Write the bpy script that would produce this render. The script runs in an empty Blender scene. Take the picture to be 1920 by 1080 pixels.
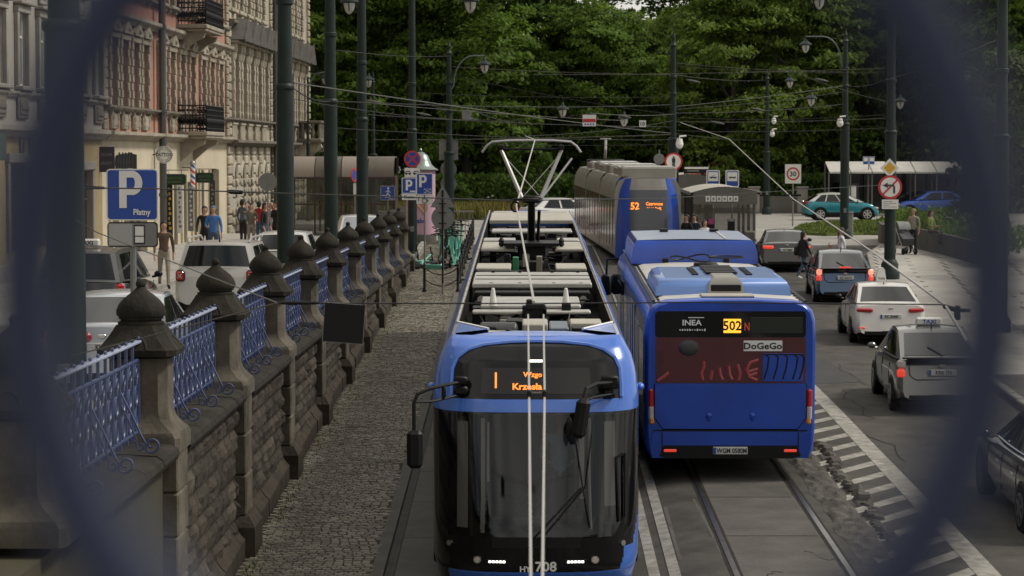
import bpy, bmesh, math, random
from mathutils import Vector, Matrix
R = math.radians
PI = math.pi
SC = bpy.context.scene
COL = SC.collection
# ---------------------------------------------------------------- camera, sky, sun, exposure
F = 4533.0                      # focal length in pixels of a 1920 wide picture (85 mm)
TH = math.atan(250.0 / F)       # the camera looks down by this angle; it stands at the origin, on the footbridge
cam_d = bpy.data.cameras.new('camera')
cam = bpy.data.objects.new('camera', cam_d); COL.objects.link(cam)
cam.location = (0, 0, 0); cam.rotation_euler = (PI / 2 - TH, 0, 0)
cam_d.lens = 85.0; cam_d.sensor_width = 36.0
cam_d.clip_start = 0.05; cam_d.clip_end = 2000
cam_d.dof.use_dof = True; cam_d.dof.focus_distance = 37.0; cam_d.dof.aperture_fstop = 5.6
SC.camera = cam
SUN_EL, SUN_AZ = R(48), R(82)   # azimuth clockwise from the view direction (+Y)
wd = bpy.data.worlds.new('World'); SC.world = wd; wd.use_nodes = True
wn = wd.node_tree.nodes; wl = wd.node_tree.links
wn.clear()
w_out = wn.new('ShaderNodeOutputWorld'); w_bg = wn.new('ShaderNodeBackground')
w_sky = wn.new('ShaderNodeTexSky'); w_sky.sky_type = 'NISHITA'; w_sky.sun_disc = False
w_sky.sun_elevation = SUN_EL; w_sky.sun_rotation = SUN_AZ
w_tc = wn.new('ShaderNodeTexCoord'); w_no = wn.new('ShaderNodeTexNoise')
w_no.inputs['Scale'].default_value = 3.2; w_no.inputs['Detail'].default_value = 6; w_no.inputs['Roughness'].default_value = 0.55
w_rp = wn.new('ShaderNodeValToRGB')
w_rp.color_ramp.elements[0].position = 0.36; w_rp.color_ramp.elements[0].color = (0.45, 0.45, 0.45, 1)
w_rp.color_ramp.elements[1].position = 0.52; w_rp.color_ramp.elements[1].color = (1, 1, 1, 1)
w_n2 = wn.new('ShaderNodeTexNoise'); w_n2.inputs['Scale'].default_value = 6.5; w_n2.inputs['Detail'].default_value = 4
w_r2 = wn.new('ShaderNodeValToRGB')
w_r2.color_ramp.elements[0].position = 0.3; w_r2.color_ramp.elements[0].color = (3.3, 3.2, 3.05, 1)
w_r2.color_ramp.elements[1].position = 0.7; w_r2.color_ramp.elements[1].color = (12.5, 12.0, 11.0, 1)
w_mx = wn.new('ShaderNodeMix'); w_mx.data_type = 'RGBA'
wl.new(w_tc.outputs['Generated'], w_no.inputs['Vector']); wl.new(w_tc.outputs['Generated'], w_n2.inputs['Vector'])
wl.new(w_no.outputs['Fac'], w_rp.inputs['Fac']); wl.new(w_n2.outputs['Fac'], w_r2.inputs['Fac'])
wl.new(w_rp.outputs['Color'], w_mx.inputs['Factor']); wl.new(w_sky.outputs['Color'], w_mx.inputs['A']); wl.new(w_r2.outputs['Color'], w_mx.inputs['B'])
wl.new(w_mx.outputs['Result'], w_bg.inputs['Color']); w_bg.inputs['Strength'].default_value = 0.075
wl.new(w_bg.outputs['Background'], w_out.inputs['Surface'])
sun_d = bpy.data.lights.new('sun', 'SUN'); sun = bpy.data.objects.new('sun', sun_d); COL.objects.link(sun)
sun_d.energy = 2.0; sun_d.angle = R(10); sun_d.color = (1.0, 0.95, 0.86)
_sd = Vector((math.sin(SUN_AZ) * math.cos(SUN_EL), math.cos(SUN_AZ) * math.cos(SUN_EL), math.sin(SUN_EL)))
sun.rotation_euler = _sd.to_track_quat('Z', 'Y').to_euler(); sun.location = (30, 20, 60)
SC.view_settings.view_transform = 'Standard'; SC.view_settings.look = 'None'
SC.view_settings.gamma = 1.0; SC.view_settings.exposure = 0.42; SC.view_settings.use_curve_mapping = False
try:
    SC.cycles.max_bounces = 6; SC.cycles.transparent_max_bounces = 12; SC.cycles.use_denoising = True
    SC.cycles.caustics_reflective = False; SC.cycles.caustics_refractive = False
except Exception:
    pass

def at(px, py, y):
    """the world point that the photograph shows at pixel (px, py), y metres ahead (survey of the photograph)"""
    d = Vector((0, math.cos(TH), -math.sin(TH))) + Vector((1, 0, 0)) * ((px - 960) / F) + Vector((0, math.sin(TH), math.cos(TH))) * ((540 - py) / F)
    return d * (y / d.y)

def interp(t, P):
    if t <= P[0][0]: return P[0][1]
    for (a, va), (b, vb) in zip(P, P[1:]):
        if t <= b:
            return va + (vb - va) * (t - a) / (b - a)
    return P[-1][1]
def sm(t):
    t = max(0.0, min(1.0, t)); return t * t * (3 - 2 * t)
ZL = [(-20, -6.2), (10, -6.0), (20, -5.7), (28, -5.4), (32, -5.3), (37.6, -5.18), (44.4, -5.03), (50, -4.9), (57, -4.76), (64, -4.62),
      (71, -4.44), (81, -4.1), (90, -3.9), (100, -3.75), (115, -3.6), (128, -3.55), (200, -3.5), (900, -3.5)]
def zr(x, y):
    """height of the carriageway: it dips towards the footbridge"""
    z = sum(interp(y + k, ZL) for k in (-3, 0, 3)) / 3
    return z + 0.15 * sm((x - 1.6) / 1.0) * (1 - sm((y - 45) / 20))
ZU = -3.5                       # the upper street behind the parapet
def upx(y): return -4.15        # where the upper street stops

# ---------------------------------------------------------------- materials
MATS = {}
def mat(name, col, rough=0.6, metal=0.0, var=0.0, scale=6.0, bump=0.0, bscale=40.0, coat=0.0, isl=0.0, orand=0.0, col2=None, sharp=0.0, spec=0.5, detail=5, world=True, emit=None, es=0.0, transl=0.0):
    if name in MATS: return MATS[name]
    m = bpy.data.materials.new(name); m.use_nodes = True; MATS[name] = m
    nt = m.node_tree; N = nt.nodes; L = nt.links
    b = N['Principled BSDF']
    c = (*col, 1)
    b.inputs['Base Color'].default_value = c; b.inputs['Roughness'].default_value = rough; b.inputs['Metallic'].default_value = metal
    b.inputs['Specular IOR Level'].default_value = spec
    if coat: b.inputs['Coat Weight'].default_value = coat; b.inputs['Coat Roughness'].default_value = 0.06
    if emit: b.inputs['Emission Color'].default_value = (*emit, 1); b.inputs['Emission Strength'].default_value = es
    out = None
    pos = None
    if var or bump or col2:
        if world:
            pos = N.new('ShaderNodeNewGeometry').outputs['Position']
        else:
            pos = N.new('ShaderNodeTexCoord').outputs['Object']
    if var or col2:
        n = N.new('ShaderNodeTexNoise'); n.inputs['Scale'].default_value = scale; n.inputs['Detail'].default_value = detail; n.inputs['Roughness'].default_value = 0.62
        L.new(pos, n.inputs['Vector'])
        r = N.new('ShaderNodeValToRGB')
        lo = 0.28 + sharp * 0.5; hi = 0.72 - sharp * 0.1
        r.color_ramp.elements[0].position = min(lo, hi - 0.02); r.color_ramp.elements[1].position = hi
        a2 = col2 if col2 else tuple(min(1, k * (1 + var)) for k in col)
        a1 = col if col2 else tuple(k * (1 - var) for k in col)
        r.color_ramp.elements[0].color = (*a1, 1); r.color_ramp.elements[1].color = (*a2, 1)
        L.new(n.outputs['Fac'], r.inputs['Fac']); out = r.outputs['Color']
    if isl or orand:
        src = N.new('ShaderNodeNewGeometry').outputs['Random Per Island'] if isl else N.new('ShaderNodeObjectInfo').outputs['Random']
        a = isl or orand
        mr = N.new('ShaderNodeMapRange'); mr.inputs['To Min'].default_value = 1 - a; mr.inputs['To Max'].default_value = 1 + a
        L.new(src, mr.inputs['Value'])
        hs = N.new('ShaderNodeHueSaturation'); hs.inputs['Color'].default_value = c
        if out: L.new(out, hs.inputs['Color'])
        L.new(mr.outputs['Result'], hs.inputs['Value']); out = hs.outputs['Color']
    if out: L.new(out, b.inputs['Base Color'])
    if bump:
        nb = N.new('ShaderNodeTexNoise'); nb.inputs['Scale'].default_value = bscale; nb.inputs['Detail'].default_value = 4
        L.new(pos, nb.inputs['Vector'])
        bp = N.new('ShaderNodeBump'); bp.inputs['Strength'].default_value = min(1, bump); bp.inputs['Distance'].default_value = 0.02
        L.new(nb.outputs['Fac'], bp.inputs['Height']); L.new(bp.outputs['Normal'], b.inputs['Normal'])
    if transl:
        tb = N.new('ShaderNodeBsdfTranslucent'); ms = N.new('ShaderNodeMixShader'); ms.inputs['Fac'].default_value = transl
        if out: L.new(out, tb.inputs['Color'])
        else: tb.inputs['Color'].default_value = c
        L.new(b.outputs['BSDF'], ms.inputs[1]); L.new(tb.outputs['BSDF'], ms.inputs[2])
        L.new(ms.outputs['Shader'], N['Material Output'].inputs['Surface'])
    return m
def glass(name, tint, clear):
    """window glass: part clear, part tinted film, with a Fresnel gloss"""
    if name in MATS: return MATS[name]
    m = bpy.data.materials.new(name); m.use_nodes = True; MATS[name] = m
    N = m.node_tree.nodes; L = m.node_tree.links; N.clear()
    o = N.new('ShaderNodeOutputMaterial'); tr = N.new('ShaderNodeBsdfTransparent'); tr.inputs['Color'].default_value = (clear, clear, clear, 1)
    df = N.new('ShaderNodeBsdfDiffuse'); df.inputs['Color'].default_value = (*tint, 1)
    m1 = N.new('ShaderNodeMixShader'); m1.inputs['Fac'].default_value = clear
    gl = N.new('ShaderNodeBsdfGlossy'); gl.inputs['Roughness'].default_value = 0.04; gl.inputs['Color'].default_value = (0.9, 0.93, 0.95, 1)
    fr = N.new('ShaderNodeFresnel'); fr.inputs['IOR'].default_value = 1.5
    m2 = N.new('ShaderNodeMixShader')
    L.new(df.outputs[0], m1.inputs[1]); L.new(tr.outputs[0], m1.inputs[2]); L.new(fr.outputs[0], m2.inputs['Fac'])
    L.new(m1.outputs[0], m2.inputs[1]); L.new(gl.outputs[0], m2.inputs[2]); L.new(m2.outputs[0], o.inputs['Surface'])
    return m
M = {}
M['asphalt'] = mat('asphalt', (0.06, 0.055, 0.047), 0.8, var=0.45, scale=1.7, detail=12, bump=0.5, bscale=70, spec=0.3)
M['asphalt2'] = mat('asphalt_patch', (0.078, 0.071, 0.06), 0.85, var=0.3, scale=1.6, bump=0.5, bscale=50)
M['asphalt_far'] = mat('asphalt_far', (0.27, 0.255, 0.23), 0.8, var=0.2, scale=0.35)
M['concrete'] = mat('concrete', (0.085, 0.078, 0.066), 0.8, var=0.3, scale=1.3, bump=0.25, bscale=45)
M['concrete_dark'] = mat('concrete_dark', (0.05, 0.045, 0.04), 0.85, var=0.4, scale=2)
M['paving'] = mat('paving', (0.33, 0.312, 0.278), 0.75, var=0.18, scale=0.8, orand=0.14)
M['kerb'] = mat('kerb', (0.28, 0.265, 0.235), 0.75, var=0.25, scale=1.2, orand=0.1)
M['cobble'] = mat('cobble', (0.185, 0.165, 0.126), 0.7, var=0.25, scale=1.1, isl=0.35)
M['cobble_one'] = mat('cobble_one', (0.185, 0.165, 0.126), 0.7, var=0.25, scale=1.1, orand=0.35)
M['mortar'] = mat('mortar', (0.06, 0.053, 0.04), 0.95, spec=0.1, var=0.4, scale=3, col2=(0.07, 0.066, 0.04))
M['line'] = mat('road_paint', (0.16, 0.15, 0.13), 0.75, col2=(0.4, 0.38, 0.335), scale=5, sharp=0.1, detail=8)
M['rail'] = mat('rail_steel', (0.3, 0.29, 0.28), 0.34, 1.0, var=0.2, scale=4)
M['rail_dark'] = mat('rail_dark', (0.025, 0.021, 0.017), 0.8, 0.0, spec=0.2, var=0.3, scale=5)
M['stone_dark'] = mat('stone_dark', (0.026, 0.0228, 0.018), 0.9, spec=0.2, var=0.5, scale=3.2, bump=0.5, bscale=26, sharp=0.05)
M['stone_mid'] = mat('stone_mid', (0.045, 0.039, 0.03), 0.9, spec=0.2, col2=(0.155, 0.136, 0.105), scale=2.1, bump=0.4, bscale=22)
M['stone_wall'] = mat('stone_wall', (0.022, 0.019, 0.0155), 0.9, spec=0.2, col2=(0.08, 0.068, 0.053), scale=3.2, bump=1.0, bscale=11, orand=0.35)
M['stone_plinth'] = mat('stone_plinth', (0.028, 0.0235, 0.018), 0.9, spec=0.2, col2=(0.07, 0.058, 0.043), scale=3, bump=0.9, bscale=14)
M['blue_iron'] = mat('blue_iron', (0.052, 0.073, 0.165), 0.42, var=0.3, scale=9, spec=0.6)
M['blue_rail_near'] = mat('blue_railing_paint', (0.02, 0.029, 0.068), 0.4, var=0.15, scale=30, spec=0.4)
M['green_pole'] = mat('green_pole', (0.012, 0.023, 0.019), 0.5, spec=0.3, var=0.25, scale=3)
M['black_iron'] = mat('black_iron', (0.008, 0.008, 0.008), 0.5, spec=0.25)
M['wire'] = mat('wire_dark', (0.02, 0.019, 0.018), 0.6, 0.2)
M['wire_pale'] = mat('wire_pale', (0.1, 0.097, 0.085), 0.45, 0.2)
M['wire_white'] = mat('contact_wire', (0.46, 0.44, 0.4), 0.4, 0.1)
M['tram_blue'] = mat('tram_blue', (0.045, 0.15, 0.56), 0.28, coat=0.6, var=0.06, scale=2)
M['bus_blue'] = mat('bus_blue', (0.009, 0.06, 0.39), 0.3, coat=0.4, var=0.22, scale=1.1)
M['tram_grey'] = mat('tram_grey', (0.3, 0.285, 0.25), 0.4, coat=0.3, var=0.12, scale=1.5)
M['white_paint'] = mat('white_paint', (0.72, 0.71, 0.68), 0.35, coat=0.3, var=0.08, scale=1.2)
M['roof_white'] = mat('roof_white', (0.6, 0.58, 0.53), 0.5, col2=(0.44, 0.42, 0.37), scale=1.4)
M['black_gloss'] = mat('black_gloss', (0.005, 0.005, 0.006), 0.12, spec=0.35, coat=0.1)
M['black_plastic'] = mat('black_plastic', (0.007, 0.007, 0.007), 0.5, spec=0.25)
M['rubber'] = mat('rubber', (0.01, 0.0095, 0.009), 0.8, spec=0.2)
M['well'] = mat('roof_well', (0.009, 0.0085, 0.008), 0.9, spec=0.1, var=0.4, scale=4)
M['alu'] = mat('aluminium', (0.5, 0.49, 0.46), 0.42, 0.35, col2=(0.36, 0.34, 0.3), scale=2.5)
M['beige_box'] = mat('beige_box', (0.4, 0.375, 0.315), 0.6, var=0.18, scale=2.5)
M['steel'] = mat('steel', (0.42, 0.41, 0.4), 0.45, 0.6)
M['chrome'] = mat('chrome', (0.7, 0.7, 0.7), 0.12, 1.0)
M['glass'] = mat('dark_glass', (0.006, 0.007, 0.008), 0.05, spec=0.5)
M['glass_house'] = mat('house_glass', (0.02, 0.021, 0.022), 0.15, spec=0.35)
M['glass_grey'] = mat('grey_glass', (0.1, 0.1, 0.09), 0.12, spec=0.6)  # grey-beige reflection in the bus side windows, put into the glass colour
M['windscreen'] = glass('windscreen_glass', (0.006, 0.0065, 0.0065), 0.75)
M['shelter_glass'] = glass('shelter_glass', (0.12, 0.11, 0.08), 0.75)
M['led'] = mat('led_amber', (0.3, 0.07, 0.01), 0.5, emit=(1.0, 0.24, 0.03), es=1.5)
M['led_y'] = mat('led_yellow', (0.3, 0.15, 0.02), 0.5, emit=(1.0, 0.42, 0.03), es=1.3)
M['led_w'] = mat('led_white', (0.6, 0.6, 0.6), 0.4, emit=(1, 0.95, 0.85), es=2.2)
M['led_dim'] = mat('led_dim', (0.12, 0.03, 0.01), 0.5, emit=(0.8, 0.12, 0.04), es=0.18)
M['red_lamp'] = mat('red_lamp', (0.42, 0.012, 0.014), 0.15, coat=0.8)
M['red_lit'] = mat('red_lit', (0.6, 0.08, 0.06), 0.2, emit=(1, 0.06, 0.03), es=0.4, coat=0.6)
M['clear_lamp'] = mat('clear_lamp', (0.5, 0.45, 0.42), 0.12, coat=0.8)
M['orange'] = mat('orange_lamp', (0.7, 0.25, 0.03), 0.3)
M['sign_blue'] = mat('sign_blue', (0.012, 0.06, 0.33), 0.4, var=0.05)
M['sign_white'] = mat('sign_white', (0.74, 0.73, 0.69), 0.5, var=0.05, scale=3)
M['sign_red'] = mat('sign_red', (0.5, 0.025, 0.03), 0.45)
M['sign_black'] = mat('sign_black', (0.012, 0.012, 0.012), 0.5)
M['sign_yellow'] = mat('sign_yellow', (0.65, 0.36, 0.02), 0.45)
M['sign_grey'] = mat('sign_back', (0.2, 0.2, 0.19), 0.5, 0.3, var=0.15, scale=3)
M['post_grey'] = mat('post_grey', (0.2, 0.2, 0.19), 0.5, 0.4)
M['plate'] = mat('number_plate', (0.6, 0.6, 0.56), 0.45)
M['plaster_a'] = mat('plaster_grey', (0.25, 0.23, 0.2), 0.85, col2=(0.34, 0.315, 0.28), scale=0.8, bump=0.15)
M['trim_a'] = mat('trim_pale', (0.32, 0.298, 0.262), 0.8, col2=(0.19, 0.172, 0.148), scale=1.5)
M['ochre'] = mat('plaster_ochre', (0.33, 0.255, 0.13), 0.85, var=0.15, scale=1.0)
M['plaster_b'] = mat('plaster_pink', (0.44, 0.225, 0.16), 0.85, col2=(0.33, 0.17, 0.122), scale=0.8)
M['trim_b'] = mat('trim_stone', (0.4, 0.355, 0.28), 0.85, col2=(0.2, 0.175, 0.135), scale=1.4, bump=0.2)
M['cream'] = mat('plaster_cream', (0.52, 0.455, 0.335), 0.85, var=0.14, scale=0.7)
M['stone_c'] = mat('facade_stone', (0.46, 0.41, 0.32), 0.85, col2=(0.28, 0.248, 0.19), scale=1.1, bump=0.2)
M['stone_c1'] = mat('facade_block', (0.47, 0.42, 0.32), 0.85, col2=(0.3, 0.265, 0.2), scale=1.1, orand=0.18)
M['soot'] = mat('sooty_stone', (0.1, 0.088, 0.07), 0.9, col2=(0.19, 0.165, 0.13), scale=2.0)
M['zinc'] = mat('zinc_sheet', (0.14, 0.13, 0.12), 0.5, 0.4, var=0.25, scale=2)
M['pipe'] = mat('downpipe', (0.075, 0.075, 0.075), 0.5, 0.3)
M['wood_dark'] = mat('door_wood', (0.07, 0.05, 0.032), 0.6, var=0.3, scale=3)
M['blind'] = mat('roller_blind', (0.2, 0.185, 0.15), 0.8, var=0.15, scale=1)
M['shop_dark'] = mat('shop_dark', (0.01, 0.01, 0.01), 0.4)
M['purple'] = mat('sign_purple', (0.028, 0.022, 0.032), 0.6)
M['sign_green'] = mat('sign_dark_green', (0.008, 0.026, 0.014), 0.5)
M['brown_roof'] = mat('brown_roof', (0.11, 0.09, 0.07), 0.5, var=0.25, scale=1)
M['shelter_roof'] = mat('shelter_roof', (0.4, 0.375, 0.32), 0.55, var=0.2, scale=1)
M['shelter_grey'] = mat('shelter_grey', (0.12, 0.11, 0.095), 0.5, var=0.2, scale=1)
M['verdigris'] = mat('verdigris', (0.16, 0.2, 0.18), 0.35, 0.5, col2=(0.3, 0.34, 0.32), scale=3)
M['poster_pink'] = mat('poster_pink', (0.55, 0.34, 0.43), 0.6)
M['skin'] = mat('skin', (0.42, 0.24, 0.17), 0.6)
M['grass'] = mat('grass', (0.12, 0.16, 0.03), 0.9, isl=0.4)
M['lawn'] = mat('lawn', (0.08, 0.11, 0.022), 0.95, col2=(0.12, 0.15, 0.035), scale=2.5)
M['flower'] = mat('flower_bed', (0.13, 0.135, 0.03), 0.9, isl=0.4, col2=(0.17, 0.13, 0.025), scale=0.5)
M['bark'] = mat('bark', (0.05, 0.042, 0.032), 0.9, var=0.3, scale=4)
for nm, c in (('leaf_dark', (0.095, 0.16, 0.03)), ('leaf_mid', (0.115, 0.185, 0.028)), ('leaf_light', (0.125, 0.185, 0.03)), ('leaf_deep', (0.085, 0.145, 0.03)), ('leaf_ivy', (0.075, 0.1, 0.04)), ('leaf_bush', (0.075, 0.13, 0.02))):
    M[nm] = mat(nm, tuple(k * 0.8 for k in c), 0.6, isl=0.35, col2=tuple(k * 1.35 for k in c), scale=0.33, detail=3, transl=0.55, spec=0.25)
def paint(name, col, rough=0.3, metal=0.0, coat=0.8): return mat(name, col, rough, metal, coat=coat)
def cloth(name, col): return mat('cloth_' + name, col, 0.85, var=0.2, scale=6)
# ---------------------------------------------------------------- mesh builder
class MB:
    def __init__(s): s.v = []; s.f = []; s.m = []; s.s = []
    def add(s, vs, fs, mi=0, smooth=False, X=None):
        o = len(s.v)
        if X is not None: vs = [X @ Vector(p) for p in vs]
        s.v.extend([tuple(p) for p in vs])
        for f in fs: s.f.append(tuple(i + o for i in f)); s.m.append(mi); s.s.append(smooth)
        return s
    def box(s, c, sz, mi=0, bev=0.0, X=None, taper=1.0):
        hx, hy, hz = sz[0] / 2, sz[1] / 2, sz[2] / 2
        b = min(bev, hx * .9, hy * .9, hz * .9)
        vs = []; fs = []
        T = Matrix.Translation(c)
        if X is not None: T = X @ T
        if b <= 0:
            for z in (-1, 1):
                t = taper if z > 0 else 1
                for x, y in ((-1, -1), (1, -1), (1, 1), (-1, 1)): vs.append((x * hx * t, y * hy * t, z * hz))
            fs = [(3, 2, 1, 0), (4, 5, 6, 7), (0, 1, 5, 4), (1, 2, 6, 5), (2, 3, 7, 6), (3, 0, 4, 7)]
        else:
            idx = {}
            for x in (-1, 1):
                for y in (-1, 1):
                    for z in (-1, 1):
                        t = taper if z > 0 else 1
                        for k in range(3):
                            p = [x * (hx - (b if k != 0 else 0)) * t, y * (hy - (b if k != 1 else 0)) * t, z * (hz - (b if k != 2 else 0))]
                            idx[(x, y, z, k)] = len(vs); vs.append(p)
            g = lambda x, y, z, k: idx[(x, y, z, k)]
            for q in (-1, 1):
                F1 = [g(q, -1, -1, 0), g(q, 1, -1, 0), g(q, 1, 1, 0), g(q, -1, 1, 0)]
                F2 = [g(-1, q, -1, 1), g(-1, q, 1, 1), g(1, q, 1, 1), g(1, q, -1, 1)]
                F3 = [g(-1, -1, q, 2), g(1, -1, q, 2), g(1, 1, q, 2), g(-1, 1, q, 2)]
                for Fq in (F1, F2, F3): fs.append(tuple(Fq if q > 0 else Fq[::-1]))
            for a in (-1, 1):
                for c2 in (-1, 1):
                    e = [g(a, c2, -1, 0), g(a, c2, 1, 0), g(a, c2, 1, 1), g(a, c2, -1, 1)]; fs.append(tuple(e if a * c2 < 0 else e[::-1]))
                    e = [g(a, -1, c2, 0), g(a, 1, c2, 0), g(a, 1, c2, 2), g(a, -1, c2, 2)]; fs.append(tuple(e if a * c2 > 0 else e[::-1]))
                    e = [g(-1, a, c2, 1), g(1, a, c2, 1), g(1, a, c2, 2), g(-1, a, c2, 2)]; fs.append(tuple(e if a * c2 < 0 else e[::-1]))
                    for z in (-1, 1):
                        e = [g(a, c2, z, 0), g(a, c2, z, 1), g(a, c2, z, 2)]; fs.append(tuple(e if a * c2 * z > 0 else e[::-1]))
        return s.add(vs, fs, mi, False, T)
    def tube(s, pts, r, n=6, mi=0, caps=True, smooth=True, X=None, closed=False):
        P = [Vector(p) for p in pts]; K = len(P)
        rs = r if isinstance(r, (list, tuple)) else [r] * K
        vs = []; fs = []
        u = None
        for i, p in enumerate(P):
            if closed: d = P[(i + 1) % K] - P[(i - 1) % K]
            else: d = (P[min(i + 1, K - 1)] - P[max(i - 1, 0)])
            if d.length < 1e-9: d = Vector((0, 0, 1))
            d.normalize()
            if u is None:
                a = Vector((0, 0, 1)) if abs(d.z) < 0.9 else Vector((1, 0, 0))
                u = a.cross(d).normalized()
            else:
                u = (u - d * u.dot(d))
                u = u.normalized() if u.length > 1e-6 else Vector((1, 0, 0)).cross(d).normalized()
            w = d.cross(u)
            for k in range(n):
                t = 2 * PI * k / n
                vs.append(p + (u * math.cos(t) + w * math.sin(t)) * rs[i])
        for i in range(K if closed else K - 1):
            j = (i + 1) % K
            for k in range(n):
                l = (k + 1) % n
                fs.append((i * n + k, i * n + l, j * n + l, j * n + k))
        s.add(vs, fs, mi, smooth, X)
        if caps and not closed:
            s.add(vs[:n], [tuple(range(n))[::-1]], mi, False, X); s.add(vs[-n:], [tuple(range(n))], mi, False, X)
        return s
    def cyl(s, a, b, r0, r1=None, n=10, mi=0, smooth=True, X=None):
        return s.tube([a, b], [r0, r0 if r1 is None else r1], n, mi, True, smooth, X)
    def lathe(s, prof, n=16, c=(0, 0, 0), mi=0, X=None, smooth=True, sq=0.0, rot=0.0):
        """profile [(r, z)]; sq > 0 blends the round section towards a square one"""
        vs = []; fs = []
        K = len(prof)
        for r, z in prof:
            for k in range(n):
                t = 2 * PI * (k + 0.5) / n + rot
                q = 1.0
                if sq: q = (1 - sq) + sq / max(abs(math.cos(t)), abs(math.sin(t)))
                vs.append((c[0] + r * q * math.cos(t), c[1] + r * q * math.sin(t), c[2] + z))
        for i in range(K - 1):
            for k in range(n):
                l = (k + 1) % n
                fs.append((i * n + k, i * n + l, (i + 1) * n + l, (i + 1) * n + k))
        fs.append(tuple(range(n))[::-1]); fs.append(tuple(range((K - 1) * n, K * n)))
        return s.add(vs, fs, mi, smooth, X)
    def loft(s, rings, mi=0, closed=True, caps=True, smooth=True, X=None, mis=None):
        n = len(rings[0]); K = len(rings)
        vs = [p for r in rings for p in r]; o = len(s.v)
        fs = []; mm = []
        for i in range(K - 1):
            for k in range(n if closed else n - 1):
                l = (k + 1) % n
                fs.append((i * n + k, i * n + l, (i + 1) * n + l, (i + 1) * n + k)); mm.append(mis(i, k) if mis else mi)
        s.add(vs, fs, mi, smooth, X)
        for q, a in enumerate(mm): s.m[len(s.m) - len(mm) + q] = a
        if caps and closed:
            s.add(rings[0], [tuple(range(n))[::-1]], mi, False, X); s.add(rings[-1], [tuple(range(n))], mi, False, X)
        return s
    def grid(s, fn, nu, nv, mi=0, smooth=True, X=None, back=0.0, skip=None):
        vs = []; fs = []
        for j in range(nv + 1):
            for i in range(nu + 1): vs.append(fn(i / nu, j / nv))
        for j in range(nv):
            for i in range(nu):
                if skip and skip(i, j): continue
                a = j * (nu + 1) + i
                fs.append((a, a + 1, a + nu + 2, a + nu + 1))
        return s.add(vs, fs, mi, smooth, X)
    def prism(s, poly, y0, y1, mi=0, X=None, smooth=False):
        """polygon in the x-z plane (counter-clockwise seen from -y), pushed from y0 (front, towards -y) to y1"""
        n = len(poly)
        vs = [(p[0], y0, p[1]) for p in poly] + [(p[0], y1, p[1]) for p in poly]
        fs = [tuple(range(n)), tuple(range(n, 2 * n))[::-1]] + [(i, n + i, n + (i + 1) % n, (i + 1) % n) for i in range(n)]
        return s.add(vs, fs, mi, smooth, X)
    def disc(s, c, r, y0, y1, n=24, mi=0, X=None, r_in=None):
        P = [(c[0] + r * math.cos(2 * PI * k / n), c[1] + r * math.sin(2 * PI * k / n)) for k in range(n)]
        if r_in is None: return s.prism(P, y0, y1, mi, X)
        Q = [(c[0] + r_in * math.cos(2 * PI * k / n), c[1] + r_in * math.sin(2 * PI * k / n)) for k in range(n)]
        vs = [(p[0], y0, p[1]) for p in P] + [(p[0], y0, p[1]) for p in Q] + [(p[0], y1, p[1]) for p in P] + [(p[0], y1, p[1]) for p in Q]
        fs = []
        for k in range(n):
            l = (k + 1) % n
            fs += [(k, l, n + l, n + k), (2 * n + l, 2 * n + k, 3 * n + k, 3 * n + l), (l, k, 2 * n + k, 2 * n + l), (n + k, n + l, 3 * n + l, 3 * n + k)]
        return s.add(vs, fs, mi, False, X)
    def ball(s, c, r, n=10, mi=0, X=None, sc=(1, 1, 1)):
        m = max(4, n // 2 + 1)
        prof = [(max(1e-4, r * math.sin(PI * i / m)), -r * math.cos(PI * i / m)) for i in range(m + 1)]
        T = Matrix.Translation(c) @ Matrix.Diagonal((*sc, 1))
        if X is not None: T = X @ T
        return s.lathe(prof, n, (0, 0, 0), mi, T)
    def text(s, t, h, c, mi=0, X=None, sx=1.0, depth=0.004, align='C'):
        vs, fs, w = TXT[t]
        T = Matrix.Translation(c) @ Matrix.Diagonal((h * sx, 1, h, 1))
        if align == 'L': T = T @ Matrix.Translation((w / 2, 0, 0))
        if X is not None: T = X @ T
        return s.add(vs, fs, mi, False, T)
    def mesh(s, name, mats, angle=38):
        me = bpy.data.meshes.new(name); me.from_pydata(s.v, [], s.f)
        for m in mats: me.materials.append(M[m] if isinstance(m, str) else m)
        if len(mats) > 1: me.polygons.foreach_set('material_index', s.m)
        if any(s.s):
            me.polygons.foreach_set('use_smooth', s.s)
            try: me.set_sharp_from_angle(angle=R(angle))
            except Exception: pass
        me.update(); return me
def obj(name, mb, mats, parent=None, loc=None, rot=None, kind=None):
    if isinstance(mats, str) or not isinstance(mats, (list, tuple)): mats = [mats]
    me = mb.mesh(name, mats) if isinstance(mb, MB) else mb
    o = bpy.data.objects.new(name, me); COL.objects.link(o)
    if parent is not None: o.parent = parent
    if loc is not None: o.location = loc
    if rot is not None: o.rotation_euler = rot
    if kind: o['kind'] = kind
    return o
def tag(o, label, cat, group=None):
    o['label'] = label; o['category'] = cat
    if group: o['group'] = group
    return o
def thing(name, label, cat, loc=(0, 0, 0), rot=(0, 0, 0), group=None):
    o = bpy.data.objects.new(name, None); COL.objects.link(o)
    o.empty_display_size = 0.2
    o.location = loc; o.rotation_euler = rot if isinstance(rot, (tuple, list)) else (0, 0, rot)
    return tag(o, label, cat, group)
KIDS = {}
def copy_thing(o, label=None, loc=None, rot=None, group=None, scale=None):
    def cp(a, par):
        c = a.copy(); COL.objects.link(c)
        if par is not None: c.parent = par
        for k in [q for q in a.children]: cp(k, c)
        return c
    c = cp(o, None)
    if label: c['label'] = label
    if loc is not None: c.location = loc
    if rot is not None: c.rotation_euler = rot if isinstance(rot, (tuple, list)) else (0, 0, rot)
    if scale is not None: c.scale = (scale, scale, scale)
    if group: c['group'] = group
    return c
def structure(name, mb, mats, **k): return obj(name, mb, mats, kind='structure', **k)

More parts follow.
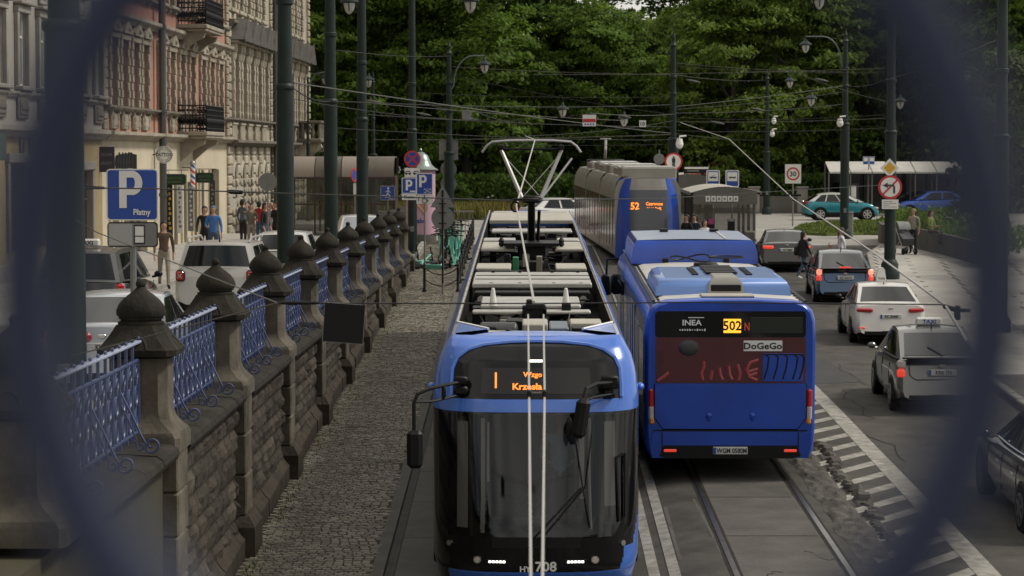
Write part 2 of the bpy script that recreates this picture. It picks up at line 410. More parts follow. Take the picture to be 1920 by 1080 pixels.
# ---------------------------------------------------------------- lettering, made once while the scene is still empty
WORDS = ['P', 'Płatny', 'TAXI', 'WGM 0580M', 'TATTOO', '708', 'HY', 'Wzgo', 'Krzesła', '502', 'N', '52', 'Czerwone', 'Maki P+R', '30', '10', 'KANTOR', 'ANTYKI',
         'KK 3631H', 'KK 2044K', 'KRA 174', 'WI 7286F', 'KY 139VG', 'KW 61', 'DoGeGo', 'Kom', 'SALON', 'URODY', 'INEA', 'Uber', 'hebe', '!', '?', '<', '>', 'x', 'KRA 0817', 'BAR', 'KSERO', 'I', 'M', 'A', 'H', 'S', 'R', 'Nowy Bieżanów P', 'STUDIO', 'PARK', 'i', 'INK']
TXT = {}
def make_words():
    obs = []
    for w in WORDS:
        cu = bpy.data.curves.new('t', 'FONT'); cu.body = w; cu.size = 1.0; cu.resolution_u = 2; cu.extrude = 0.0; cu.offset = 0.026
        o = bpy.data.objects.new('t', cu); COL.objects.link(o); obs.append((w, o))
    dg = bpy.context.evaluated_depsgraph_get(); dg.update()
    for w, o in obs:
        me = o.evaluated_get(dg).to_mesh()
        vs = [tuple(v.co) for v in me.vertices]; fs = [tuple(p.vertices) for p in me.polygons]
        o.evaluated_get(dg).to_mesh_clear()
        if not vs: TXT[w] = ([], [], 0); continue
        x0 = min(v[0] for v in vs); x1 = max(v[0] for v in vs); y0 = min(v[1] for v in vs); y1 = max(v[1] for v in vs)
        h = y1 - y0
        TXT[w] = ([((v[0] - (x0 + x1) / 2) / h, 0.0, (v[1] - (y0 + y1) / 2) / h) for v in vs], fs, (x1 - x0) / h)
    for w, o in obs:
        cu = o.data; bpy.data.objects.remove(o); bpy.data.curves.remove(cu)
make_words()

# ---------------------------------------------------------------- people: skinned skeletons, made once while the scene is still empty
BODIES = {}
def skeleton(pose):
    """joints in metres for a 1.72 m figure facing -y; x = the viewer's left/right"""
    J = {'pel': (0, 0, .95), 'wst': (0, .0, 1.10), 'chs': (0, -.01, 1.30), 'nk0': (0, .01, 1.455), 'nk1': (0, .0, 1.52), 'hd0': (0, -.01, 1.575), 'hd1': (0, -.015, 1.65), 'hd2': (0, -.005, 1.715), 'nose': (0, -.118, 1.61)}
    Rr = {'pel': .125, 'wst': .115, 'chs': .13, 'nk0': .07, 'nk1': .052, 'hd0': .075, 'hd1': .092, 'hd2': .06, 'nose': .015}
    E = [('pel', 'wst'), ('wst', 'chs'), ('chs', 'nk0'), ('nk0', 'nk1'), ('nk1', 'hd0'), ('hd0', 'hd1'), ('hd1', 'hd2')]
    for s, S in ((-1, 'a'), (1, 'b')):
        st = pose.get('step', 0) * s
        if pose.get('sit'):
            J.update({'hip' + S: (s * .09, 0, .92), 'kn' + S: (s * .11, -.42, .93), 'an' + S: (s * .11, -.40, .52), 'ft' + S: (s * .12, -.56, .46)})
        else:
            J.update({'hip' + S: (s * .09, 0, .90), 'kn' + S: (s * .095, -st * .5 - .02, .50), 'an' + S: (s * .095, -st + (.06 if st < 0 else 0), .09 + (.05 if st < 0 else 0)), 'ft' + S: (s * .11, -st - .15, .035 + (.03 if st < 0 else 0))})
        J['sh' + S] = (s * .175, .01, 1.415)
        arm = pose.get('arm' + S, 'down')
        if arm == 'down': J['el' + S] = (s * .24, .03 + st * .25, 1.13); J['wr' + S] = (s * .25, -.06 + st * .55, .88); J['ha' + S] = (s * .245, -.10 + st * .6, .79)
        elif arm == 'fold': J['el' + S] = (s * .23, -.02, 1.13); J['wr' + S] = (s * .06, -.22, 1.12); J['ha' + S] = (-s * .03, -.24, 1.14)
        elif arm == 'front': J['el' + S] = (s * .23, -.04, 1.14); J['wr' + S] = (s * .17, -.28, 1.10); J['ha' + S] = (s * .15, -.37, 1.12)
        elif arm == 'head': J['el' + S] = (s * .34, -.10, 1.42); J['wr' + S] = (s * .2, -.17, 1.60); J['ha' + S] = (s * .13, -.15, 1.67)
        J['fi' + S] = tuple(J['ha' + S][k] + (J['ha' + S][k] - J['wr' + S][k]) * .7 for k in range(3))
        for nm, r in (('hip', .088), ('kn', .06), ('an', .043), ('ft', .036), ('sh', .062), ('el', .042), ('wr', .03), ('ha', .034), ('fi', .02)): Rr[nm + S] = r
        E += [('pel', 'hip' + S), ('hip' + S, 'kn' + S), ('kn' + S, 'an' + S), ('an' + S, 'ft' + S), ('chs', 'sh' + S), ('sh' + S, 'el' + S), ('el' + S, 'wr' + S), ('wr' + S, 'ha' + S), ('ha' + S, 'fi' + S)]
    return J, Rr, E
POSES = {'stand': {}, 'walk': {'step': .26}, 'sit': {'sit': True, 'arma': 'front', 'armb': 'front'}, 'fold': {'arma': 'fold', 'armb': 'fold'}, 'phone': {'arma': 'front'}, 'hair': {'arma': 'head', 'armb': 'front'}, 'carry': {'step': .2, 'arma': 'front'}}
def make_bodies():
    obs = []
    for nm, pose in POSES.items():
        J, Rr, E = skeleton(pose)
        names = [k for k in J if k != 'nose']; ix = {k: i for i, k in enumerate(names)}
        me = bpy.data.meshes.new('b'); me.from_pydata([J[k] for k in names], [(ix[a], ix[b]) for a, b in E], [])
        o = bpy.data.objects.new('b', me); COL.objects.link(o)
        md = o.modifiers.new('s', 'SKIN'); md.use_smooth_shade = True
        sv = me.skin_vertices[0].data
        for k in names:
            sv[ix[k]].radius = (Rr[k], Rr[k] * (.74 if k in ('pel', 'wst', 'chs') else 1)); sv[ix[k]].use_root = (k == 'pel')
        o.modifiers.new('d', 'SUBSURF').levels = 1
        obs.append((nm, o, J, E))
    dg = bpy.context.evaluated_depsgraph_get(); dg.update()
    for nm, o, J, E in obs:
        ev = o.evaluated_get(dg); me = ev.to_mesh()
        vs = [tuple(v.co) for v in me.vertices]; fs = [tuple(p.vertices) for p in me.polygons]; ev.to_mesh_clear()
        zone = []
        for f in fs:
            c = Vector((0, 0, 0))
            for i in f: c += Vector(vs[i])
            c /= len(f); best = (9, '')
            for a, b in E:
                A, B = Vector(J[a]), Vector(J[b]); t = max(0, min(1, (c - A).dot(B - A) / max(1e-9, (B - A).length_squared)))
                d = (c - (A + (B - A) * t)).length
                if d < best[0]: best = (d, (a, b, t))
            a, b, t = best[1]
            z = 0
            if b.startswith(('nk1', 'hd')): z = 2
            elif b.startswith(('ha', 'fi')): z = 2
            elif b.startswith('wr') and t > .8: z = 2
            elif b.startswith('ft'): z = 3
            elif b.startswith(('kn', 'an', 'hip')): z = 1
            zone.append(z)
        BODIES[nm] = (vs, fs, zone)
    for nm, o, J, E in obs:
        me = o.data; bpy.data.objects.remove(o); bpy.data.meshes.remove(me)
make_bodies()
def person(label, pose, loc, face, top, legs, hair, group=None, h=1.72, shoes='black_plastic', hairlen=0.12, coat=0.0, cap=None):
    t = thing('person', label, 'person', loc, face, group)
    vs, fs, zone = BODIES[pose]
    k = h / 1.72
    dz = -.455 + .45 if False else 0
    b = MB(); b.add([(x * k, y * k, z * k) for x, y, z in vs], fs, 0, True); b.m = list(zone)
    obj('body', b, [top, legs, 'skin', shoes], t)
    q = MB()   # hair: a cap over the skull with a fall at the back
    ring = []
    for i in range(7):
        f = i / 6; ph = f * PI * .56
        ring.append([(.102 * math.sin(ph) * math.cos(a), (.022 + .1 * math.sin(ph) * math.sin(a)), 1.64 + .108 * math.cos(ph) - (hairlen * max(0, math.sin(a)) ** .5 if i == 6 else 0) + (.06 * max(0, -math.sin(a)) if i >= 5 else 0)) for a in [2 * PI * j / 12 for j in range(12)]])
    ring[0] = [(p[0] + .001 * math.cos(j), p[1], p[2]) for j, p in enumerate(ring[0])]
    q.loft([[(p[0] * k, p[1] * k, p[2] * k) for p in r] for r in ring[::-1]], 0, caps=False)
    obj('hair' if not cap else 'hat', q, cap or hair, t)
    if coat > 0:
        c = MB()
        c.loft([[(r * math.cos(a) * k, (r * .72 * math.sin(a)) * k, z * k) for a in [2 * PI * j / 14 for j in range(14)]] for r, z in ((.24, .95 - coat), (.215, .9), (.18, 1.08), (.19, 1.3), (.15, 1.43))], 0, caps=False)
        obj('coat', c, top, t)
    return t
# ---------------------------------------------------------------- ground, carriageway, pavements
rnd = random.Random(7)
def onground(px, py):
    lo, hi = 12.0, 400.0
    for _ in range(60):
        d = (lo + hi) / 2; p = at(px, py, d)
        if p.z > zr(p.x, p.y): lo = d
        else: hi = d
    return at(px, py, lo)
KX = [(0, 9.0), (32, 9.3), (45, 9.75), (59, 10.4), (71, 11.2), (82, 12.3), (92, 13.6), (99, 15.2), (104, 18.5), (106, 24)]
def kx(y): return interp(y, KX)
def lines(a, b, st):
    n = max(1, int(round((b - a) / st))); return [a + (b - a) * i / n for i in range(n + 1)]
def sheet(xs, ys, zf):
    m = MB(); nx = len(xs)
    vs = [(x, y, zf(x, y)) for y in ys for x in xs]; fs = []
    for j in range(len(ys) - 1):
        for i in range(nx - 1):
            a = j * nx + i; fs.append((a, a + 1, a + nx + 1, a + nx))
    m.add(vs, fs, 0, True); return m
def ribbon(x0, x1, ya, yb, dz=0.008, st=1.5, zf=zr, n=1):
    m = MB(); ys = lines(ya, yb, st); vs = []; fs = []
    for y in ys:
        for i in range(n + 1):
            a, b = (x0(y), x1(y)); x = a + (b - a) * i / n
            vs.append((x, y, zf(x, y) + dz))
    k = n + 1
    for j in range(len(ys) - 1):
        for i in range(n):
            a = j * k + i; fs.append((a, a + 1, a + k + 1, a + k))
    m.add(vs, fs, 0, True); return m
XS = [-500, -120, -60, -30, -20, -14, -8, -4.12, -3.95, -3.4, -1.8, -1, 0, 1, 1.6, 1.85, 2.1, 2.35, 2.6, 3.5, 4.5, 5.5, 6.5, 8, 10, 12, 15, 20, 30, 60, 120, 500]
YS = [-400, -150, -60, -30, -10] + lines(0, 134, 2) + [150, 180, 240, 400, 900]
def gz(x, y):
    if x <= -4.1: return ZU - 0.06
    return zr(x, y) - 0.06
structure('ground', sheet(XS, YS, gz), 'asphalt2')
structure('road', sheet([-1.5, -1, 0, 1, 1.6, 1.85, 2.1, 2.35, 2.6, 3.5, 4.5, 5.5, 6.5, 8, 9.0], lines(6, 60, 1.0) + lines(62, 104, 2), zr), 'asphalt')
structure('taxi_rank_road', ribbon(lambda y: 8.9, lambda y: kx(y), 6, 104, -0.003, 2, n=2), 'asphalt')
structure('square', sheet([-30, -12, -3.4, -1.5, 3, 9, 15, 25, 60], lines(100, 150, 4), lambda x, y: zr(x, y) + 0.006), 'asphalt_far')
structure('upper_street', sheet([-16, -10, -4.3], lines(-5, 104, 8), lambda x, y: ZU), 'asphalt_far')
structure('facade_pavement', sheet([-16, -13.5, -9.2], lines(-5, 104, 8), lambda x, y: ZU + 0.12), 'paving')
kb = MB()
for y in lines(20, 103, 1.5)[:-1]: kb.box((-9.2, y + .74, ZU + .05), (.16, 1.46, .16), 0, .02)
structure('upper_kerb', kb, 'kerb')
structure('pavement_bed', ribbon(lambda y: -4.0, lambda y: -1.62, 6, 104, 0.024, 1.5, n=2), 'mortar')
# light strip, drain slot and concrete slabs beside the near track
structure('edge_strip', ribbon(lambda y: -1.79, lambda y: -1.63, 6, 75, .05), 'concrete')
structure('drain_slot', ribbon(lambda y: -1.63, lambda y: -1.5, 6, 75, .012), 'concrete_dark')
t = thing('slab_row', 'row of grey concrete slabs between the cobbles and the nearest tram', 'slabs', (0, 0, 0))
t['kind'] = 'structure'
y = 24.0
while y < 72:
    m = MB(); x0, x1 = -1.49, -.86
    for (ya, yb) in ((y + .012, y + 1.5), (y + 1.5, y + 2.988)):
        vs = [(x0, ya, zr(x0, ya) + .02), (x1, ya, zr(x1, ya) + .02), (x1, yb, zr(x1, yb) + .02), (x0, yb, zr(x0, yb) + .02)]
        vs += [(a, b, c - .06) for a, b, c in vs]
        m.add(vs, [(0, 1, 2, 3), (0, 4, 5, 1), (1, 5, 6, 2), (2, 6, 7, 3), (3, 7, 4, 0)])
    obj('slab', m, 'concrete', t); y += 3.0
# rails: two tracks, grooved rail heads let into the street
def rail_pair(xc, ya, yb, drift):
    for s in (-1, 1):
        f = lambda y: xc + drift * (y - 29) + s * .7175
        structure('tram_rail', ribbon(lambda y: f(y) - .035, lambda y: f(y) + .035, ya, yb, .016), 'rail')
        structure('rail_groove', ribbon(lambda y: f(y) - s * .035 - .045 * (s > 0), lambda y: f(y) - s * .035 + .045 * (s < 0), ya, yb, .008), 'rail_dark')
        structure('rail_joint_strip', ribbon(lambda y: f(y) + (.035 if s > 0 else -.075), lambda y: f(y) + (.075 if s > 0 else -.035), ya, yb, .0065), 'rail_dark')
rail_pair(.30, 8, 100, .0045); rail_pair(3.50, 8, 100, .0075)
structure('track_bed', ribbon(lambda y: 2.86 + .0075 * (y - 29), lambda y: 4.14 + .0075 * (y - 29), 8, 75, .004, 1.0), 'asphalt2')
jt = MB()
for y in lines(26, 74, 3.1):
    for xa, xb in ((2.86, 4.14), (2.1, 2.7)):
        z = [zr(xa, y) + .0075, zr(xb, y) + .0075]
        jt.add([(xa, y, z[0]), (xb, y, z[1]), (xb, y + .025, z[1]), (xa, y + .025, z[0])], [(0, 1, 2, 3)])
structure('track_bed_joints', jt, 'rail_dark')
# white markings
pa, pb = onground(1265, 1076), onground(1192, 812)
k1 = (pb.x - pa.x) / (pb.y - pa.y)
structure('white_line', ribbon(lambda y: pa.x + k1 * (y - pa.y) - .07, lambda y: pa.x + k1 * (y - pa.y) + .07, 8, 75, .011), 'line')
pc = onground(1226, 1076)
structure('white_line', ribbon(lambda y: pc.x + k1 * (y - pc.y) - .07, lambda y: pc.x + k1 * (y - pc.y) + .07, 8, 75, .011), 'line')
za, zb = onground(1875, 1078), onground(1528, 722)
k2 = (zb.x - za.x) / (zb.y - za.y)
ze = lambda y: za.x + k2 * (y - za.y)
structure('white_line', ribbon(lambda y: ze(y) - .30, lambda y: ze(y), 8, zb.y + 8, .012), 'line')
structure('hatch_bed', ribbon(lambda y: ze(y) - 1.45, lambda y: ze(y) - .30, 8, zb.y + 3, .006), 'asphalt')
hs = MB(); y = 26.0; n = 0
while y < zb.y + 1:
    vs = []
    for i in range(5):
        f = i / 4
        for w in (0, .40):
            x = ze(y) - 1.42 + 1.13 * f; yy = y + w + 1.55 * f
            vs.append((x, yy, zr(x, yy) + .0105))
    hs.add(vs, [(2 * i, 2 * i + 2, 2 * i + 3, 2 * i + 1) for i in range(4)], 0, True)
    y += 1.12
structure('white_hatching', hs, 'line')
# torn-up strip beside the second track
from mathutils import noise as mnoise
def torn(u, v):
    y = 30.5 + 13.5 * v; e = .16 * mnoise.noise((y * .9, 3, 1)); x = 4.42 + (.48 + e) * u - e * .5 + .012 * (y - 30)
    h = .05 * mnoise.noise((x * 3.0, y * 1.5, 0)) + .035 * mnoise.noise((x * 9, y * 5, 2)) + .05 * (abs(mnoise.noise((x * 2, y * .8, 5))) - .2)
    ed = min(1, 5 * min(u, 1 - u)) * min(1, 10 * min(v, 1 - v))
    return (x, y, zr(x, y) + .004 + max(-.002, (.035 + h) * ed))
m = MB(); m.grid(torn, 16, 120, 0, False); structure('broken_asphalt_strip', m, mat('broken_asphalt', (0.028, 0.025, 0.021), 0.95, col2=(0.11, 0.101, 0.085), scale=3.5, bump=1, bscale=30))
ck = MB(); ck.box((0, 0, .02), (.17, .24, .1), 0, .03, taper=.75); ckm = ck.mesh('asphalt_chunk', ['asphalt2'])
t = thing('rubble_ridge', 'ridge of loose asphalt chunks between the hatching and the broken strip', 'rubble', (0, 0, 0)); t['kind'] = 'structure'
for i in range(64):
    y = 31 + i * .2 + rnd.uniform(-.06, .06); x = 5.08 + .012 * (y - 30) + .08 * math.sin(y * 1.3) + rnd.uniform(-.05, .05)
    o = obj('asphalt_chunk', ckm, [], t, (x, y, zr(x, y)), (rnd.uniform(-.2, .2), rnd.uniform(-.25, .25), rnd.uniform(0, 3))); q = rnd.uniform(.6, 1.25); o.scale = (q, q, q * rnd.uniform(.6, 1.3))
g2 = MB(); g2.add([(x, y, zr(x, y) + .009) for y in lines(33, 44, 1) for x in (4.93 + .012 * (y - 30), 4.99 + .012 * (y - 30))], [(2 * i, 2 * i + 1, 2 * i + 3, 2 * i + 2) for i in range(11)]); structure('open_groove', g2, 'rail_dark')

# cobbled pavement: the nearest 300 setts singly, the rest as one part
cob = thing('cobbled_pavement', 'brown cobbled footway at the foot of the stone wall', 'pavement', (0, 0, 0)); cob['kind'] = 'structure'
var = []
for k in range(4):
    m = MB(); r2 = random.Random(k)
    top = [(-.052 + r2.uniform(-.006, .006), -.048 + r2.uniform(-.006, .006), .05), (.052, -.05 + r2.uniform(-.006, .006), .05), (.05 + r2.uniform(-.006, .006), .05, .05), (-.05, .048 + r2.uniform(-.006, .006), .05)]
    lo = [(a * 1.13, b * 1.15, .022) for a, b, c in top]; bt = [(a * 1.15, b * 1.17, -.04) for a, b, c in top]
    m.add(bt + lo + top, [(8, 9, 10, 11)] + [(i, (i + 1) % 4, 4 + (i + 1) % 4, 4 + i) for i in range(4)] + [(4 + i, 4 + (i + 1) % 4, 8 + (i + 1) % 4, 8 + i) for i in range(4)])
    var.append((m, m.mesh('cobblestone', ['cobble_one'])))
rest = MB(); cnt = 0; y = 29.35; row = 0
while y < 100:
    x = -3.52 + (row % 2) * .06 + rnd.uniform(0, .03)
    xe = -1.85 if y < 75 else -1.3
    while x < xe:
        w = rnd.uniform(.9, 1.12)
        xc = x + .062 * w; z = zr(xc, y) + rnd.uniform(-.005, .005); k = rnd.randrange(4); a = rnd.uniform(-.03, .03)
        yy = y + .014 * math.sin(x * 5 + row)
        if cnt < 300:
            o = obj('cobblestone', var[k][1], [], cob, (xc, yy, z), (rnd.uniform(-.03, .03), rnd.uniform(-.03, .03), a)); o.scale = (w, 1, 1); cnt += 1
        else:
            rest.add(var[k][0].v, var[k][0].f, 0, False, Matrix.Translation((xc, yy, z)) @ Matrix.Rotation(a, 4, 'Z') @ Matrix.Rotation(rnd.uniform(-.05, .05), 4, 'X') @ Matrix.Diagonal((w, 1, 1, 1)))
        x += .124 * w
    y += .122; row += 1
obj('cobblestones', rest, 'cobble', cob, kind='stuff')
# weeds along the foot of the wall
wd_ = MB()
for i in range(1100):
    y = 30 + 50 * rnd.random() ** 1.3; c = .5 + .5 * math.sin(y * .9)
    if rnd.random() > c * .9: continue
    x = -3.4 + abs(rnd.gauss(0, .11)); z = zr(x, y) + .02; a = rnd.uniform(0, 6.3); h = rnd.uniform(.03, .11)
    wd_.add([(x - .02 * math.cos(a), y - .02 * math.sin(a), z), (x + .02 * math.cos(a), y + .02 * math.sin(a), z), (x + rnd.uniform(-.05, .05), y + rnd.uniform(-.05, .05), z + h)], [(0, 1, 2)])
obj('weeds', wd_, 'grass', kind='stuff')

# right-hand footway of large slabs with a kerb
structure('footway_bed', ribbon(lambda y: kx(y) + .1, lambda y: min(34, kx(y) + 8.2), 20, 104, .085, 2, n=6), 'paving')
fw = thing('slab_footway', 'pale slab footway on the right of the taxis', 'pavement', (0, 0, 0)); fw['kind'] = 'structure'
sl = MB(); sl.box((0, 0, 0), (1.185, 1.785, .06), 0, .008); slm = sl.mesh('paving_slab', ['paving'])
n = 0; y = 52.0
while y < 104 and n < 300:
    i = 0
    x = kx(y) + .75
    while x < min(19, kx(y) + 8) and n < 300:
        o = obj('paving_slab', slm, [], fw, (x, y + (.9 if i % 2 else 0), zr(x, y) + .085 + rnd.uniform(-.003, .003)), (math.atan((zr(x, y + 1) - zr(x, y - 1)) / 2), 0, 0)); n += 1; i += 1; x += 1.2
    y += 1.8
structure('footway_concrete', ribbon(lambda y: kx(y) + .1, lambda y: 34, 20, 51, .1, 2, n=4), 'concrete')
structure('footway_concrete', ribbon(lambda y: min(33, kx(y) + 6.6), lambda y: 34, 51, 104, .1, 2, n=4), 'paving')
ks = MB(); ks.box((0, 0, 0), (.2, .98, .2), 0, .025); ksm = ks.mesh('kerb_stone', ['kerb'])
kt = thing('kerb', 'pale granite kerb along the taxi lane', 'kerb', (0, 0, 0)); kt['kind'] = 'structure'
for y in lines(40, 103, 1.0):
    a = math.atan((kx(y + .5) - kx(y - .5)))
    if y > 99: continue
    obj('kerb_stone', ksm, [], kt, (kx(y), y, zr(kx(y), y) + .03), (0, 0, -a))
# grass island on the square
outline = [onground(px, py) for px, py in ((1486, 436), (1500, 427), (1540, 421), (1620, 419), (1720, 419), (1800, 421), (1812, 432), (1790, 441), (1700, 442), (1620, 441), (1550, 443), (1510, 441))]
m = MB(); c = sum(outline, Vector()) / len(outline)
vs = [(p.x, p.y, p.z + .14) for p in outline] + [(p.x, p.y, p.z - .05) for p in outline]; k = len(outline)
m.add(vs, [tuple(range(k))[::-1]] + [(i, i + k, (i + 1) % k + k, (i + 1) % k) for i in range(k)]); structure('grass_island', m, 'lawn')
for f in m.f[:1]: pass
ga = MB()
def inside(x, y):
    r = False; j = k - 1
    for i in range(k):
        a, b = outline[i], outline[j]
        if (a.y > y) != (b.y > y) and x < (b.x - a.x) * (y - a.y) / (b.y - a.y) + a.x: r = not r
        j = i
    return r
xs_ = [p.x for p in outline]; ys_ = [p.y for p in outline]
for i in range(16000):
    x = rnd.uniform(min(xs_), max(xs_)); y = rnd.uniform(min(ys_), max(ys_))
    if not inside(x, y): continue
    z = zr(x, y) + .13; a = rnd.uniform(0, 6.3); h = rnd.uniform(.05, .13)
    ga.add([(x - .05 * math.cos(a), y - .05 * math.sin(a), z), (x + .05 * math.cos(a), y + .05 * math.sin(a), z), (x + rnd.uniform(-.05, .05), y + rnd.uniform(-.05, .05), z + h)], [(0, 1, 2)])
obj('lawn_grass', ga, 'grass', kind='stuff')

# ---------------------------------------------------------------- retaining wall, stone piers, iron railing
WX = -3.92
PD = [25.5 + 6.45 * k for k in range(-1, 10)]
def base_z(y): return -3.05 - .009 * (y - 25.5)
wall = thing('retaining_wall', 'long sooty rubble stone retaining wall under the blue railing', 'wall', (0, 0, 0))
m = MB()
for y0, y1 in zip(lines(14, 88, 2)[:-1], lines(14, 88, 2)[1:]):
    a, b = base_z(y0) - .14, base_z(y1) - .14
    x0, x1 = WX - .3, WX + .27
    m.add([(x0, y0, -6.6), (x1, y0, -6.6), (x1, y0, a), (x0, y0, a), (x0, y1, -6.6), (x1, y1, -6.6), (x1, y1, b), (x0, y1, b)],
          [(0, 1, 2, 3), (5, 4, 7, 6), (1, 5, 6, 2), (4, 0, 3, 7), (3, 2, 6, 7)])
obj('core', m, 'mortar', wall)
stone_rest = MB(); ns = 0
smesh = []
for k in range(5):
    r2 = random.Random(50 + k); m = MB()
    def face(u, v, r2=r2, k=k):
        e = min(1, 6 * min(u, 1 - u)) * min(1, 5 * min(v, 1 - v))
        return (.01 + e * (.05 + .05 * mnoise.noise((u * 3 + k * 7, v * 2.2, k * 3.1)) + .02 * mnoise.noise((u * 9 + k, v * 7, 3))), -.5 + u, -.5 + v)
    m.grid(face, 5, 4, 0, False)
    q = [(0.0, -.5, -.5), (0.0, .5, -.5), (0.0, .5, .5), (0.0, -.5, .5)]; q2 = [(.012, b, c) for a, b, c in q]
    m.add(q + q2, [(0, 1, 5, 4), (1, 2, 6, 5), (2, 3, 7, 6), (3, 0, 4, 7)])
    smesh.append((m, m.mesh('stone', ['stone_wall'])))
for bi in range(1, len(PD) - 1):
    ya, yb = PD[bi] + .40, PD[bi + 1] - .40
    ztop = base_z((ya + yb) / 2) - .2
    h = .30; z = ztop; row = 0
    while z > -5.6:
        y = ya + (0 if row % 2 else rnd.uniform(-.5, -.3)); hh = h * rnd.uniform(.9, 1.12)
        while y < yb:
            L = rnd.uniform(.55, 1.15); s0, s1 = max(y, ya), min(y + L, yb)
            if s1 - s0 > .08:
                zc = z - hh / 2 + (base_z((s0 + s1) / 2) - base_z((ya + yb) / 2))
                if zc + hh / 2 > zr(-3.6, (s0 + s1) / 2) + .3:
                    k = rnd.randrange(5)
                    if ns < 300:
                        o = obj('stone', smesh[k][1], [], wall, (WX + .268, (s0 + s1) / 2, zc)); o.scale = (rnd.uniform(.7, 1.1), s1 - s0 - .022, hh - .022); ns += 1
                    else:
                        stone_rest.add(smesh[k][0].v, smesh[k][0].f, 0, False, Matrix.Translation((WX + .268, (s0 + s1) / 2, zc)) @ Matrix.Diagonal((1, s1 - s0 - .022, hh - .022, 1)))
            y += L
        z -= hh; row += 1
if stone_rest.v: obj('stones', stone_rest, 'stone_wall', wall, kind='stuff')
# coping stones with a rounded nose, plinth stones with a sloping top
def coping_mesh(L):
    m = MB(); prof = [(WX - .36, -.2), (WX + .30, -.2), (WX + .36, -.17), (WX + .43, -.13), (WX + .46, -.07), (WX + .44, -.01), (WX + .38, .03), (WX + .1, .05), (WX - .36, .05)]
    m.loft([[(x - WX, -L / 2, z) for x, z in prof], [(x - WX, L / 2, z) for x, z in prof]], 0, True, True, True); return m.mesh('coping_stone', ['stone_dark'], 30)
cpm = coping_mesh(1.11)
plm = MB(); prof = [(-.3, -.6), (.42, -.6), (.42, .28), (.36, .34), (.28, .46), (-.3, .46)]
plm.loft([[(x, -.56, z) for x, z in prof], [(x, .56, z) for x, z in prof]], 0, True, True, False); plm = plm.mesh('plinth_stone', ['stone_plinth'])
for bi in range(len(PD) - 1):
    ya, yb = PD[bi] + .42, PD[bi + 1] - .42; L = (yb - ya) / 5
    for i in range(5):
        yc = ya + L * (i + .5)
        o = obj('coping_stone', cpm, [], wall, (WX, yc, base_z(yc) + rnd.uniform(-.006, .006)), (-.009, 0, 0)); o.scale = (1, (L - .012) / 1.11, 1)
        if bi > 0:
            o = obj('plinth_stone', plm, [], wall, (WX + rnd.uniform(-.012, .012), yc, zr(-3.5, yc)), (math.atan((zr(-3.5, yc + 1) - zr(-3.5, yc - 1)) / 2), 0, 0)); o.scale = (1, (L - .014) / 1.12, rnd.uniform(.96, 1.03))
pq = MB(); pq.box((0, 0, 0), (.72, .76, .49), 0, .02); pqm = pq.mesh('pilaster_stone', ['stone_mid'])
pb_ = MB(); prof = [(.47, -.8), (.47, .42), (.39, .56)]
pb_.loft([[(-.3, -a, z), (a, -a, z), (a, a, z), (-.3, a, z)] for a, z in prof], 0, True, True, False); pbm = pb_.mesh('pilaster_foot', ['stone_plinth'])
for d in PD[1:]:
    zt = base_z(d) - .02; zb_ = zr(-3.5, d)
    obj('pilaster_foot', pbm, [], wall, (WX + .08, d, zb_))
    n = max(1, int(round((zt - zb_ - .56) / .5))); hh = (zt - zb_ - .56) / n
    for i in range(n):
        o = obj('pilaster_stone', pqm, [], wall, (WX + .07 + rnd.uniform(-.006, .006), d, zb_ + .56 + hh * (i + .5))); o.scale = (1, 1, (hh - .012) / .49)
def octr(w, c, z): return [(w, -(w - c), z), (w, w - c, z), (w - c, w, z), (-(w - c), w, z), (-w, w - c, z), (-w, -(w - c), z), (-(w - c), -w, z), (w - c, -w, z)]
pm = MB(); pm.loft([octr(w, c, z) for w, c, z in ((.46, .05, -.06), (.46, .05, .10), (.44, .06, .16), (.40, .07, .2), (.33, .09, .30), (.305, .09, .40), (.305, .09, 1.0))], 0, True, True, True); shaft_m = pm.mesh('shaft', ['stone_mid'], 25)
pm = MB(); pm.loft([octr(w, c, z) for w, c, z in ((.33, .08, 1.0), (.41, .09, 1.03), (.42, .1, 1.1), (.395, .11, 1.13), (.33, .11, 1.22), (.27, .1, 1.32), (.245, .1, 1.37))], 0, True, True, True)
for a in range(4):   # little round-headed niche moulding on each side of the cap
    X = Matrix.Rotation(a * PI / 2, 4, 'Z')
    pm.tube([(.11 * math.cos(PI * i / 10), -.405 + .10 * math.sin(PI * i / 10), 1.1 + .14 * math.sin(PI * i / 10)) for i in range(11)], .02, 5, 0, X=X)
cap_m = pm.mesh('cap', ['stone_dark'], 25)
pm = MB(); pm.lathe([(.225, 1.36), (.245, 1.375), (.245, 1.40), (.215, 1.41), (.215, 1.425), (.235, 1.435), (.235, 1.46), (.25, 1.465), (.262, 1.50), (.258, 1.54), (.235, 1.60), (.19, 1.66), (.135, 1.71), (.09, 1.745), (.06, 1.775), (.045, 1.80)], 20, mi=0); dome_m = pm.mesh('dome', ['stone_dark'], 50)
pm = MB(); pm.ball((0, 0, 1.835), .056, 12); fin_m = pm.mesh('finial', ['stone_dark'])
WHERE = ['stone pier nearest the footbridge, left of the first railing panel', 'domed stone pier in front of the silver saloon car', 'domed stone pier in front of the white van-like car', 'third large domed pier, just left of the thick green pole', 'domed pier just right of the thick green pole foot',
         'domed pier in front of the second green pole foot', 'domed pier between second and third green poles', 'domed pier in front of the third green pole', 'fourth stone pier from the far end of the wall', 'third stone pier from the far end of the wall', 'stone pier at the far end of the wall beside the parking signs']
WHERE[9] = 'last stone pier but one at the far end of the wall'; WHERE[8] = 'third stone pier counted from the far wall end'
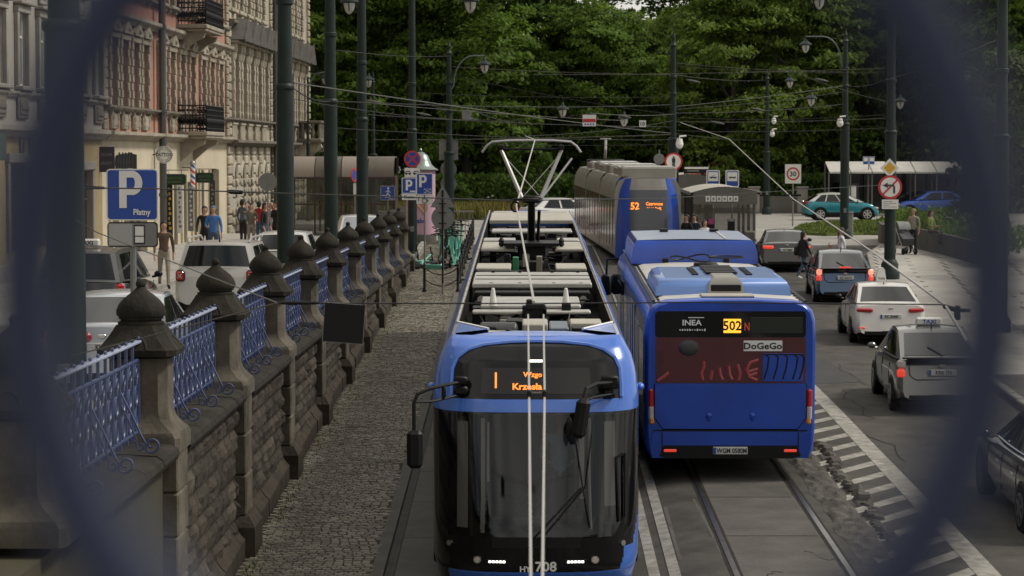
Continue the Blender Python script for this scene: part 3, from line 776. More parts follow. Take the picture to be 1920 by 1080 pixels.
for d, w in zip(PD, WHERE):
    t = thing('stone_pier', w, 'pier', (WX, d, base_z(d)), (0, 0, rnd.uniform(-.02, .02)), 'domed stone piers along the parapet')
    t.scale = (1, 1, .92)
    obj('shaft', shaft_m, [], t); obj('cap', cap_m, [], t); obj('dome', dome_m, [], t); obj('finial', fin_m, [], t)
# railing panels
PL = 6.45 - .62
tr = MB(); tr.box((0, 0, 1.05), (.07, PL, .028), 0, .006); tr_m = tr.mesh('top_rail', [mat('rail_highlight', (0.34, 0.38, 0.5), 0.35, var=.2, scale=6)])  # pale highlights along the top rail are put into its colour
lr = MB()
for z in (.86, .12): lr.box((0, 0, z), (.03, PL, .03), 0, .004)
lr_m = lr.mesh('lower_rail', ['blue_iron'])
ba = MB(); ba.box((0, 0, .56), (.03, .03, .96), 0, .004); ba.box((0, 0, .07), (.045, .045, .05), 0); ba_m = ba.mesh('baluster', ['blue_iron'])
kn = MB(); kn.ball((0, 0, 1.083), .02, 8); kn.cyl((0, 0, 1.06), (0, 0, 1.075), .012, None, 6); kn_m = kn.mesh('knob', ['blue_iron'])
scm = MB()
scm.tube([(0, .095 * math.cos(a), .5 + .1 * math.sin(a)) for a in [2 * PI * i / 14 for i in range(14)]], .011, 5, closed=True)
scm.tube([(0, .1 * math.cos(PI * i / 10), .7 + .13 * math.sin(PI * i / 10)) for i in range(11)], .011, 5)
scm.tube([(0, .095 * math.cos(a), .25 + .11 * math.sin(a)) for a in [2 * PI * i / 14 for i in range(14)]], .011, 5, closed=True)
for sgn in (-1, 1):
    scm.tube([(0.012, sgn * (.01 + .006 * i) * math.cos(i * .7), .62 + .012 * i + .03 * math.sin(i * .7)) for i in range(12)], .009, 4)
scm.tube([(0, 0, .14), (0, 0, .84)], .009, 4)
sc_m = scm.mesh('scroll', ['blue_iron'])
br = MB()
pts = [(0, 0, .62), (.1, 0, .42), (.2, 0, .2), (.25, 0, .11)]
for i in range(16):
    a = -2.4 + i * .5; r = .085 - .0042 * i
    pts.append((.31 + r * math.cos(a), 0, .105 + r * math.sin(a)))
br.tube(pts, .012, 5)
pts = [(0, 0, .5), (.08, 0, .34), (.15, 0, .16)]
for i in range(10):
    a = -2.2 + i * .5; r = .05 - .0035 * i; pts.append((.19 + r * math.cos(a), 0, .09 + r * math.sin(a)))
br.tube(pts, .01, 5); br_m = br.mesh('brace', ['blue_iron'])
RW = ['railing panel half hidden behind the blurred bar at the left edge', 'blue railing panel left of the silver car pier, ending at that pier', 'blue railing panel between the silver car pier and the white car pier', 'blue railing panel just right of the white car pier', 'blue railing panel at the thick green pole, above the hanging black board',
      'narrow-looking blue railing panel before the second green pole', 'blue railing panel between second and third green poles', 'fourth blue railing panel from the far wall end', 'third blue railing panel from the far wall end', 'last blue railing panel at the far wall end']
RW[0] = 'blue railing panel nearest the footbridge, half hidden by the blurred bar'
for i in range(len(PD) - 1):
    yc = (PD[i] + PD[i + 1]) / 2
    t = thing('iron_railing', RW[i], 'railing', (WX + .02, yc, base_z(yc) + .05), (-.009, 0, 0), 'blue wrought iron railing panels')
    obj('top_rail', tr_m, [], t); obj('lower_rail', lr_m, [], t)
    nb = 14
    for k in range(nb + 1):
        yy = -PL / 2 + .03 + (PL - .06) * k / nb
        obj('baluster', ba_m, [], t, (0, yy, 0)); obj('knob', kn_m, [], t, (0, yy, 0))
        if k < nb: obj('scroll', sc_m, [], t, (0, yy + (PL - .06) / nb / 2, 0))
        if k in (3, 7, 11):
            obj('brace', br_m, [], t, (.01, yy, 0))

# repaired patches and tar seams in the carriageway
for k, P in enumerate((((5.9, 50), (7.4, 50.6), (7.2, 56), (5.7, 55)), ((8.0, 36), (9.0, 36), (9.1, 42), (8.1, 41.5)), ((6.5, 62), (8.6, 62.4), (8.4, 65), (6.4, 64.6)), ((2.15, 31), (2.75, 31.2), (2.7, 35.5), (2.2, 35)), ((7.9, 70), (9.3, 70.5), (9.2, 78), (8.2, 77)))):
    m = MB(); m.add([(x, y, zr(x, y) + .0045) for x, y in P], [(0, 1, 2, 3)]); structure('road_patch', m, 'asphalt2' if k % 2 else mat('asphalt_new', (.034, .032, .029), .85, var=.3, scale=3))
rs = random.Random(21)
for k in range(14):
    x = rs.uniform(5.9, 9); y = rs.uniform(30, 80); pts = []
    for i in range(12): pts.append((x, y)); x += rs.uniform(-.14, .14); y += rs.uniform(.1, .7)
    m = MB(); vs = [(px_ + q, py_, zr(px_, py_) + .0052) for px_, py_ in pts for q in (-.012, .014)]; m.add(vs, [(2 * i, 2 * i + 1, 2 * i + 3, 2 * i + 2) for i in range(11)]); structure('road_crack', m, 'rail_dark')
for k in range(10):
    y = rs.uniform(29, 60); x0 = rs.choice([2.9, 2.95, 4.15]); m = MB(); x = x0 + .0075 * (y - 29); pts = []
    for i in range(9): pts.append((x, y)); x += rs.uniform(-.02, .12) * (1 if x0 < 3 else -1); y += rs.uniform(-.12, .25)
    vs = [(px_, py_ + q, zr(px_, py_) + .0095) for px_, py_ in pts for q in (-.012, .014)]; m.add(vs, [(2 * i, 2 * i + 1, 2 * i + 3, 2 * i + 2) for i in range(8)]); structure('road_crack', m, 'rail_dark')
# ---------------------------------------------------------------- the near tram
def tram_body_ring(y, sc=1.0, well=True, zf=2.8):
    h = [(1.10, .22), (1.2, .34), (1.2, .9), (1.2, 2.35), (1.2, 2.52), (1.165, 2.76), (1.085, 2.98), (1.0, 3.12), (.945, 3.15), (.93, zf)] if well else \
        [(1.10, .22), (1.2, .34), (1.2, .9), (1.2, 2.35), (1.2, 2.52), (1.165, 2.76), (1.05, 3.0), (.85, 3.1), (.5, 3.14), (.2, 3.15)]
    h = [(a * sc, b) for a, b in h]
    return [(a, y, b) for a, b in h] + [(-a, y, b) for a, b in h[::-1]]
def tram_band(k):  # material of each strip of the ring
    n = 10; k = k if k < n else 18 - k
    return {0: 1, 1: 0, 2: 2, 3: 0, 4: 0, 5: 0, 6: 0, 7: 3, 8: 4, 9: 4}.get(k, 1)
TR = thing('tram', 'nearest blue tram with black wraparound windscreen showing number 708', 'tram', (.29, 28.7, -5.42), (.0245, 0, -.0048))
TR.scale = (1.06, 1, 1)
SECT = [(1.25, 12.45), (12.95, 23.35), (23.85, 33.2)]
for i, (a, b) in enumerate(SECT):
    m = MB(); m.loft([tram_body_ring(y) for y in (a, (a + b) / 2, b)], 0, True, i > 0, True, mis=lambda i, k: tram_band(k))
    obj('body_section', m, ['tram_blue', 'black_plastic', 'glass', 'alu', 'well'], TR)
    for s in (-1, 1):       # doors and window posts, seen from the side only
        for q in range(4):
            y = a + 1.2 + q * (b - a - 2.2) / 3.4
            d = MB(); d.box((s * 1.203, y, 1.32), (.012, 1.25, 2.0), 0, .004); d.box((s * 1.207, y, 1.5), (.012, .03, 1.6), 1)
            obj('door' if q % 2 else 'window', d, ['glass', 'tram_blue'], TR)
for a, b in ((12.45, 12.95), (23.35, 23.85)):
    m = MB(); m.loft([tram_body_ring(a + (b - a) * i / 6, 1.012 if i % 2 else .985) for i in range(7)], 0, True, False, False, mis=lambda i, k: 1 if tram_band(k) in (4, 1) else 0)
    obj('bellows', m, ['bus_blue', 'rubber'], TR)
m = MB(); m.loft([tram_body_ring(33.2, 1, False), tram_body_ring(33.6, .95, False), tram_body_ring(34.2, .8, False)], 0, True, True, True); obj('tail', m, ['tram_blue'], TR)
# nose
NW = [(.18, 1.12), (.5, 1.19), (.9, 1.2), (2.46, 1.2), (2.75, 1.17), (2.95, 1.11), (3.1, 1.03), (3.17, .985)]
NY = [(.18, .16), (.42, .0), (.9, .02), (2.31, .36), (2.46, .42), (2.9, .66), (3.05, .8), (3.14, .98), (3.17, 1.12)]
def nose(s, z, off=0.0):
    a = s * PI / 2; W = interp(z, NW); y0 = interp(z, NY); e = .60
    def P(a):
        return Vector((W * math.copysign(abs(math.sin(a)) ** e, a), y0 + (1.32 - y0) * (1 - max(0, math.cos(a)) ** e), z))
    p = P(a)
    if off:
        n = Vector((math.sin(a) * 1.1, -math.cos(a), .25)).normalized(); p = p + n * off
    return p
def s_of_x(x, z):
    W = interp(z, NW); return math.copysign((2 / PI) * math.asin(min(1, abs(x) / W) ** (1 / .60)), x)
ZN = [.18, .3, .40, .43, .5, .56, .6, .65, .70, .76, .8, .85, .92, 1.0, 1.05, 1.1, 1.4, 1.7, 2.0, 2.28, 2.31, 2.36, 2.42, 2.46, 2.5, 2.6, 2.7, 2.8, 2.86, 2.9, 2.93, 2.96, 2.98, 3.0, 3.02, 3.04, 3.06, 3.075, 3.09, 3.1, 3.12, 3.14, 3.17]
SN = [-1 + 2 * i / 120 for i in range(121)]
def nose_mat(x, z):
    ax = abs(x)
    if z < .42: return 0 if x > -1.0 else 1
    if z < .72: return 1 if ax < 1.0 - .35 * max(0, .6 - z) or x < 0 else 0
    if z < 2.31: return 0 if (x > 1.12 and z < 1.1 - (1.2 - x) * 4) else 1
    if z < 2.46: return 0
    if z < 3.1: return 2 if ax < interp(z, [(2.6, .965), (2.8, .95), (2.93, .89), (3.02, .77), (3.075, .59), (3.1, .3), (3.112, 0)]) else 0
    return 0
m = MB(); vs = [nose(s, z) for z in ZN for s in SN]; fs = []; mm = []; K = len(SN)
for j in range(len(ZN) - 1):
    for i in range(K - 1):
        c = (nose((SN[i] + SN[i + 1]) / 2, (ZN[j] + ZN[j + 1]) / 2)); z = c.z
        if .85 < z < 2.28 and abs(c.x) < 1.0: continue
        fs.append((j * K + i, j * K + i + 1, (j + 1) * K + i + 1, (j + 1) * K + i)); mm.append(nose_mat(c.x, z))
m.add(vs, fs, 0, True); m.m = mm
obj('nose', m, ['tram_blue', 'black_gloss', mat('black_screen', (0.006, 0.006, 0.0065), 0.18, spec=0.35, coat=0.1)], TR)
m = MB(); m.grid(lambda u, v: nose(s_of_x(-1.0 + 2.0 * u, 1.6), .84 + 1.455 * v, .004), 40, 10); obj('windscreen', m, ['windscreen'], TR)
m = MB()  # raised blue frame round the display, an arch
pts = [nose(s_of_x(x, z), z, .004) for x, z in [(-.97, 2.47), (-.97, 2.62), (-.96, 2.8), (-.9, 2.93), (-.78, 3.02), (-.6, 3.075), (-.3, 3.105), (0, 3.112), (.3, 3.105), (.6, 3.075), (.78, 3.02), (.9, 2.93), (.96, 2.8), (.97, 2.62), (.97, 2.47)]]
m.tube(pts, .028, 6); obj('display_frame', m, ['tram_blue'], TR)
m = MB()   # arch of the roof front and the cheeks that run back to the well
m.grid(lambda u, v: (lambda x: (x, 1.08 + .62 * v + .0 * u, 3.165 + .03 * math.sin(v * PI) - .17 * (abs(x)) ** 3 * (1 - .35 * v)))(-.985 + 1.97 * u), 20, 5); obj('roof_front', m, ['tram_blue'], TR)
for s in (-1, 1):
    m = MB(); m.add([(s * .96, 1.6, 3.15), (s * .95, 3.0, 3.15), (s * .56, 1.68, 3.19), (s * .95, 3.0, 2.85), (s * .56, 1.68, 2.85)], [(0, 1, 2) if s < 0 else (2, 1, 0), (1, 3, 4, 2) if s > 0 else (2, 4, 3, 1)])
    m.tube([(s * .95, 3.0, 3.155), (s * .56, 1.68, 3.195)], .018, 5, 1)
    obj('corner_cover', m, ['tram_blue', 'sign_white'], TR)
    m = MB()
    for y in lines(3.0, 33, 1.0): m.tube([(s * .972, y, 3.152), (s * .972, y + .93, 3.152)], .016, 4)
    obj('edge_trim', m, ['alu'], TR)
# cab interior
m = MB(); m.box((0, 1.1, .62), (2.0, 1.6, .3), 0, .05); m.box((0, .72, .86), (1.6, .35, .12), 0, .04); m.box((.25, .85, .96), (.6, .12, .16), 0, .03); obj('dashboard', m, ['black_plastic'], TR)
m = MB(); m.box((0, 2.75, 1.7), (2.3, .05, 2.0)); m.box((-1.02, 2.0, 1.5), (.05, 1.4, 1.8)); m.box((1.02, 2.0, 1.5), (.05, 1.4, 1.8)); m.box((0, 1.9, 2.42), (2.1, 1.8, .05)); obj('cab_lining', m, [mat('cab_lining', (0.045, 0.043, 0.038), 0.7, var=.1)], TR)
for s in (-1, 1):
    m = MB(); m.box((s * .86, 1.02, 1.5), (.1, .04, 1.35), 0, .01); obj('side_panel', m, [mat('cab_panel', (0.62, 0.6, 0.54), 0.7)], TR)
for x0, x1, z0, z1 in ((-.93, -.8, .95, 2.2), (-.645, -.6, .9, 2.24), (.5, .56, 1.3, 2.24), (.8, .93, 1.2, 2.2), (-.57, -.545, 1.5, 2.2)):
    m = MB(); m.grid(lambda u, v: nose(s_of_x(x0 + (x1 - x0) * u, 1.6), z0 + (z1 - z0) * v, -.045), 3, 6); obj('blind_strip', m, [M['cab_panel'] if 'cab_panel' in M else mat('cab_panel', (.62, .6, .54), .7)], TR)
m = MB(); m.box((-.3, 2.7, 1.55), (.75, .05, 1.5)); obj('cab_door', m, ['glass'], TR)
m = MB()
for s in (-1, 1): m.tube([nose(s_of_x(s * .76, .9), .86, -.07), nose(s_of_x(s * .74, 1.6), 1.6, -.07), nose(s_of_x(s * .74, 2.2), 2.27, -.06)], .055, 6)
obj('screen_pillar', m, ['black_plastic'], TR)
m = MB()
for s in (-1, 1): m.tube([nose(s_of_x(s * .66, .9), .95, -.1), nose(s_of_x(s * .64, 1.6), 1.6, -.1), nose(s_of_x(s * .64, 2.2), 2.25, -.08)], .018, 6)
obj('pale_trim', m, ['sign_white'], TR)
m = MB(); m.box((.28, 1.62, 1.25), (.5, .16, .9), 0, .06); m.box((.28, 1.35, .9), (.5, .5, .16), 0, .05); m.box((.28, 1.62, 1.8), (.26, .12, .22), 0, .05); obj('driver_seat', m, ['black_plastic'], TR)
m = MB()
m.grid(lambda u, v: nose(s_of_x(-.5 + 1.0 * u, 1.0), .72 + .13 * v, .006), 12, 2); obj('screen_sill', m, ['black_plastic'], TR)
# route display
m = MB(); m.grid(lambda u, v: nose(s_of_x(-.62 + 1.24 * u, 2.7), 2.52 + .3 * v, .005), 14, 2)
obj('route_display', m, [mat('display_glass', (0.014, 0.012, 0.01), 0.25)], TR)
def on_nose(x, z, off): return nose(s_of_x(x, z), z, off)
p = on_nose(-.1, 2.66, .012); X = Matrix.Translation(p) @ Matrix.Rotation(-.48, 4, 'X')
m = MB(); m.text('Wzgo', .085, (.06, 0, .085), 0, X); m.text('Krzesła', .085, (0.0, 0, -.06), 0, X); m.box((-.36, 0, .02), (.022, .004, .2), 0, X=X); obj('route_text', m, ['led'], TR)
m = MB(); q = on_nose(.0, 2.9, .01); m.box((0, 0, 0), (.15, .01, .03), 0, .004, X=Matrix.Translation(q) @ Matrix.Rotation(-.5, 4, 'X')); obj('number_lamp', m, ['led_w'], TR)
# lights and number
for s, x in ((-1, -.66), (1, .66)):
    m = MB(); X = Matrix.Translation(on_nose(x, .575, .008)) @ Matrix.Rotation(s * .2, 4, 'Z')
    m.disc((0, 0), .045, -.02, .02, 14, 0, X); m.disc((0, 0), .03, -.026, .0, 12, 1, X); obj('headlight', m, ['chrome', 'clear_lamp'], TR)
    m = MB(); X = Matrix.Translation(on_nose(x * .67, .555, .008)) @ Matrix.Rotation(s * .1, 4, 'Z')
    m.box((0, 0.006, 0), (.25, .012, .06), 1, .01, X)
    for k in range(5): m.box((-.08 + .04 * k, -.004, .0), (.03, .008, .028), 0, .004, X)
    obj('led_strip', m, ['led_w', 'black_plastic'], TR)
    m = MB(); X = Matrix.Translation(on_nose(s * .98, .74, .006)) @ Matrix.Rotation(s * .75, 4, 'Z'); m.disc((0, 0), .035, -.015, .02, 12, 0, X); obj('marker_lamp', m, ['chrome'], TR)
    m = MB(); m.ball((s * 1.22, 1.25, 2.52), .05, 10, 0, None, (1, 1.5, 1)); obj('side_blinker', m, ['tram_blue'], TR)
m = MB(); q = on_nose(.11, .5, .012); m.text('708', .125, (q.x + .0, q.y - .01, q.z), 0, Matrix.Identity(4), 1.0); q = on_nose(-.12, .47, .012); m.text('HY', .07, (q.x, q.y - .01, q.z), 0); obj('fleet_number', m, ['sign_white'], TR)
# wipers
m = MB()
for a, b, r in (((-.08, .78), (.5, 1.42), .012), ((.02, .78), (.55, 1.44), .012), ((.52, 1.42), (.6, .95), .008), ((.52, 1.42), (.42, 2.15), .009), ((.55, 1.44), (.62, 2.05), .007)):
    m.tube([on_nose(a[0] + (b[0] - a[0]) * i / 5, a[1] + (b[1] - a[1]) * i / 5, .03) for i in range(6)], r, 5)
for a, b in (((-.26, 1.4), (-.2, 1.1)), ((-.16, 1.4), (-.22, 1.12)), ((-.21, 1.75), (-.21, 1.3))): m.tube([on_nose(*a, -.35), on_nose(*b, -.35)], .006, 4)
obj('wiper', m, ['black_plastic'], TR)
m = MB()
m.tube([on_nose(.9, 1.75, .02), on_nose(.99, 1.8, .03), on_nose(.99, 1.05, .03), on_nose(.93, 1.0, .02), on_nose(.9, 1.75, .02)], .018, 5); obj('side_wiper', m, ['black_plastic'], TR)
# mirrors
m = MB()
for z, dx in ((2.68, 0), (2.56, 0)): m.box((-.86, .52, z), (.16, .1, .1), 0, .02)
m.tube([(-.9, .46, 2.66), (-1.2, .2, 2.62), (-1.34, .14, 2.56), (-1.38, .12, 2.45), (-1.38, .12, 2.1)], .022, 7)
m.tube([(-.92, .46, 2.5), (-1.15, .26, 2.46), (-1.38, .13, 2.46)], .016, 6); m.box((-1.05, .34, 2.56), (.05, .05, .14), 0, .01); obj('mirror_arm', m, ['black_plastic'], TR)
m = MB(); m.box((-1.37, .1, 1.9), (.18, .1, .46), 0, .045); obj('mirror', m, ['black_plastic'], TR)
m = MB(); m.box((.84, .5, 2.66), (.2, .1, .16), 0, .02); m.box((.84, .5, 2.52), (.12, .1, .1), 0, .02)
m.tube([(.86, .46, 2.66), (.68, .2, 2.68), (.56, .0, 2.64), (.52, -.06, 2.5)], .024, 7); m.tube([(.86, .46, 2.52), (.66, .2, 2.52), (.54, 0, 2.5)], .016, 6); obj('mirror_arm', m, ['black_plastic'], TR)
m = MB(); m.box((0, 0, 0), (.16, .12, .48), 0, .05, Matrix.Translation((.5, -.1, 2.3)) @ Matrix.Rotation(.14, 4, 'Y')); obj('mirror', m, ['black_plastic'], TR)
m = MB(); m.ball((.37, -.02, 2.16), .07, 10, 0, None, (.6, .4, 2.2)); obj('blind_spot_mirror', m, ['black_plastic'], TR)
# roof equipment (x range, y range, top height)
def roofbox(nm, x0, x1, y0, y1, z1, mt, z0=2.82, bev=.015):
    m = MB(); m.box(((x0 + x1) / 2, (y0 + y1) / 2, (z0 + z1) / 2), (x1 - x0, y1 - y0, z1 - z0), 0, bev); return obj(nm, m, mt if isinstance(mt, list) else [mt], TR)
roofbox('cover_panel', -.86, -.1, 2.35, 2.85, 3.06, 'beige_box', 2.98); roofbox('duct', -.2, .12, 1.75, 2.2, 3.05, 'beige_box'); roofbox('duct', .38, .66, 1.75, 2.2, 3.05, 'beige_box')
m = MB(); m.cyl((-.66, 3.5, 2.98), (-.26, 3.5, 2.98), .13, None, 16); m.ball((-.66, 3.5, 2.98), .13, 14, sc=(.4, 1, 1)); m.ball((-.26, 3.5, 2.98), .13, 14, sc=(.4, 1, 1)); obj('air_tank', m, [mat('tank_grey', (.06, .06, .06), .45)], TR)
roofbox('beige_case', -.16, .16, 3.3, 4.1, 3.1, 'beige_box'); roofbox('blue_grey_case', .18, .42, 3.2, 4.2, 3.06, mat('case_grey', (.14, .16, .19), .5)); roofbox('beige_case', .44, .84, 3.5, 4.1, 3.1, 'beige_box')
for k, (x, y, w, l, z) in enumerate([(-.7, 4.6, .3, .25, 2.96), (.7, 4.75, .28, .3, 2.95), (-.1, 4.7, .5, .2, 2.97), (.3, 2.8, .5, .4, 2.95), (-.45, 4.35, .25, .2, 2.95), (.75, 2.6, .25, .4, 2.93)]): roofbox('unit_box', x - w / 2, x + w / 2, y - l / 2, y + l / 2, z, 'black_plastic')
roofbox('white_panel', -.72, .62, 5.5, 7.0, 3.16, 'alu', 3.1); roofbox('front_bar', -.82, .74, 5.0, 5.3, 3.12, 'alu', 3.07)
for x in (-.55, .42):
    m = MB(); m.lathe([(.055, 3.16), (.05, 3.2), (.03, 3.36), (.022, 3.4), (.01, 3.41)], 12, (x, 5.45, 0)); obj('antenna_cone', m, ['sign_white'], TR)
roofbox('clamp', -.16, .14, 4.95, 5.1, 3.2, 'black_plastic', 3.0); roofbox('clamp', .36, .48, 5.1, 5.25, 3.22, 'black_plastic', 3.0)
roofbox('converter', -.86, .82, 8.5, 9.2, 3.1, 'black_plastic'); roofbox('converter_lid', -.9, .86, 9.0, 11.4, 3.2, 'alu', 3.12)
m = MB()
for i in range(1, 3): m.box((-.0, 9.0 + .8 * i, 3.205), (1.74, .02, .012), 0)
for x in (-.62, -.2, .3, .7): m.box((x, 9.06, 3.18), (.05, .06, .05), 0); m.box((x, 11.3, 3.21), (.05, .06, .04), 0)
obj('lid_seams', m, ['black_plastic'], TR)
for x in (-.76, .72):
    m = MB(); m.disc((x, 2.99), .055, 8.47, 8.52, 14); obj('round_vent', m, ['alu'], TR)
roofbox('vent_grille', -.2, .25, 8.3, 8.52, 3.0, 'tram_grey')
roofbox('side_lid', -.92, -.35, 12.9, 14.1, 3.16, 'beige_box', 3.1); roofbox('side_lid', .38, .88, 12.9, 14.1, 3.16, 'beige_box', 3.1)
roofbox('side_lid', -.92, -.3, 17.8, 20.0, 3.18, 'beige_box', 3.12); roofbox('side_lid', .42, .93, 17.8, 20.0, 3.18, 'beige_box', 3.12)
roofbox('side_lid', -.92, -.3, 20.6, 21.4, 3.18, 'alu', 3.12); roofbox('side_lid', .5, .93, 20.6, 21.4, 3.18, 'alu', 3.12)
roofbox('cross_lid', -.8, .85, 23.9, 24.9, 3.18, 'alu', 3.12); roofbox('cross_lid', -.9, .95, 28.2, 31.8, 3.2, 'beige_box', 3.1); roofbox('cross_lid', -.86, .9, 32.0, 32.6, 3.2, 'alu', 3.1)
m = MB(); rq = random.Random(5)
for i in range(70):
    y = rq.choice([rq.uniform(11.8, 22), rq.uniform(2.4, 8), rq.uniform(25, 28)]); x = rq.uniform(-.85, .85); w = rq.uniform(.06, .25); m.box((x, y, 2.85 + .1), (w, rq.uniform(.08, .5), rq.uniform(.1, .3)), rq.choice([0, 0, 0, 0, 1]), .01)
for i in range(22):
    y = rq.uniform(3, 27); x = rq.uniform(-.8, .8); m.tube([(x, y, 2.95), (x + rq.uniform(-.3, .3), y + .2, 3.1), (x + rq.uniform(-.5, .5), y + .5, 3.05), (x + rq.uniform(-.6, .6), y + .9, 2.95)], .016, 5, 0)
obj('roof_clutter', m, ['black_plastic', 'tram_grey'], TR, kind='stuff')
m = MB(); m.box((-.28, 15.0, 3.08), (.1, .2, .26), 0, .01); obj('green_canister', m, [mat('canister_green', (.02, .2, .08), .5)], TR)
m = MB(); m.box((.12, 14.6, 3.05), (.1, .3, .4), 0, .01); obj('arrester', m, ['blind'], TR)
for x in (-.55, .55):
    m = MB(); m.lathe([(.02, 3.18), (.06, 3.22), (.045, 3.27), (.06, 3.3), (.02, 3.36)], 10, (x, 18.4, 0)); obj('insulator', m, ['black_plastic'], TR)
# pantograph
PA = MB(); PA.box((0, 18.2, 3.26), (1.0, 1.0, .06)); PA.box((0, 18.2, 3.1), (.5, .5, .3), 0, .03)
PA.tube([(0, 18.7, 3.3), (0, 18.0, 4.12)], [.075, .065], 8)
PA.tube([(.12, 18.6, 3.3), (.14, 18.0, 3.9)], .03, 6); PA.box((0, 18.0, 4.12), (.34, .14, .14), 0, .03)
obj('pantograph_lower_arm', PA, ['black_plastic'], TR)
m = MB()
for s in (-1, 1): m.tube([(s * .17, 18.0, 4.14), (s * .55, 18.35, 5.06)], [.042, .034], 7); m.tube([(s * .17, 18.0, 4.14), (s * .05, 18.0, 4.1)], .04, 6)
m.tube([(.2, 18.02, 4.16), (.74, 18.4, 4.9)], .02, 6)
m.tube([(-.5, 18.3, 4.95), (.13, 18.0, 4.2)], .008, 4); m.tube([(.5, 18.3, 4.95), (-.13, 18.0, 4.2)], .008, 4); obj('pantograph_upper_arm', m, ['steel'], TR)
m = MB()
for y in (18.2, 18.5): m.tube([(-.9, y, 5.02), (-.82, y, 5.14), (-.72, y, 5.22), (-.4, y, 5.245), (0, y, 5.25), (.4, y, 5.245), (.72, y, 5.22), (.82, y, 5.14), (.9, y, 5.02)], .026, 6)
m.tube([(-.58, 18.35, 5.08), (.58, 18.35, 5.08)], .025, 6, 1)
for s in (-1, 1): m.box((s * .55, 18.35, 5.12), (.1, .36, .08), 1, .02)
obj('collector_head', m, ['steel', 'black_plastic'], TR)
drv = person('tram driver in a pale blue shirt sitting behind the tram windscreen', 'sit', (.6, 29.95, -4.9), 0, cloth('pale_blue', (.28, .36, .5)), cloth('navy', (.02, .025, .05)), 'black_plastic', None, 1.72)
for nm, xs in (('bogie', (3.2, 9.5, 17.5, 25.5, 31)),):
    for y in xs:
        b = MB(); b.box((0, y, .32), (2.0, 2.2, .34), 0, .05)
        for s in (-1, 1):
            for q in (-.75, .75): b.disc((0, 0), .3, -.06, .06, 18, 0, Matrix.Translation((s * .72, y + q, .31)) @ Matrix.Rotation(PI / 2, 4, 'Z'))
        obj('bogie', b, ['rail_dark'], TR)
bc = MB(); bc.tube([(0, 0, 0), (0, 0, 0.001)], .001)

# ---------------------------------------------------------------- the bus seen from behind
BU = thing('bus', 'blue city bus on line 502 with a dark red poster across its rear', 'bus', (3.37, 37.2, -5.03), (.028, 0, -.0066))
BU.scale = (1.03, 1.03, 1.03)
def bus_ring(y, w=1.0, dz=0.0, top=0.0):
    h = [(.9, .36), (1.18, .32), (1.255, .45), (1.275, .8), (1.275, 1.05), (1.275, 2.15), (1.265, 2.42), (1.22, 2.56), (1.12, 2.65), (.96, 2.70), (.4, 2.73)]
    h = [(a * w, b + (dz if b < 1 else -dz) + (top if b > 2.5 else 0)) for a, b in h]
    return [(a, y, b) for a, b in h] + [(-a, y, b) for a, b in h[::-1]]
def bus_band(i, k):
    n = 11; k = k if k < n else 20 - k
    if i < 3: return 0
    if k in (1, 2): return 1
    if k in (3,): return 1
    if k == 4: return 2
    if k == 5: return 2
    if k in (6, 7): return 0
    if k >= 8: return 3
    return 4
m = MB(); m.loft([bus_ring(.0, .962, .03), bus_ring(.025, .985, .012), bus_ring(.09, 1.0), bus_ring(.32), bus_ring(4), bus_ring(8), bus_ring(11.6), bus_ring(11.95, .97, .04)], 0, True, True, True, mis=bus_band)
obj('body', m, ['bus_blue', 'tram_grey', 'glass_grey', 'roof_white', 'black_plastic'], BU)
for s in (-1, 1):
    for q in range(7):
        y = 1.2 + q * 1.52; d = MB()
        if q in (2, 5): d.box((s * 1.278, y, 1.35), (.012, 1.25, 1.95), 0, .004); d.box((s * 1.284, y, 1.35), (.012, .04, 1.9), 1); obj('door', d, ['glass', 'black_plastic'], BU)
        else: d.box((s * 1.278, y, 1.62), (.012, 1.38, 1.05), 0, .004); obj('window', d, ['glass_grey' if q % 2 else 'glass'], BU)
    for y in (2.9, 9.2):
        w = MB(); X = Matrix.Translation((s * 1.13, y, .48)) @ Matrix.Rotation(PI / 2, 4, 'Z')
        w.disc((0, 0), .48, -.15, .15, 24, 0, X); w.disc((0, 0), .27, -.157, .157, 16, 1, X); obj('wheel', w, ['rubber', 'tram_grey'], BU)
    m = MB(); m.box((s * 1.14, 6, 2.675), (.05, 11.4, .02), 0); obj('roof_gutter', m, ['black_plastic'], BU)
    for k in range(30):
        m = MB(); m.box((s * 1.07, .35 + k * .38, 2.69), (.04, .12, .02), 0); obj('gutter_clip', m, ['black_plastic'], BU)
def rear(nm, poly, mt, y0=-.012, y1=.05): m = MB(); m.prism(poly, y0, y1); return obj(nm, m, [mt], BU)
def rr(x0, x1, z0, z1, r=.04, n=4):
    P = []
    for cx, cz, a0 in ((x1 - r, z1 - r, 0), (x0 + r, z1 - r, 90), (x0 + r, z0 + r, 180), (x1 - r, z0 + r, 270)):
        for i in range(n + 1): a = R(a0 + 90 * i / n); P.append((cx + r * math.cos(a), cz + r * math.sin(a)))
    return P
rear('rear_window', rr(-1.13, 1.12, 2.16, 2.55, .05), 'glass', -.014)
rear('rear_poster', rr(-1.12, 1.12, 1.47, 2.16, .02), mat('poster_maroon', (.085, .018, .022), .3, var=.25, scale=2.2, coat=.3), -.010)
m = MB(); m.box((.02, -.018, 2.33), (.26, .012, .21), 0, .004); obj('route_box', m, ['led_y'], BU)
m = MB(); m.text('502', .15, (.02, -.028, 2.335), 0, None, .95); obj('route_number', m, ['sign_black'], BU)
m = MB(); m.text('N', .12, (.24, -.018, 2.32), 0, None, .7); obj('route_letter', m, ['led_dim'], BU)
m = MB(); m.box((.68, -.016, 2.34), (.78, .012, .24), 0, .004); obj('display_window', m, [mat('green_black', (.014, .02, .014), .3)], BU)
m = MB(); m.text('INEA', .085, (-.58, -.02, 2.38), 0, None, 1.15)
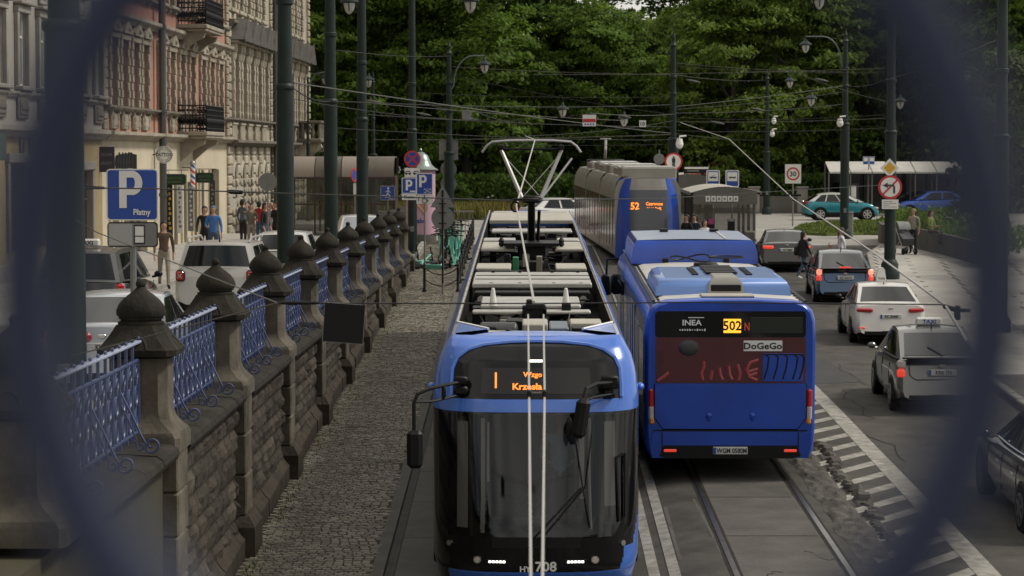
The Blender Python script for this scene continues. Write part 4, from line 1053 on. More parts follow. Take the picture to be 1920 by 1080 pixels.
rq = random.Random(3)
for k in range(11): m.box((-.76 + .037 * k, -.02, 2.27), (.022, .006, rq.uniform(.015, .035)), 0)
m.box((-.52, -.02, 2.455), (.24, .006, .012), 0); obj('sticker_text', m, ['sign_white'], BU)
m = MB(); m.ball((-.63, .0, 2.0), .16, 18, 0, None, (1, .3, .78)); obj('oval_dome', m, [mat('dome_grey', (.045, .045, .042), .5)], BU)
m = MB(); m.box((.48, -.016, 2.03), (.58, .01, .16), 0, .004); obj('graffiti_sticker', m, ['sign_white'], BU)
m = MB(); m.text('DoGeGo', .1, (.48, -.025, 2.03), 0, None, 1.15); obj('graffiti_text', m, ['sign_black'], BU)
pk = mat('poster_script', (.36, .06, .065), .4)
for pts in ([(-1.09, 1.5), (-1.0, 1.56), (-.92, 1.63)], [(-.42, 1.52), (-.44, 1.62), (-.40, 1.72), (-.41, 1.8)], [(-.3, 1.52), (-.28, 1.66)], [(-.17, 1.7), (-.16, 1.6), (-.12, 1.52)], [(-.03, 1.73), (-.02, 1.6), (.02, 1.52)], [(.1, 1.75), (.14, 1.62), (.12, 1.51)], [(.42, 1.82), (.3, 1.78), (.24, 1.68), (.28, 1.56), (.4, 1.51)], [(.41, 1.68), (.28, 1.64)], [(.4, 1.62), (.29, 1.58)]):
    m = MB(); m.tube([(x, -.004, z) for x, z in pts], .03, 6, 0); obj('poster_script', m, [pk], BU)
m = MB(); m.box((.78, -.012, 1.705), (.6, .012, .42), 0, .004); obj('blue_panel', m, ['bus_blue'], BU)
m = MB()
for x in (.52, .66, .8, .95, 1.05): m.tube([(x, -.012, 1.9), (x + .05, -.012, 1.86), (x + .03, -.012, 1.7), (x - .02, -.012, 1.53)], .016, 5)
m.tube([(.48, -.012, 1.9), (1.08, -.012, 1.9)], .012, 5); obj('blue_panel_lines', m, ['black_plastic'], BU)
rear('engine_hatch', [(-1.0, .78), (1.0, .78), (1.13, .95), (1.13, 1.455), (-1.13, 1.455), (-1.13, .95)], 'bus_blue', -.022)
m = MB(); P = [(-1.13, 1.46), (-1.13, .95), (-1.0, .775), (1.0, .775), (1.13, .95), (1.13, 1.46)]
m.tube([(x, -.008, z) for x, z in P], .014, 4); obj('hatch_seam', m, ['black_plastic'], BU)
for x in (-.32, .33):
    m = MB(); m.ball((x, -.025, .98), .045, 12, 0, None, (1, .6, 1)); m.ball((x, -.02, .96), .05, 12, 0, None, (.8, .5, 1.3)); obj('hatch_knob', m, ['bus_blue'], BU)
for s in (-1, 1):
    m = MB(); m.box((s * 1.185, .0, 1.2), (.085, .06, .36), 0, .03); m.box((s * 1.185, -.012, 1.02), (.075, .05, .22), 1, .025); m.box((s * 1.175, -.014, .9), (.07, .05, .1), 2, .02); obj('tail_light', m, ['red_lamp', 'clear_lamp', 'orange'], BU)
    m = MB(); m.box((s * .9, -.05, .455), (.19, .03, .04), 0, .008); obj('reflector', m, ['red_lit'], BU)  # reflectors painted with a faint red glow of their own
rear('bumper', [(-1.17, .34), (1.17, .34), (1.2, .5), (1.16, .73), (-1.16, .73), (-1.2, .5)], 'bus_blue', -.03)
rear('bumper_insert', [(-.93, .335), (.93, .335), (1.06, .37), (1.0, .53), (-1.0, .53), (-1.06, .37)], 'black_plastic', -.04)
m = MB(); m.box((0, -.05, .455), (.52, .02, .115), 0, .008); obj('number_plate', m, ['plate'], BU)
m = MB(); m.text('WGM 0580M', .075, (.02, -.064, .455), 0, None, .82); m.box((-.235, -.064, .455), (.04, .006, .1), 1); obj('plate_text', m, ['sign_black', 'sign_blue'], BU)
m = MB(); m.box((0, -.012, .755), (2.3, .03, .012), 0)
for s in (-1, 1): m.box((s * 1.02, -.034, .6), (.012, .012, .26), 0)
obj('bumper_seam', m, ['black_plastic'], BU)
m = MB(); m.box((0, 2, .5), (2.2, 3.6, .3), 0, .05); obj('underside', m, ['black_plastic'], BU)
# roof units
def hump(nm, x0, x1, y0, y1, z0, z1, mt, e=.12):
    m = MB(); m.loft([[(x0, y0, z), (x1, y0, z), (x1, y1, z), (x0, y1, z)] if k == 0 else [(x0 + k * e, y0 + k * e, z), (x1 - k * e, y0 + k * e, z), (x1 - k * e, y1 - k * e, z), (x0 + k * e, y1 - k * e, z)] for k, z in ((0, z0), (.12, z0 + (z1 - z0) * .5), (.45, z0 + (z1 - z0) * .85), (1, z1))], 0, True, True, True)
    return obj(nm, m, mt if isinstance(mt, list) else [mt], BU)
hump('roof_pod', -1.08, 1.0, .95, 3.6, 2.7, 2.96, mat('pod_blue_reflection', (.12, .24, .56), .3, coat=.6), .16)  # pale reflection on the blue pod is put into its paint colour
hump('pod_centre', -.28, .28, .93, 3.5, 2.72, 2.985, 'tram_grey', .12)
m = MB()
m.box((0, .935, 2.82), (.46, .03, .1), 0, .01); obj('front_grille', m, ['black_plastic'], BU)
for k in range(5): m = MB(); m.box((0, 1.9 + k * .32, 2.985), (.5, .2, .03), 0, .01); obj('fan_grille', m, ['black_plastic'], BU)
for s in (-1, 1):
    for k in range(6): m = MB(); m.box((s * .42, 1.75 + k * .25, 2.972), (.1, .12, .02), 0); obj('vent_slot', m, ['black_plastic'], BU)
m = MB(); m.box((-.02, .5, 2.745), (.8, .42, .03), 0, .01); obj('roof_hatch', m, ['beige_box'], BU)
hump('cooling_unit', -1.16, 1.12, 7.6, 10.6, 2.7, 3.12, 'bus_blue', .1)
m = MB(); m.grid(lambda u, v: (-1.05 + 2.06 * u, 7.72 + 2.78 * v, 3.124 + .02 * math.sin(u * PI)), 8, 4); obj('unit_top', m, [mat('unit_top_pale', (.36, .42, .56), .35, coat=.4)], BU)
m = MB()
for x in (-.45, .5): m.box((x, 10.0, 3.17), (.16, .2, .05), 0, .01)
for x in (-.55, .55): m.box((x, 7.58, 2.76), (.1, .06, .08), 0, .01)
m.box((.55, 9.1, 3.15), (.03, 2.6, .012), 1); obj('unit_fittings', m, ['black_plastic', 'white_paint'], BU)
m = MB()
m.tube([(-.3 + .34 * math.cos(a), 4.6 + .3 * math.sin(a), 3.02 + .05 * math.sin(a * 2)) for a in [2 * PI * i / 16 for i in range(16)]], .014, 5, closed=True)
m.tube([(.3 + .3 * math.cos(a), 4.7 + .25 * math.sin(a), 3.03) for a in [2 * PI * i / 16 for i in range(16)]], .012, 5, closed=True)
m.tube([(-.65, 4.2, 2.8), (-.2, 4.3, 2.92), (.1, 4.3, 2.92), (.55, 4.2, 2.82)], .016, 5); m.box((-.05, 4.4, 2.85), (.4, .4, .22), 0, .03); obj('roof_cables', m, ['black_plastic'], BU)
for s in (-1, 1):
    m = MB(); m.tube([(s * 1.2, 11.9, 2.5), (s * 1.45, 12.2, 2.45), (s * 1.47, 12.2, 2.1)], .025, 6); m.box((s * 1.47, 12.16, 1.95), (.2, .12, .42), 0, .04); m.box((s * 1.28, 11.9, 1.98), (.2, .1, .4), 0, .04); obj('mirror', m, ['black_plastic'], BU)

# ---------------------------------------------------------------- the far tram
T2 = thing('tram', 'far grey tram with blue front pillars on line 52', 'tram', (4.93, 87, zr(4.93, 87)), (.01, 0, .0365))
for i, (a, b) in enumerate(((.5, 8), (8.4, 16), (16.4, 24))):
    m = MB(); m.loft([tram_body_ring(y, 1, False) for y in (a, b)], 0, True, True, True, mis=lambda i, k: {0: 1, 1: 0, 2: 2, 3: 0}.get(k if k < 10 else 18 - k, 0)); obj('body_section', m, ['tram_grey', 'black_plastic', 'glass_grey'], T2)
    for y in lines(a + .9, b - .9, 1.5):
        d = MB(); d.box((-1.206, y, 1.5), (.012, .14, 1.75), 0); obj('window_post', d, ['pipe' if int(y) % 3 else 'red_lamp'], T2)
    for y in lines(a + .2, b - .2, 1.9)[:-1]:
        d = MB(); d.loft([[(-1.19, y + .05 + q, 2.6), (-1.12, y + .05 + q, 2.95), (-.95, y + .05 + q, 3.16), (-.7, y + .05 + q, 3.2)] for q in (0, 1.75)], 0, False, False); obj('roof_fairing', d, ['tram_grey'], T2)
for a in (8, 16):
    m = MB(); m.loft([tram_body_ring(a + .4 * i / 4, .98 if i % 2 else .93, False) for i in range(5)], 0, True, False, False); obj('bellows', m, ['rubber'], T2)
def f2(u, v, o=0): x = -1.18 + 2.36 * u; z = .25 + 2.85 * v; return (x * (1 - .12 * max(0, v - .85) * 6.6), .0 + .5 * (2 * u - 1) ** 4 + .3 * v ** 2 - o, z)
m = MB(); m.grid(f2, 24, 14); m.m = [1 if .21 < (i % 24 + .5) / 24 < .79 and (i // 24) >= 4 else 0 for i in range(len(m.f))]
m.m = [2 if (i // 24) >= 12 and q == 1 else q for i, q in enumerate(m.m)]; obj('front', m, ['bus_blue', mat('front_glass_far', (.085, .092, .105), .2), 'tram_grey'], T2)
m = MB(); m.text('52', .26, (-.5, .12, 2.12), 0, None, .95); obj('line_number', m, ['led'], T2); m = MB(); m.text('Czerwone', .12, (.2, .12, 2.2), 0, None, .9); obj('route_text', m, ['led'], T2); m = MB(); m.text('Maki P+R', .12, (.2, .12, 2.02), 0, None, .85); obj('route_text', m, ['led'], T2)
for y, w, l, z in ((.9, 1.0, 1.6, 3.5), (3.4, .9, 2.6, 3.45), (7, .95, 2.4, 3.5), (10.5, .9, 3, 3.45), (14.4, .85, 2.6, 3.5), (18, .9, 3, 3.45)):
    m = MB(); m.box((0.08, y + l / 2, (z + 3.05) / 2), (2 * w, l, z - 3.05), 0, .04); m.box((.08, y + l / 2, z + .02), (1.8 * w, l * .92, .03), 1, .01); obj('roof_case', m, ['tram_grey', 'white_paint'], T2)
m = MB(); m.box((0, 21, 3.4), (1.6, 1.2, .3), 0, .03); m.tube([(0, 21.4, 3.5), (0, 20.9, 4.0), (0.02, 21.1, 4.45)], .06, 6, 1); m.box((0.02, 21.1, 4.47), (.5, .06, .05), 1); obj('pantograph', m, ['black_plastic', 'alu'], T2)
# ---------------------------------------------------------------- cars
def lerp3(a, b, t): return tuple(a[i] + (b[i] - a[i]) * t for i in range(3))
def make_car(name, label, cat, loc, yaw, sp, group=None, pitch=0.0):
    """car facing +y (away from the footbridge); L, W, H in metres; top = [(t, z)] lid line from the tail (t = 0) to the nose (t = 1)"""
    t = thing(name, label, cat, loc, (pitch, 0, yaw), group)
    L, W, H = sp['L'], sp['W'], sp['H']; hw = W / 2; pt = sp['paint']
    top = sp['top']; zb = sp.get('zb', .2); rb = sp.get('bump', .1)
    T = [0, .012, .03, .06, .10, .16, .24, .34, .46, .58, .7, .78, .85, .91, .95, .975, .99, 1.0]
    PLN = [(0, .86), (.012, .93), (.03, .965), (.10, .99), (.25, 1.0), (.7, 1.0), (.85, .98), (.93, .93), (.975, .84), (1, .7)]
    rings = []
    for q in T:
        w = hw * interp(q, PLN); zt = interp(q, top); y = -L / 2 + L * q; b = zb + (.1 * (1 - q / .05) if q < .05 else 0) + (.06 * (q - .93) / .07 if q > .93 else 0)
        h = zt - b
        half = [(.0, b), (.8 * w, b), (.95 * w, b + .1 * h), (1.0 * w, b + .33 * h), (.995 * w, b + .52 * h), (1.0 * w, b + .68 * h), (.975 * w, b + .86 * h), (.93 * w, b + .95 * h), (.82 * w, zt), (.4 * w, zt + .015), (0, zt + .02)]
        rg = []
        for x, z in half + [(-x, z) for x, z in half[::-1][1:-1]]:
            yy = y
            if q < .12: yy += rb * sm((z - .6) / .22) * (1 - q / .12) + sp.get('rake', .0) * max(0, z - .7) * (1 - q / .12)
            if q > .9: yy -= .12 * sm((z - .5) / .3) * (q - .9) / .1
            rg.append((x, yy, z))
        rings.append(rg)
    m = MB(); m.loft(rings, 0, True, True, True, mis=lambda i, k: 1 if k in (0, 1, 18, 19) else 0)
    obj('body', m, [pt, 'black_plastic'], t, None)
    # cabin: belt line and roof line corners (half width, y, z)
    rb0, rr0, rf0, fb0 = sp['rb'], sp['rr'], sp['rf'], sp['fb']
    S = lambda s, p: (s * p[0], p[1], p[2])
    nu = 8
    def patch(a, b, c, d, bul, n):
        n = Vector(n)
        def f(u, v):
            p = Vector(lerp3(lerp3(a, b, u), lerp3(d, c, u), v)); return p + n * bul * (4 * u * (1 - u)) ** .8 * 1.0
        return f
    rear = patch(S(-1, rb0), S(1, rb0), S(1, rr0), S(-1, rr0), .06, (0, -1, .3)); front = patch(S(1, fb0), S(-1, fb0), S(-1, rf0), S(1, rf0), .12, (0, 1, .3))
    ridge = sp.get('crown', .05)
    def roof(u, v):
        p = Vector(lerp3(lerp3(S(-1, rr0), S(1, rr0), u), lerp3(S(-1, rf0), S(1, rf0), u), v))
        p.y += (-.06 * .9 * (4 * u * (1 - u)) ** .8 * (1 - v) + .12 * .9 * (4 * u * (1 - u)) ** .8 * v); p.z += ridge * (4 * v * (1 - v)) ** .7 * (.65 + .35 * 4 * u * (1 - u)) + .02 * 4 * u * (1 - u)
        return p
    def side(s):
        def f(u, v):
            p = Vector(lerp3(lerp3(S(s, rb0), S(s, fb0), u), lerp3(S(s, rr0), S(s, rf0), u), v))
            p.z += ridge * .65 * (4 * u * (1 - u)) ** .7 * v; p.x += s * .05 * math.sin(PI * u) * (1 - .5 * v); return p
        return f
    m = MB(); m.grid(rear, nu, 6); m.grid(front, nu, 6); m.grid(roof, nu, 10)
    for s in (-1, 1):
        f = side(s); m.grid(f if s > 0 else (lambda u, v, f=f: f(1 - u, v)), 12, 5)
    obj('cabin', m, [sp.get('roofpaint', pt)], t)
    gl = sp.get('glassmat', 'glass')
    def win(nm, f, u0, u1, v0, v1, off, mt=gl, nu=8, nv=5, flip=False, inset=0.0):
        m = MB(); off = Vector(off)
        def g(u, v):
            uu = u0 + (u1 - u0) * u; uu2 = uu + (0.5 * (u0 + u1) - uu) * inset * v; return f(uu2, v0 + (v1 - v0) * v) + off
        m.grid(g if not flip else (lambda u, v: g(1 - u, v)), nu, nv); return obj(nm, m, [mt], t)
    win('rear_window', rear, .05, .95, sp.get('rw0', .08), sp.get('rw1', .93), (0, -.008, .004), inset=.05)
    win('windscreen', front, .05, .95, .04, .95, (0, .008, .004))
    for s in (-1, 1):
        f = side(s); fl = s < 0
        for u0, u1 in sp.get('sidewin', ((.13, .45), (.48, .86))):
            win('side_window', f, u0, u1, .07, .88, (s * .008, 0, 0), flip=fl, inset=sp.get('swi', .05))
        m = MB(); m.tube([f(.08 + .84 * i / 8, .02) + Vector((s * .012, 0, 0)) for i in range(9)], .011, 4); obj('belt_trim', m, ['chrome' if sp.get('chrome') else 'black_plastic'], t)
        m = MB(); y = fb0[1] - .32; z = fb0[2] + .06; x = s * (hw + .07)
        m.box((x, y, z), (.17, .09, .12), 0, .04); m.tube([(s * (hw - .06), y + .05, z - .06), (x, y, z - .03)], .025, 5); obj('mirror', m, [sp.get('mirror', pt)], t)
        m = MB()
        for dy in sp.get('doors', (-.75, .28)): m.box((s * (hw + .001), dy, .72), (.012, .16, .03), 0, .004)
        obj('door_handle', m, ['chrome' if sp.get('chrome') else pt], t)
        m = MB()
        for dy in sp.get('seams', (-1.0, .02, 1.02)): m.tube([(s * (hw * .985), dy - .04, fb0[2] - .06), (s * (hw + .001), dy, .68), (s * (hw * .985), dy + .02, .34)], .006, 4)
        obj('door_seam', m, ['black_plastic'], t)
    wb, wr = sp['wb'], sp.get('wr', .31)
    for s in (-1, 1):
        for k, y in enumerate((sp.get('ra', -wb / 2), sp.get('ra', -wb / 2) + wb)):
            a = MB(); X = Matrix.Translation((s * (hw - .012), y, wr)) @ Matrix.Rotation(s * PI / 2, 4, 'Z')
            P = [((wr + .055) * math.cos(PI * i / 14 - .12 + .24 * (i / 14)), (wr + .055) * math.sin(PI * i / 14 - .12 + .24 * (i / 14))) for i in range(15)]
            a.prism([(p[0], max(-.1, p[1])) for p in P][::1], -.022, .06, 0, X); obj('wheel_arch', a, ['black_plastic' if sp.get('clad') else 'black_plastic'], t)
            w = MB(); X = Matrix.Translation((s * (hw - .075), y, wr)) @ Matrix.Rotation(s * PI / 2, 4, 'Z')
            w.disc((0, 0), wr, -.095, .095, 24, 0, X); wo = obj('wheel', w, ['rubber'], t)
            r = MB(); r.disc((0, 0), wr * .66, -.102, .0, 20, 1, X); 
            for q in range(6):
                r.box((0, -.106, wr * .34), (.07, .014, wr * .56), 0, .01, X @ Matrix.Rotation(q * PI / 3, 4, 'Y'))
            r.disc((0, 0), wr * .68, -.11, -.09, 20, 0, X, wr * .58); r.disc((0, 0), wr * .14, -.114, -.05, 10, 0, X); obj('rim', r, [sp.get('rim', 'alu'), 'black_plastic'], wo)
    # tail
    yb = -L / 2
    for nm, mt, boxes in sp.get('tail', ()):
        for s in (-1, 1):
            m = MB()
            for (x, dy, z, w, h, *e) in boxes:
                m.box((0, 0, 0), (w, .09, h), 0, min(w, h) * .3, Matrix.Translation((s * x, yb + dy, z)) @ Matrix.Rotation(s * (e[0] if e else .25), 4, 'Z'))
            obj(nm, m, [mt], t)
    px, pz, txt = sp['plate']
    m = MB(); m.box((0, yb + px, pz), (.52, .03, .115), 0, .008); m.box((-.235, yb + px - .017, pz), (.04, .006, .1), 1); pl = obj('number_plate', m, ['plate', 'sign_blue'], t)
    m = MB(); m.text(txt, .075, (.02, yb + px - .021, pz), 0, None, .82); obj('plate_text', m, ['sign_black'], pl)
    m = MB(); m.box((0, yb + .012, .33), (W * .74, .05, .12), 0, .025); obj('bumper_insert', m, ['black_plastic'], t)
    m = MB()
    m.tube([(-hw * .8, yb + rb + .012, .7), (-hw * .3, yb + rb * .7, .655), (hw * .3, yb + rb * .7, .655), (hw * .8, yb + rb + .012, .7)], .007, 4); obj('bumper_seam', m, ['black_plastic'], t)
    if sp.get('spoiler'):
        w_, dy, z, th = sp['spoiler']; m = MB(); m.box((0, dy, z), (w_, .22, th), 0, .02); obj('spoiler', m, [sp.get('spoilpaint', pt)], t)
    if sp.get('badge'):
        m = MB(); m.box((0, yb + sp['badge'][0], sp['badge'][1]), (.11, .02, .06), 0, .02); obj('badge', m, ['chrome'], t)
    if sp.get('wiper'):
        m = MB(); m.tube([tuple(rear(.52, .12) + Vector((0, -.025, .01))), tuple(rear(.36, .42) + Vector((0, -.03, .01)))], .012, 5); obj('rear_wiper', m, ['black_plastic'], t)
    if sp.get('aerial'):
        m = MB(); a, b, h = sp['aerial']; m.tube([(a, b, H - .03), (a, b - h * .35, H + h)], [.02, .006], 6); obj('aerial', m, ['black_plastic'], t)
    for s in (-1, 1):
        m = MB(); m.box((s * (hw - .3), L / 2 - .14, .66), (.38, .22, .14), 0, .05); obj('headlight', m, ['clear_lamp'], t)
    m = MB(); m.box((0, L / 2 - .02, .42), (W * .62, .06, .2), 0, .04); obj('grille', m, ['black_plastic'], t)
    m = MB(); m.box((0, 0, .24), (W * .86, L * .9, .14), 0, .02); obj('underside', m, ['black_plastic'], t)
    return t
def roof_sign(t, y, z, w, word, mats, X=None, tall=False):
    m = MB()
    if tall: m.loft([[(-a, y - .09, zz), (a, y - .09, zz), (a, y + .09, zz), (-a, y + .09, zz)] for a, zz in ((.12, z), (.115, z + .1), (.085, z + .3), (.05, z + .34))], 0, True, True, False)
    else: m.box((0, y, z + .075), (w, .16, .15), 0, .03)
    o = obj('roof_sign', m, mats[:1], t)
    m = MB(); m.text(word, .08 if not tall else .05, (0, y - (.085 if not tall else .098), z + (.075 if not tall else .07)), 0, None, 1.1); obj('sign_text', m, mats[1:], o)
PR = dict(L=4.45, W=1.725, H=1.49, wb=2.7, ra=-1.4, wr=.31, top=[(0, .8), (.012, .98), (.06, 1.04), (.3, .98), (.7, .93), (.8, .86), (.93, .72), (1, .5)], zb=.2,
          rb=(.775, -2.06, 1.02), rr=(.64, -.7, 1.44), rf=(.62, .4, 1.44), fb=(.75, 1.45, .93), crown=.06, bump=.15, plate=(.04, .80, 'KK 3631H'), sidewin=((.16, .46), (.49, .88)), rw0=.14, wiper=True, seams=(-1.0, .05, 1.12), aerial=(0, -.6, .12))
def tailL(mt): return None
prius_tail = lambda lit: [('tail_light', lit, [(.735, .16, .88, .18, .2, .45), (.735, .15, .7, .17, .13, .45)]), ('tail_lens', 'clear_lamp', [(.73, .165, 1.0, .16, .1, .45)])]
def zc(x, y, L=4.4): return zr(x, y)
def put(px, y): return at(px, 290, y).x
def split_tail(t, sp):
    m = MB(); m.box((0, -sp['L'] / 2 + .1, 1.0), (1.34, .05, .1), 0, .015); obj('lower_rear_glass', m, ['glass'], t)
    m = MB(); m.box((0, -sp['L'] / 2 + .11, 1.065), (1.5, .12, .03), 0, .012); obj('spoiler', m, ['black_plastic'], t)
    m = MB(); m.tube([(-.62, -sp['L'] / 2 + .10, .95), (-.6, -sp['L'] / 2 + .085, .74), (-.5, -sp['L'] / 2 + .07, .665), (.5, -sp['L'] / 2 + .07, .665), (.6, -sp['L'] / 2 + .085, .74), (.62, -sp['L'] / 2 + .10, .95)], .007, 4); obj('hatch_seam', m, ['black_plastic'], t)
# silver hatchback taxi
SIL = paint('silver', (.15, .148, .142), .28, .6); SILW = paint('silver_white', (.62, .6, .56), .3, .1); DBL = paint('slate_blue', (.022, .075, .17), .25, .25); DGR = paint('dark_graphite', (.035, .034, .032), .25, .4); BLK = paint('car_black', (.008, .008, .009), .18); WHT = paint('car_white', (.62, .61, .58), .28); TEAL = paint('teal', (.0, .2, .25), .25, .2)
sp = dict(PR, paint=SIL, plate=(.06, .80, 'KRA 174'), tail=[('tail_light', 'red_lit', [(.765, .115, .78, .17, .17, .5)]), ('tail_lens', 'clear_lamp', [(.76, .12, .95, .165, .17, .5)])], badge=(.07, .92), rim='post_grey')
x = put(1752, 46.5); t = make_car('hatchback_taxi', 'silver fastback taxi with a blue TAXI roof sign and one red lamp', 'taxi', (x, 47.2, zr(x, 47)), -.03, sp, 'cars queuing along the taxi rank', .02)
roof_sign(t, -.25, 1.52, .5, 'TAXI', ['sign_white', 'sign_blue']); split_tail(t, sp)
# white saloon taxi
sp = dict(L=4.63, W=1.78, H=1.435, wb=2.7, ra=-1.3, wr=.31, top=[(0, .8), (.012, 1.0), (.05, 1.06), (.2, 1.02), (.7, .92), (.8, .86), (.93, .72), (1, .5)], rb=(.78, -1.72, 1.03), rr=(.63, -.75, 1.385), rf=(.62, .3, 1.39), fb=(.76, 1.25, .93), crown=.05, bump=.13, paint=SILW,
          plate=(.06, .74, 'KK 2044K'), tail=[('tail_light', 'red_lamp', [(.63, .12, .89, .4, .1, .3)]), ('reflector', 'red_lit', [(.7, .02, .47, .16, .03, .3)])], rim='pipe', badge=(.05, .93), aerial=(.0, -.7, .06), mirror='black_plastic')  # the reflector gets a painted red glow, it is no lamp
x = put(1664, 60.5); t = make_car('saloon_taxi', 'pearl white saloon taxi with a tall white roof sign', 'taxi', (x, 61.5, zr(x, 61)), -.035, sp, 'cars queuing along the taxi rank', .02)
roof_sign(t, -.1, 1.46, .3, 'TAXI', ['sign_white', 'sign_black'], tall=True)
m = MB(); m.text('Uber', .13, (-.3, -1.31, 1.18), 0, Matrix.Identity(4), 1.1); m.box((.28, -1.33, 1.16), (.5, .01, .05), 0); m.box((.28, -1.28, 1.22), (.5, .01, .03), 0)
m.v = [(a, b + (c - 1.2) * 2.35, c) for a, b, c in m.v]; obj('window_lettering', m, ['sign_white'], t)
# slate blue hatchback
sp = dict(PR, paint=DBL, roofpaint=paint('slate_roof', (.12, .14, .16), .25, .4), tail=[('tail_light', 'red_lit', [(.765, .115, .78, .18, .18, .5)]), ('tail_lens', mat('lit_orange', (.6, .2, .14), .3, emit=(1, .28, .16), es=.8), [(.76, .12, .96, .175, .18, .5)])], badge=(.07, .92), plate=(.06, .80, 'KK 3631H'), mirror='black_plastic')
x = put(1583, 72.5); t = make_car('hatchback', 'slate blue fastback hatchback with both brake lamps glowing', 'car', (x, 73.6, zr(x, 73)), -.045, sp, 'cars queuing along the taxi rank', .03)
split_tail(t, sp); m = MB(); m.box((0, -2.12, 1.1), (.34, .05, .05), 0, .01); obj('brake_lamp', m, ['red_lit'], t)
# dark coupe
sp = dict(L=4.64, W=1.85, H=1.38, wb=2.81, wr=.33, top=[(0, .8), (.012, .98), (.05, 1.03), (.2, 1.0), (.7, .9), (.85, .82), (.95, .68), (1, .5)], rb=(.79, -1.75, 1.0), rr=(.62, -.7, 1.325), rf=(.61, .3, 1.33), fb=(.77, 1.15, .9), crown=.05, bump=.12, paint=DGR, roofpaint=DGR,
          plate=(.05, .78, 'WI 7286F'), tail=[('tail_light', 'red_lit', [(.64, .11, .87, .4, .12, .35)])], rim='pipe', badge=(.04, .94), aerial=(0, -.6, .05), mirror='black_plastic')
x = put(1478, 84); t = make_car('coupe', 'dark graphite coupe with red tail lamps beside the woman in black', 'car', (x, 85.5, zr(x, 85)), -.05, sp, 'cars queuing along the taxi rank', .02)
# black saloon at the lower right
sp = dict(L=4.9, W=1.86, H=1.46, wb=2.85, wr=.34, top=[(0, .85), (.012, 1.0), (.05, 1.06), (.2, 1.02), (.7, .94), (.85, .86), (.95, .72), (1, .5)], rb=(.76, -1.7, 1.02), rr=(.58, -.75, 1.42), rf=(.58, .4, 1.41), fb=(.76, 1.2, .95), crown=.04, bump=.09, paint=BLK, chrome=True, plate=(.05, .76, 'KRA 0817'), tail=[('tail_light', 'red_lamp', [(.66, .12, .88, .36, .14, .35)])], rim='pipe')
x = 7.6; t = make_car('saloon_car', 'glossy black saloon cut by the right edge of the picture', 'car', (x + .28, 34.2, zr(x, 34.2)), .0, sp, None, .05)
# teal hatchback crossing the square (drives to the right)
sp = dict(L=4.0, W=1.75, H=1.49, wb=2.54, ra=-1.2, wr=.34, top=[(0, .85), (.012, 1.02), (.06, 1.06), (.3, 1.02), (.7, .98), (.8, .95), (.93, .85), (1, .55)], zb=.24, rb=(.74, -1.84, 1.0), rr=(.56, -1.2, 1.40), rf=(.58, .15, 1.42), fb=(.76, 1.12, .98), crown=.075, bump=.06, paint=TEAL, roofpaint=WHT, plate=(.04, .7, 'KRA 174'), tail=[('tail_light', 'red_lamp', [(.68, .1, .95, .3, .2, .3)])], rim='steel', sidewin=((.1, .3), (.32, .58), (.6, .88)), seams=(-.65, .2, 1.0), clad=True)
p = onground(1579, 413.5); t = make_car('hatchback', 'teal small hatchback with white roof crossing the square', 'car', (p.x, p.y + .9, zr(p.x, p.y)), -PI / 2 + .03, sp)
m = MB()
for s in (-1, 1): m.box((s * .872, .05, .36), (.02, 2.0, .16), 0, .01)
obj('sill_cladding', m, ['black_plastic'], t)
# blue car half behind the no-left-turn sign
sp = dict(L=4.2, W=1.76, H=1.45, wb=2.6, wr=.32, top=[(0, .85), (.012, 1.0), (.06, 1.04), (.7, .93), (.85, .85), (.95, .72), (1, .5)], rb=(.74, -1.9, 1.0), rr=(.58, -1.3, 1.4), rf=(.6, .2, 1.4), fb=(.76, 1.0, .95), crown=.05, paint=paint('royal_blue', (.02, .08, .4), .25), plate=(.04, .7, 'KW 61'), tail=[('tail_light', 'red_lamp', [(.68, .1, .9, .3, .2, .3)])])
p = onground(1728, 408); t = make_car('hatchback', 'royal blue car behind the no left turn sign', 'car', (p.x + 1, p.y + 3, zr(p.x, p.y)), PI / 2, sp)
# white car beyond the tram roof
sp = dict(L=4.5, W=1.8, H=1.5, wb=2.65, wr=.32, top=[(0, .85), (.012, 1.0), (.06, 1.06), (.7, .95), (.85, .86), (.95, .72), (1, .5)], rb=(.76, -2.0, 1.0), rr=(.58, -1.3, 1.44), rf=(.6, .2, 1.44), fb=(.76, 1.1, .95), crown=.05, paint=WHT, plate=(.04, .7, 'KW 61'), tail=[('tail_light', 'red_lit', [(.7, .1, .92, .26, .2, .3)])])
x = put(1056, 118); t = make_car('estate_car', 'white car with long side windows seen beyond the near tram roof', 'car', (x, 118, zr(x, 118)), -1.05, sp)
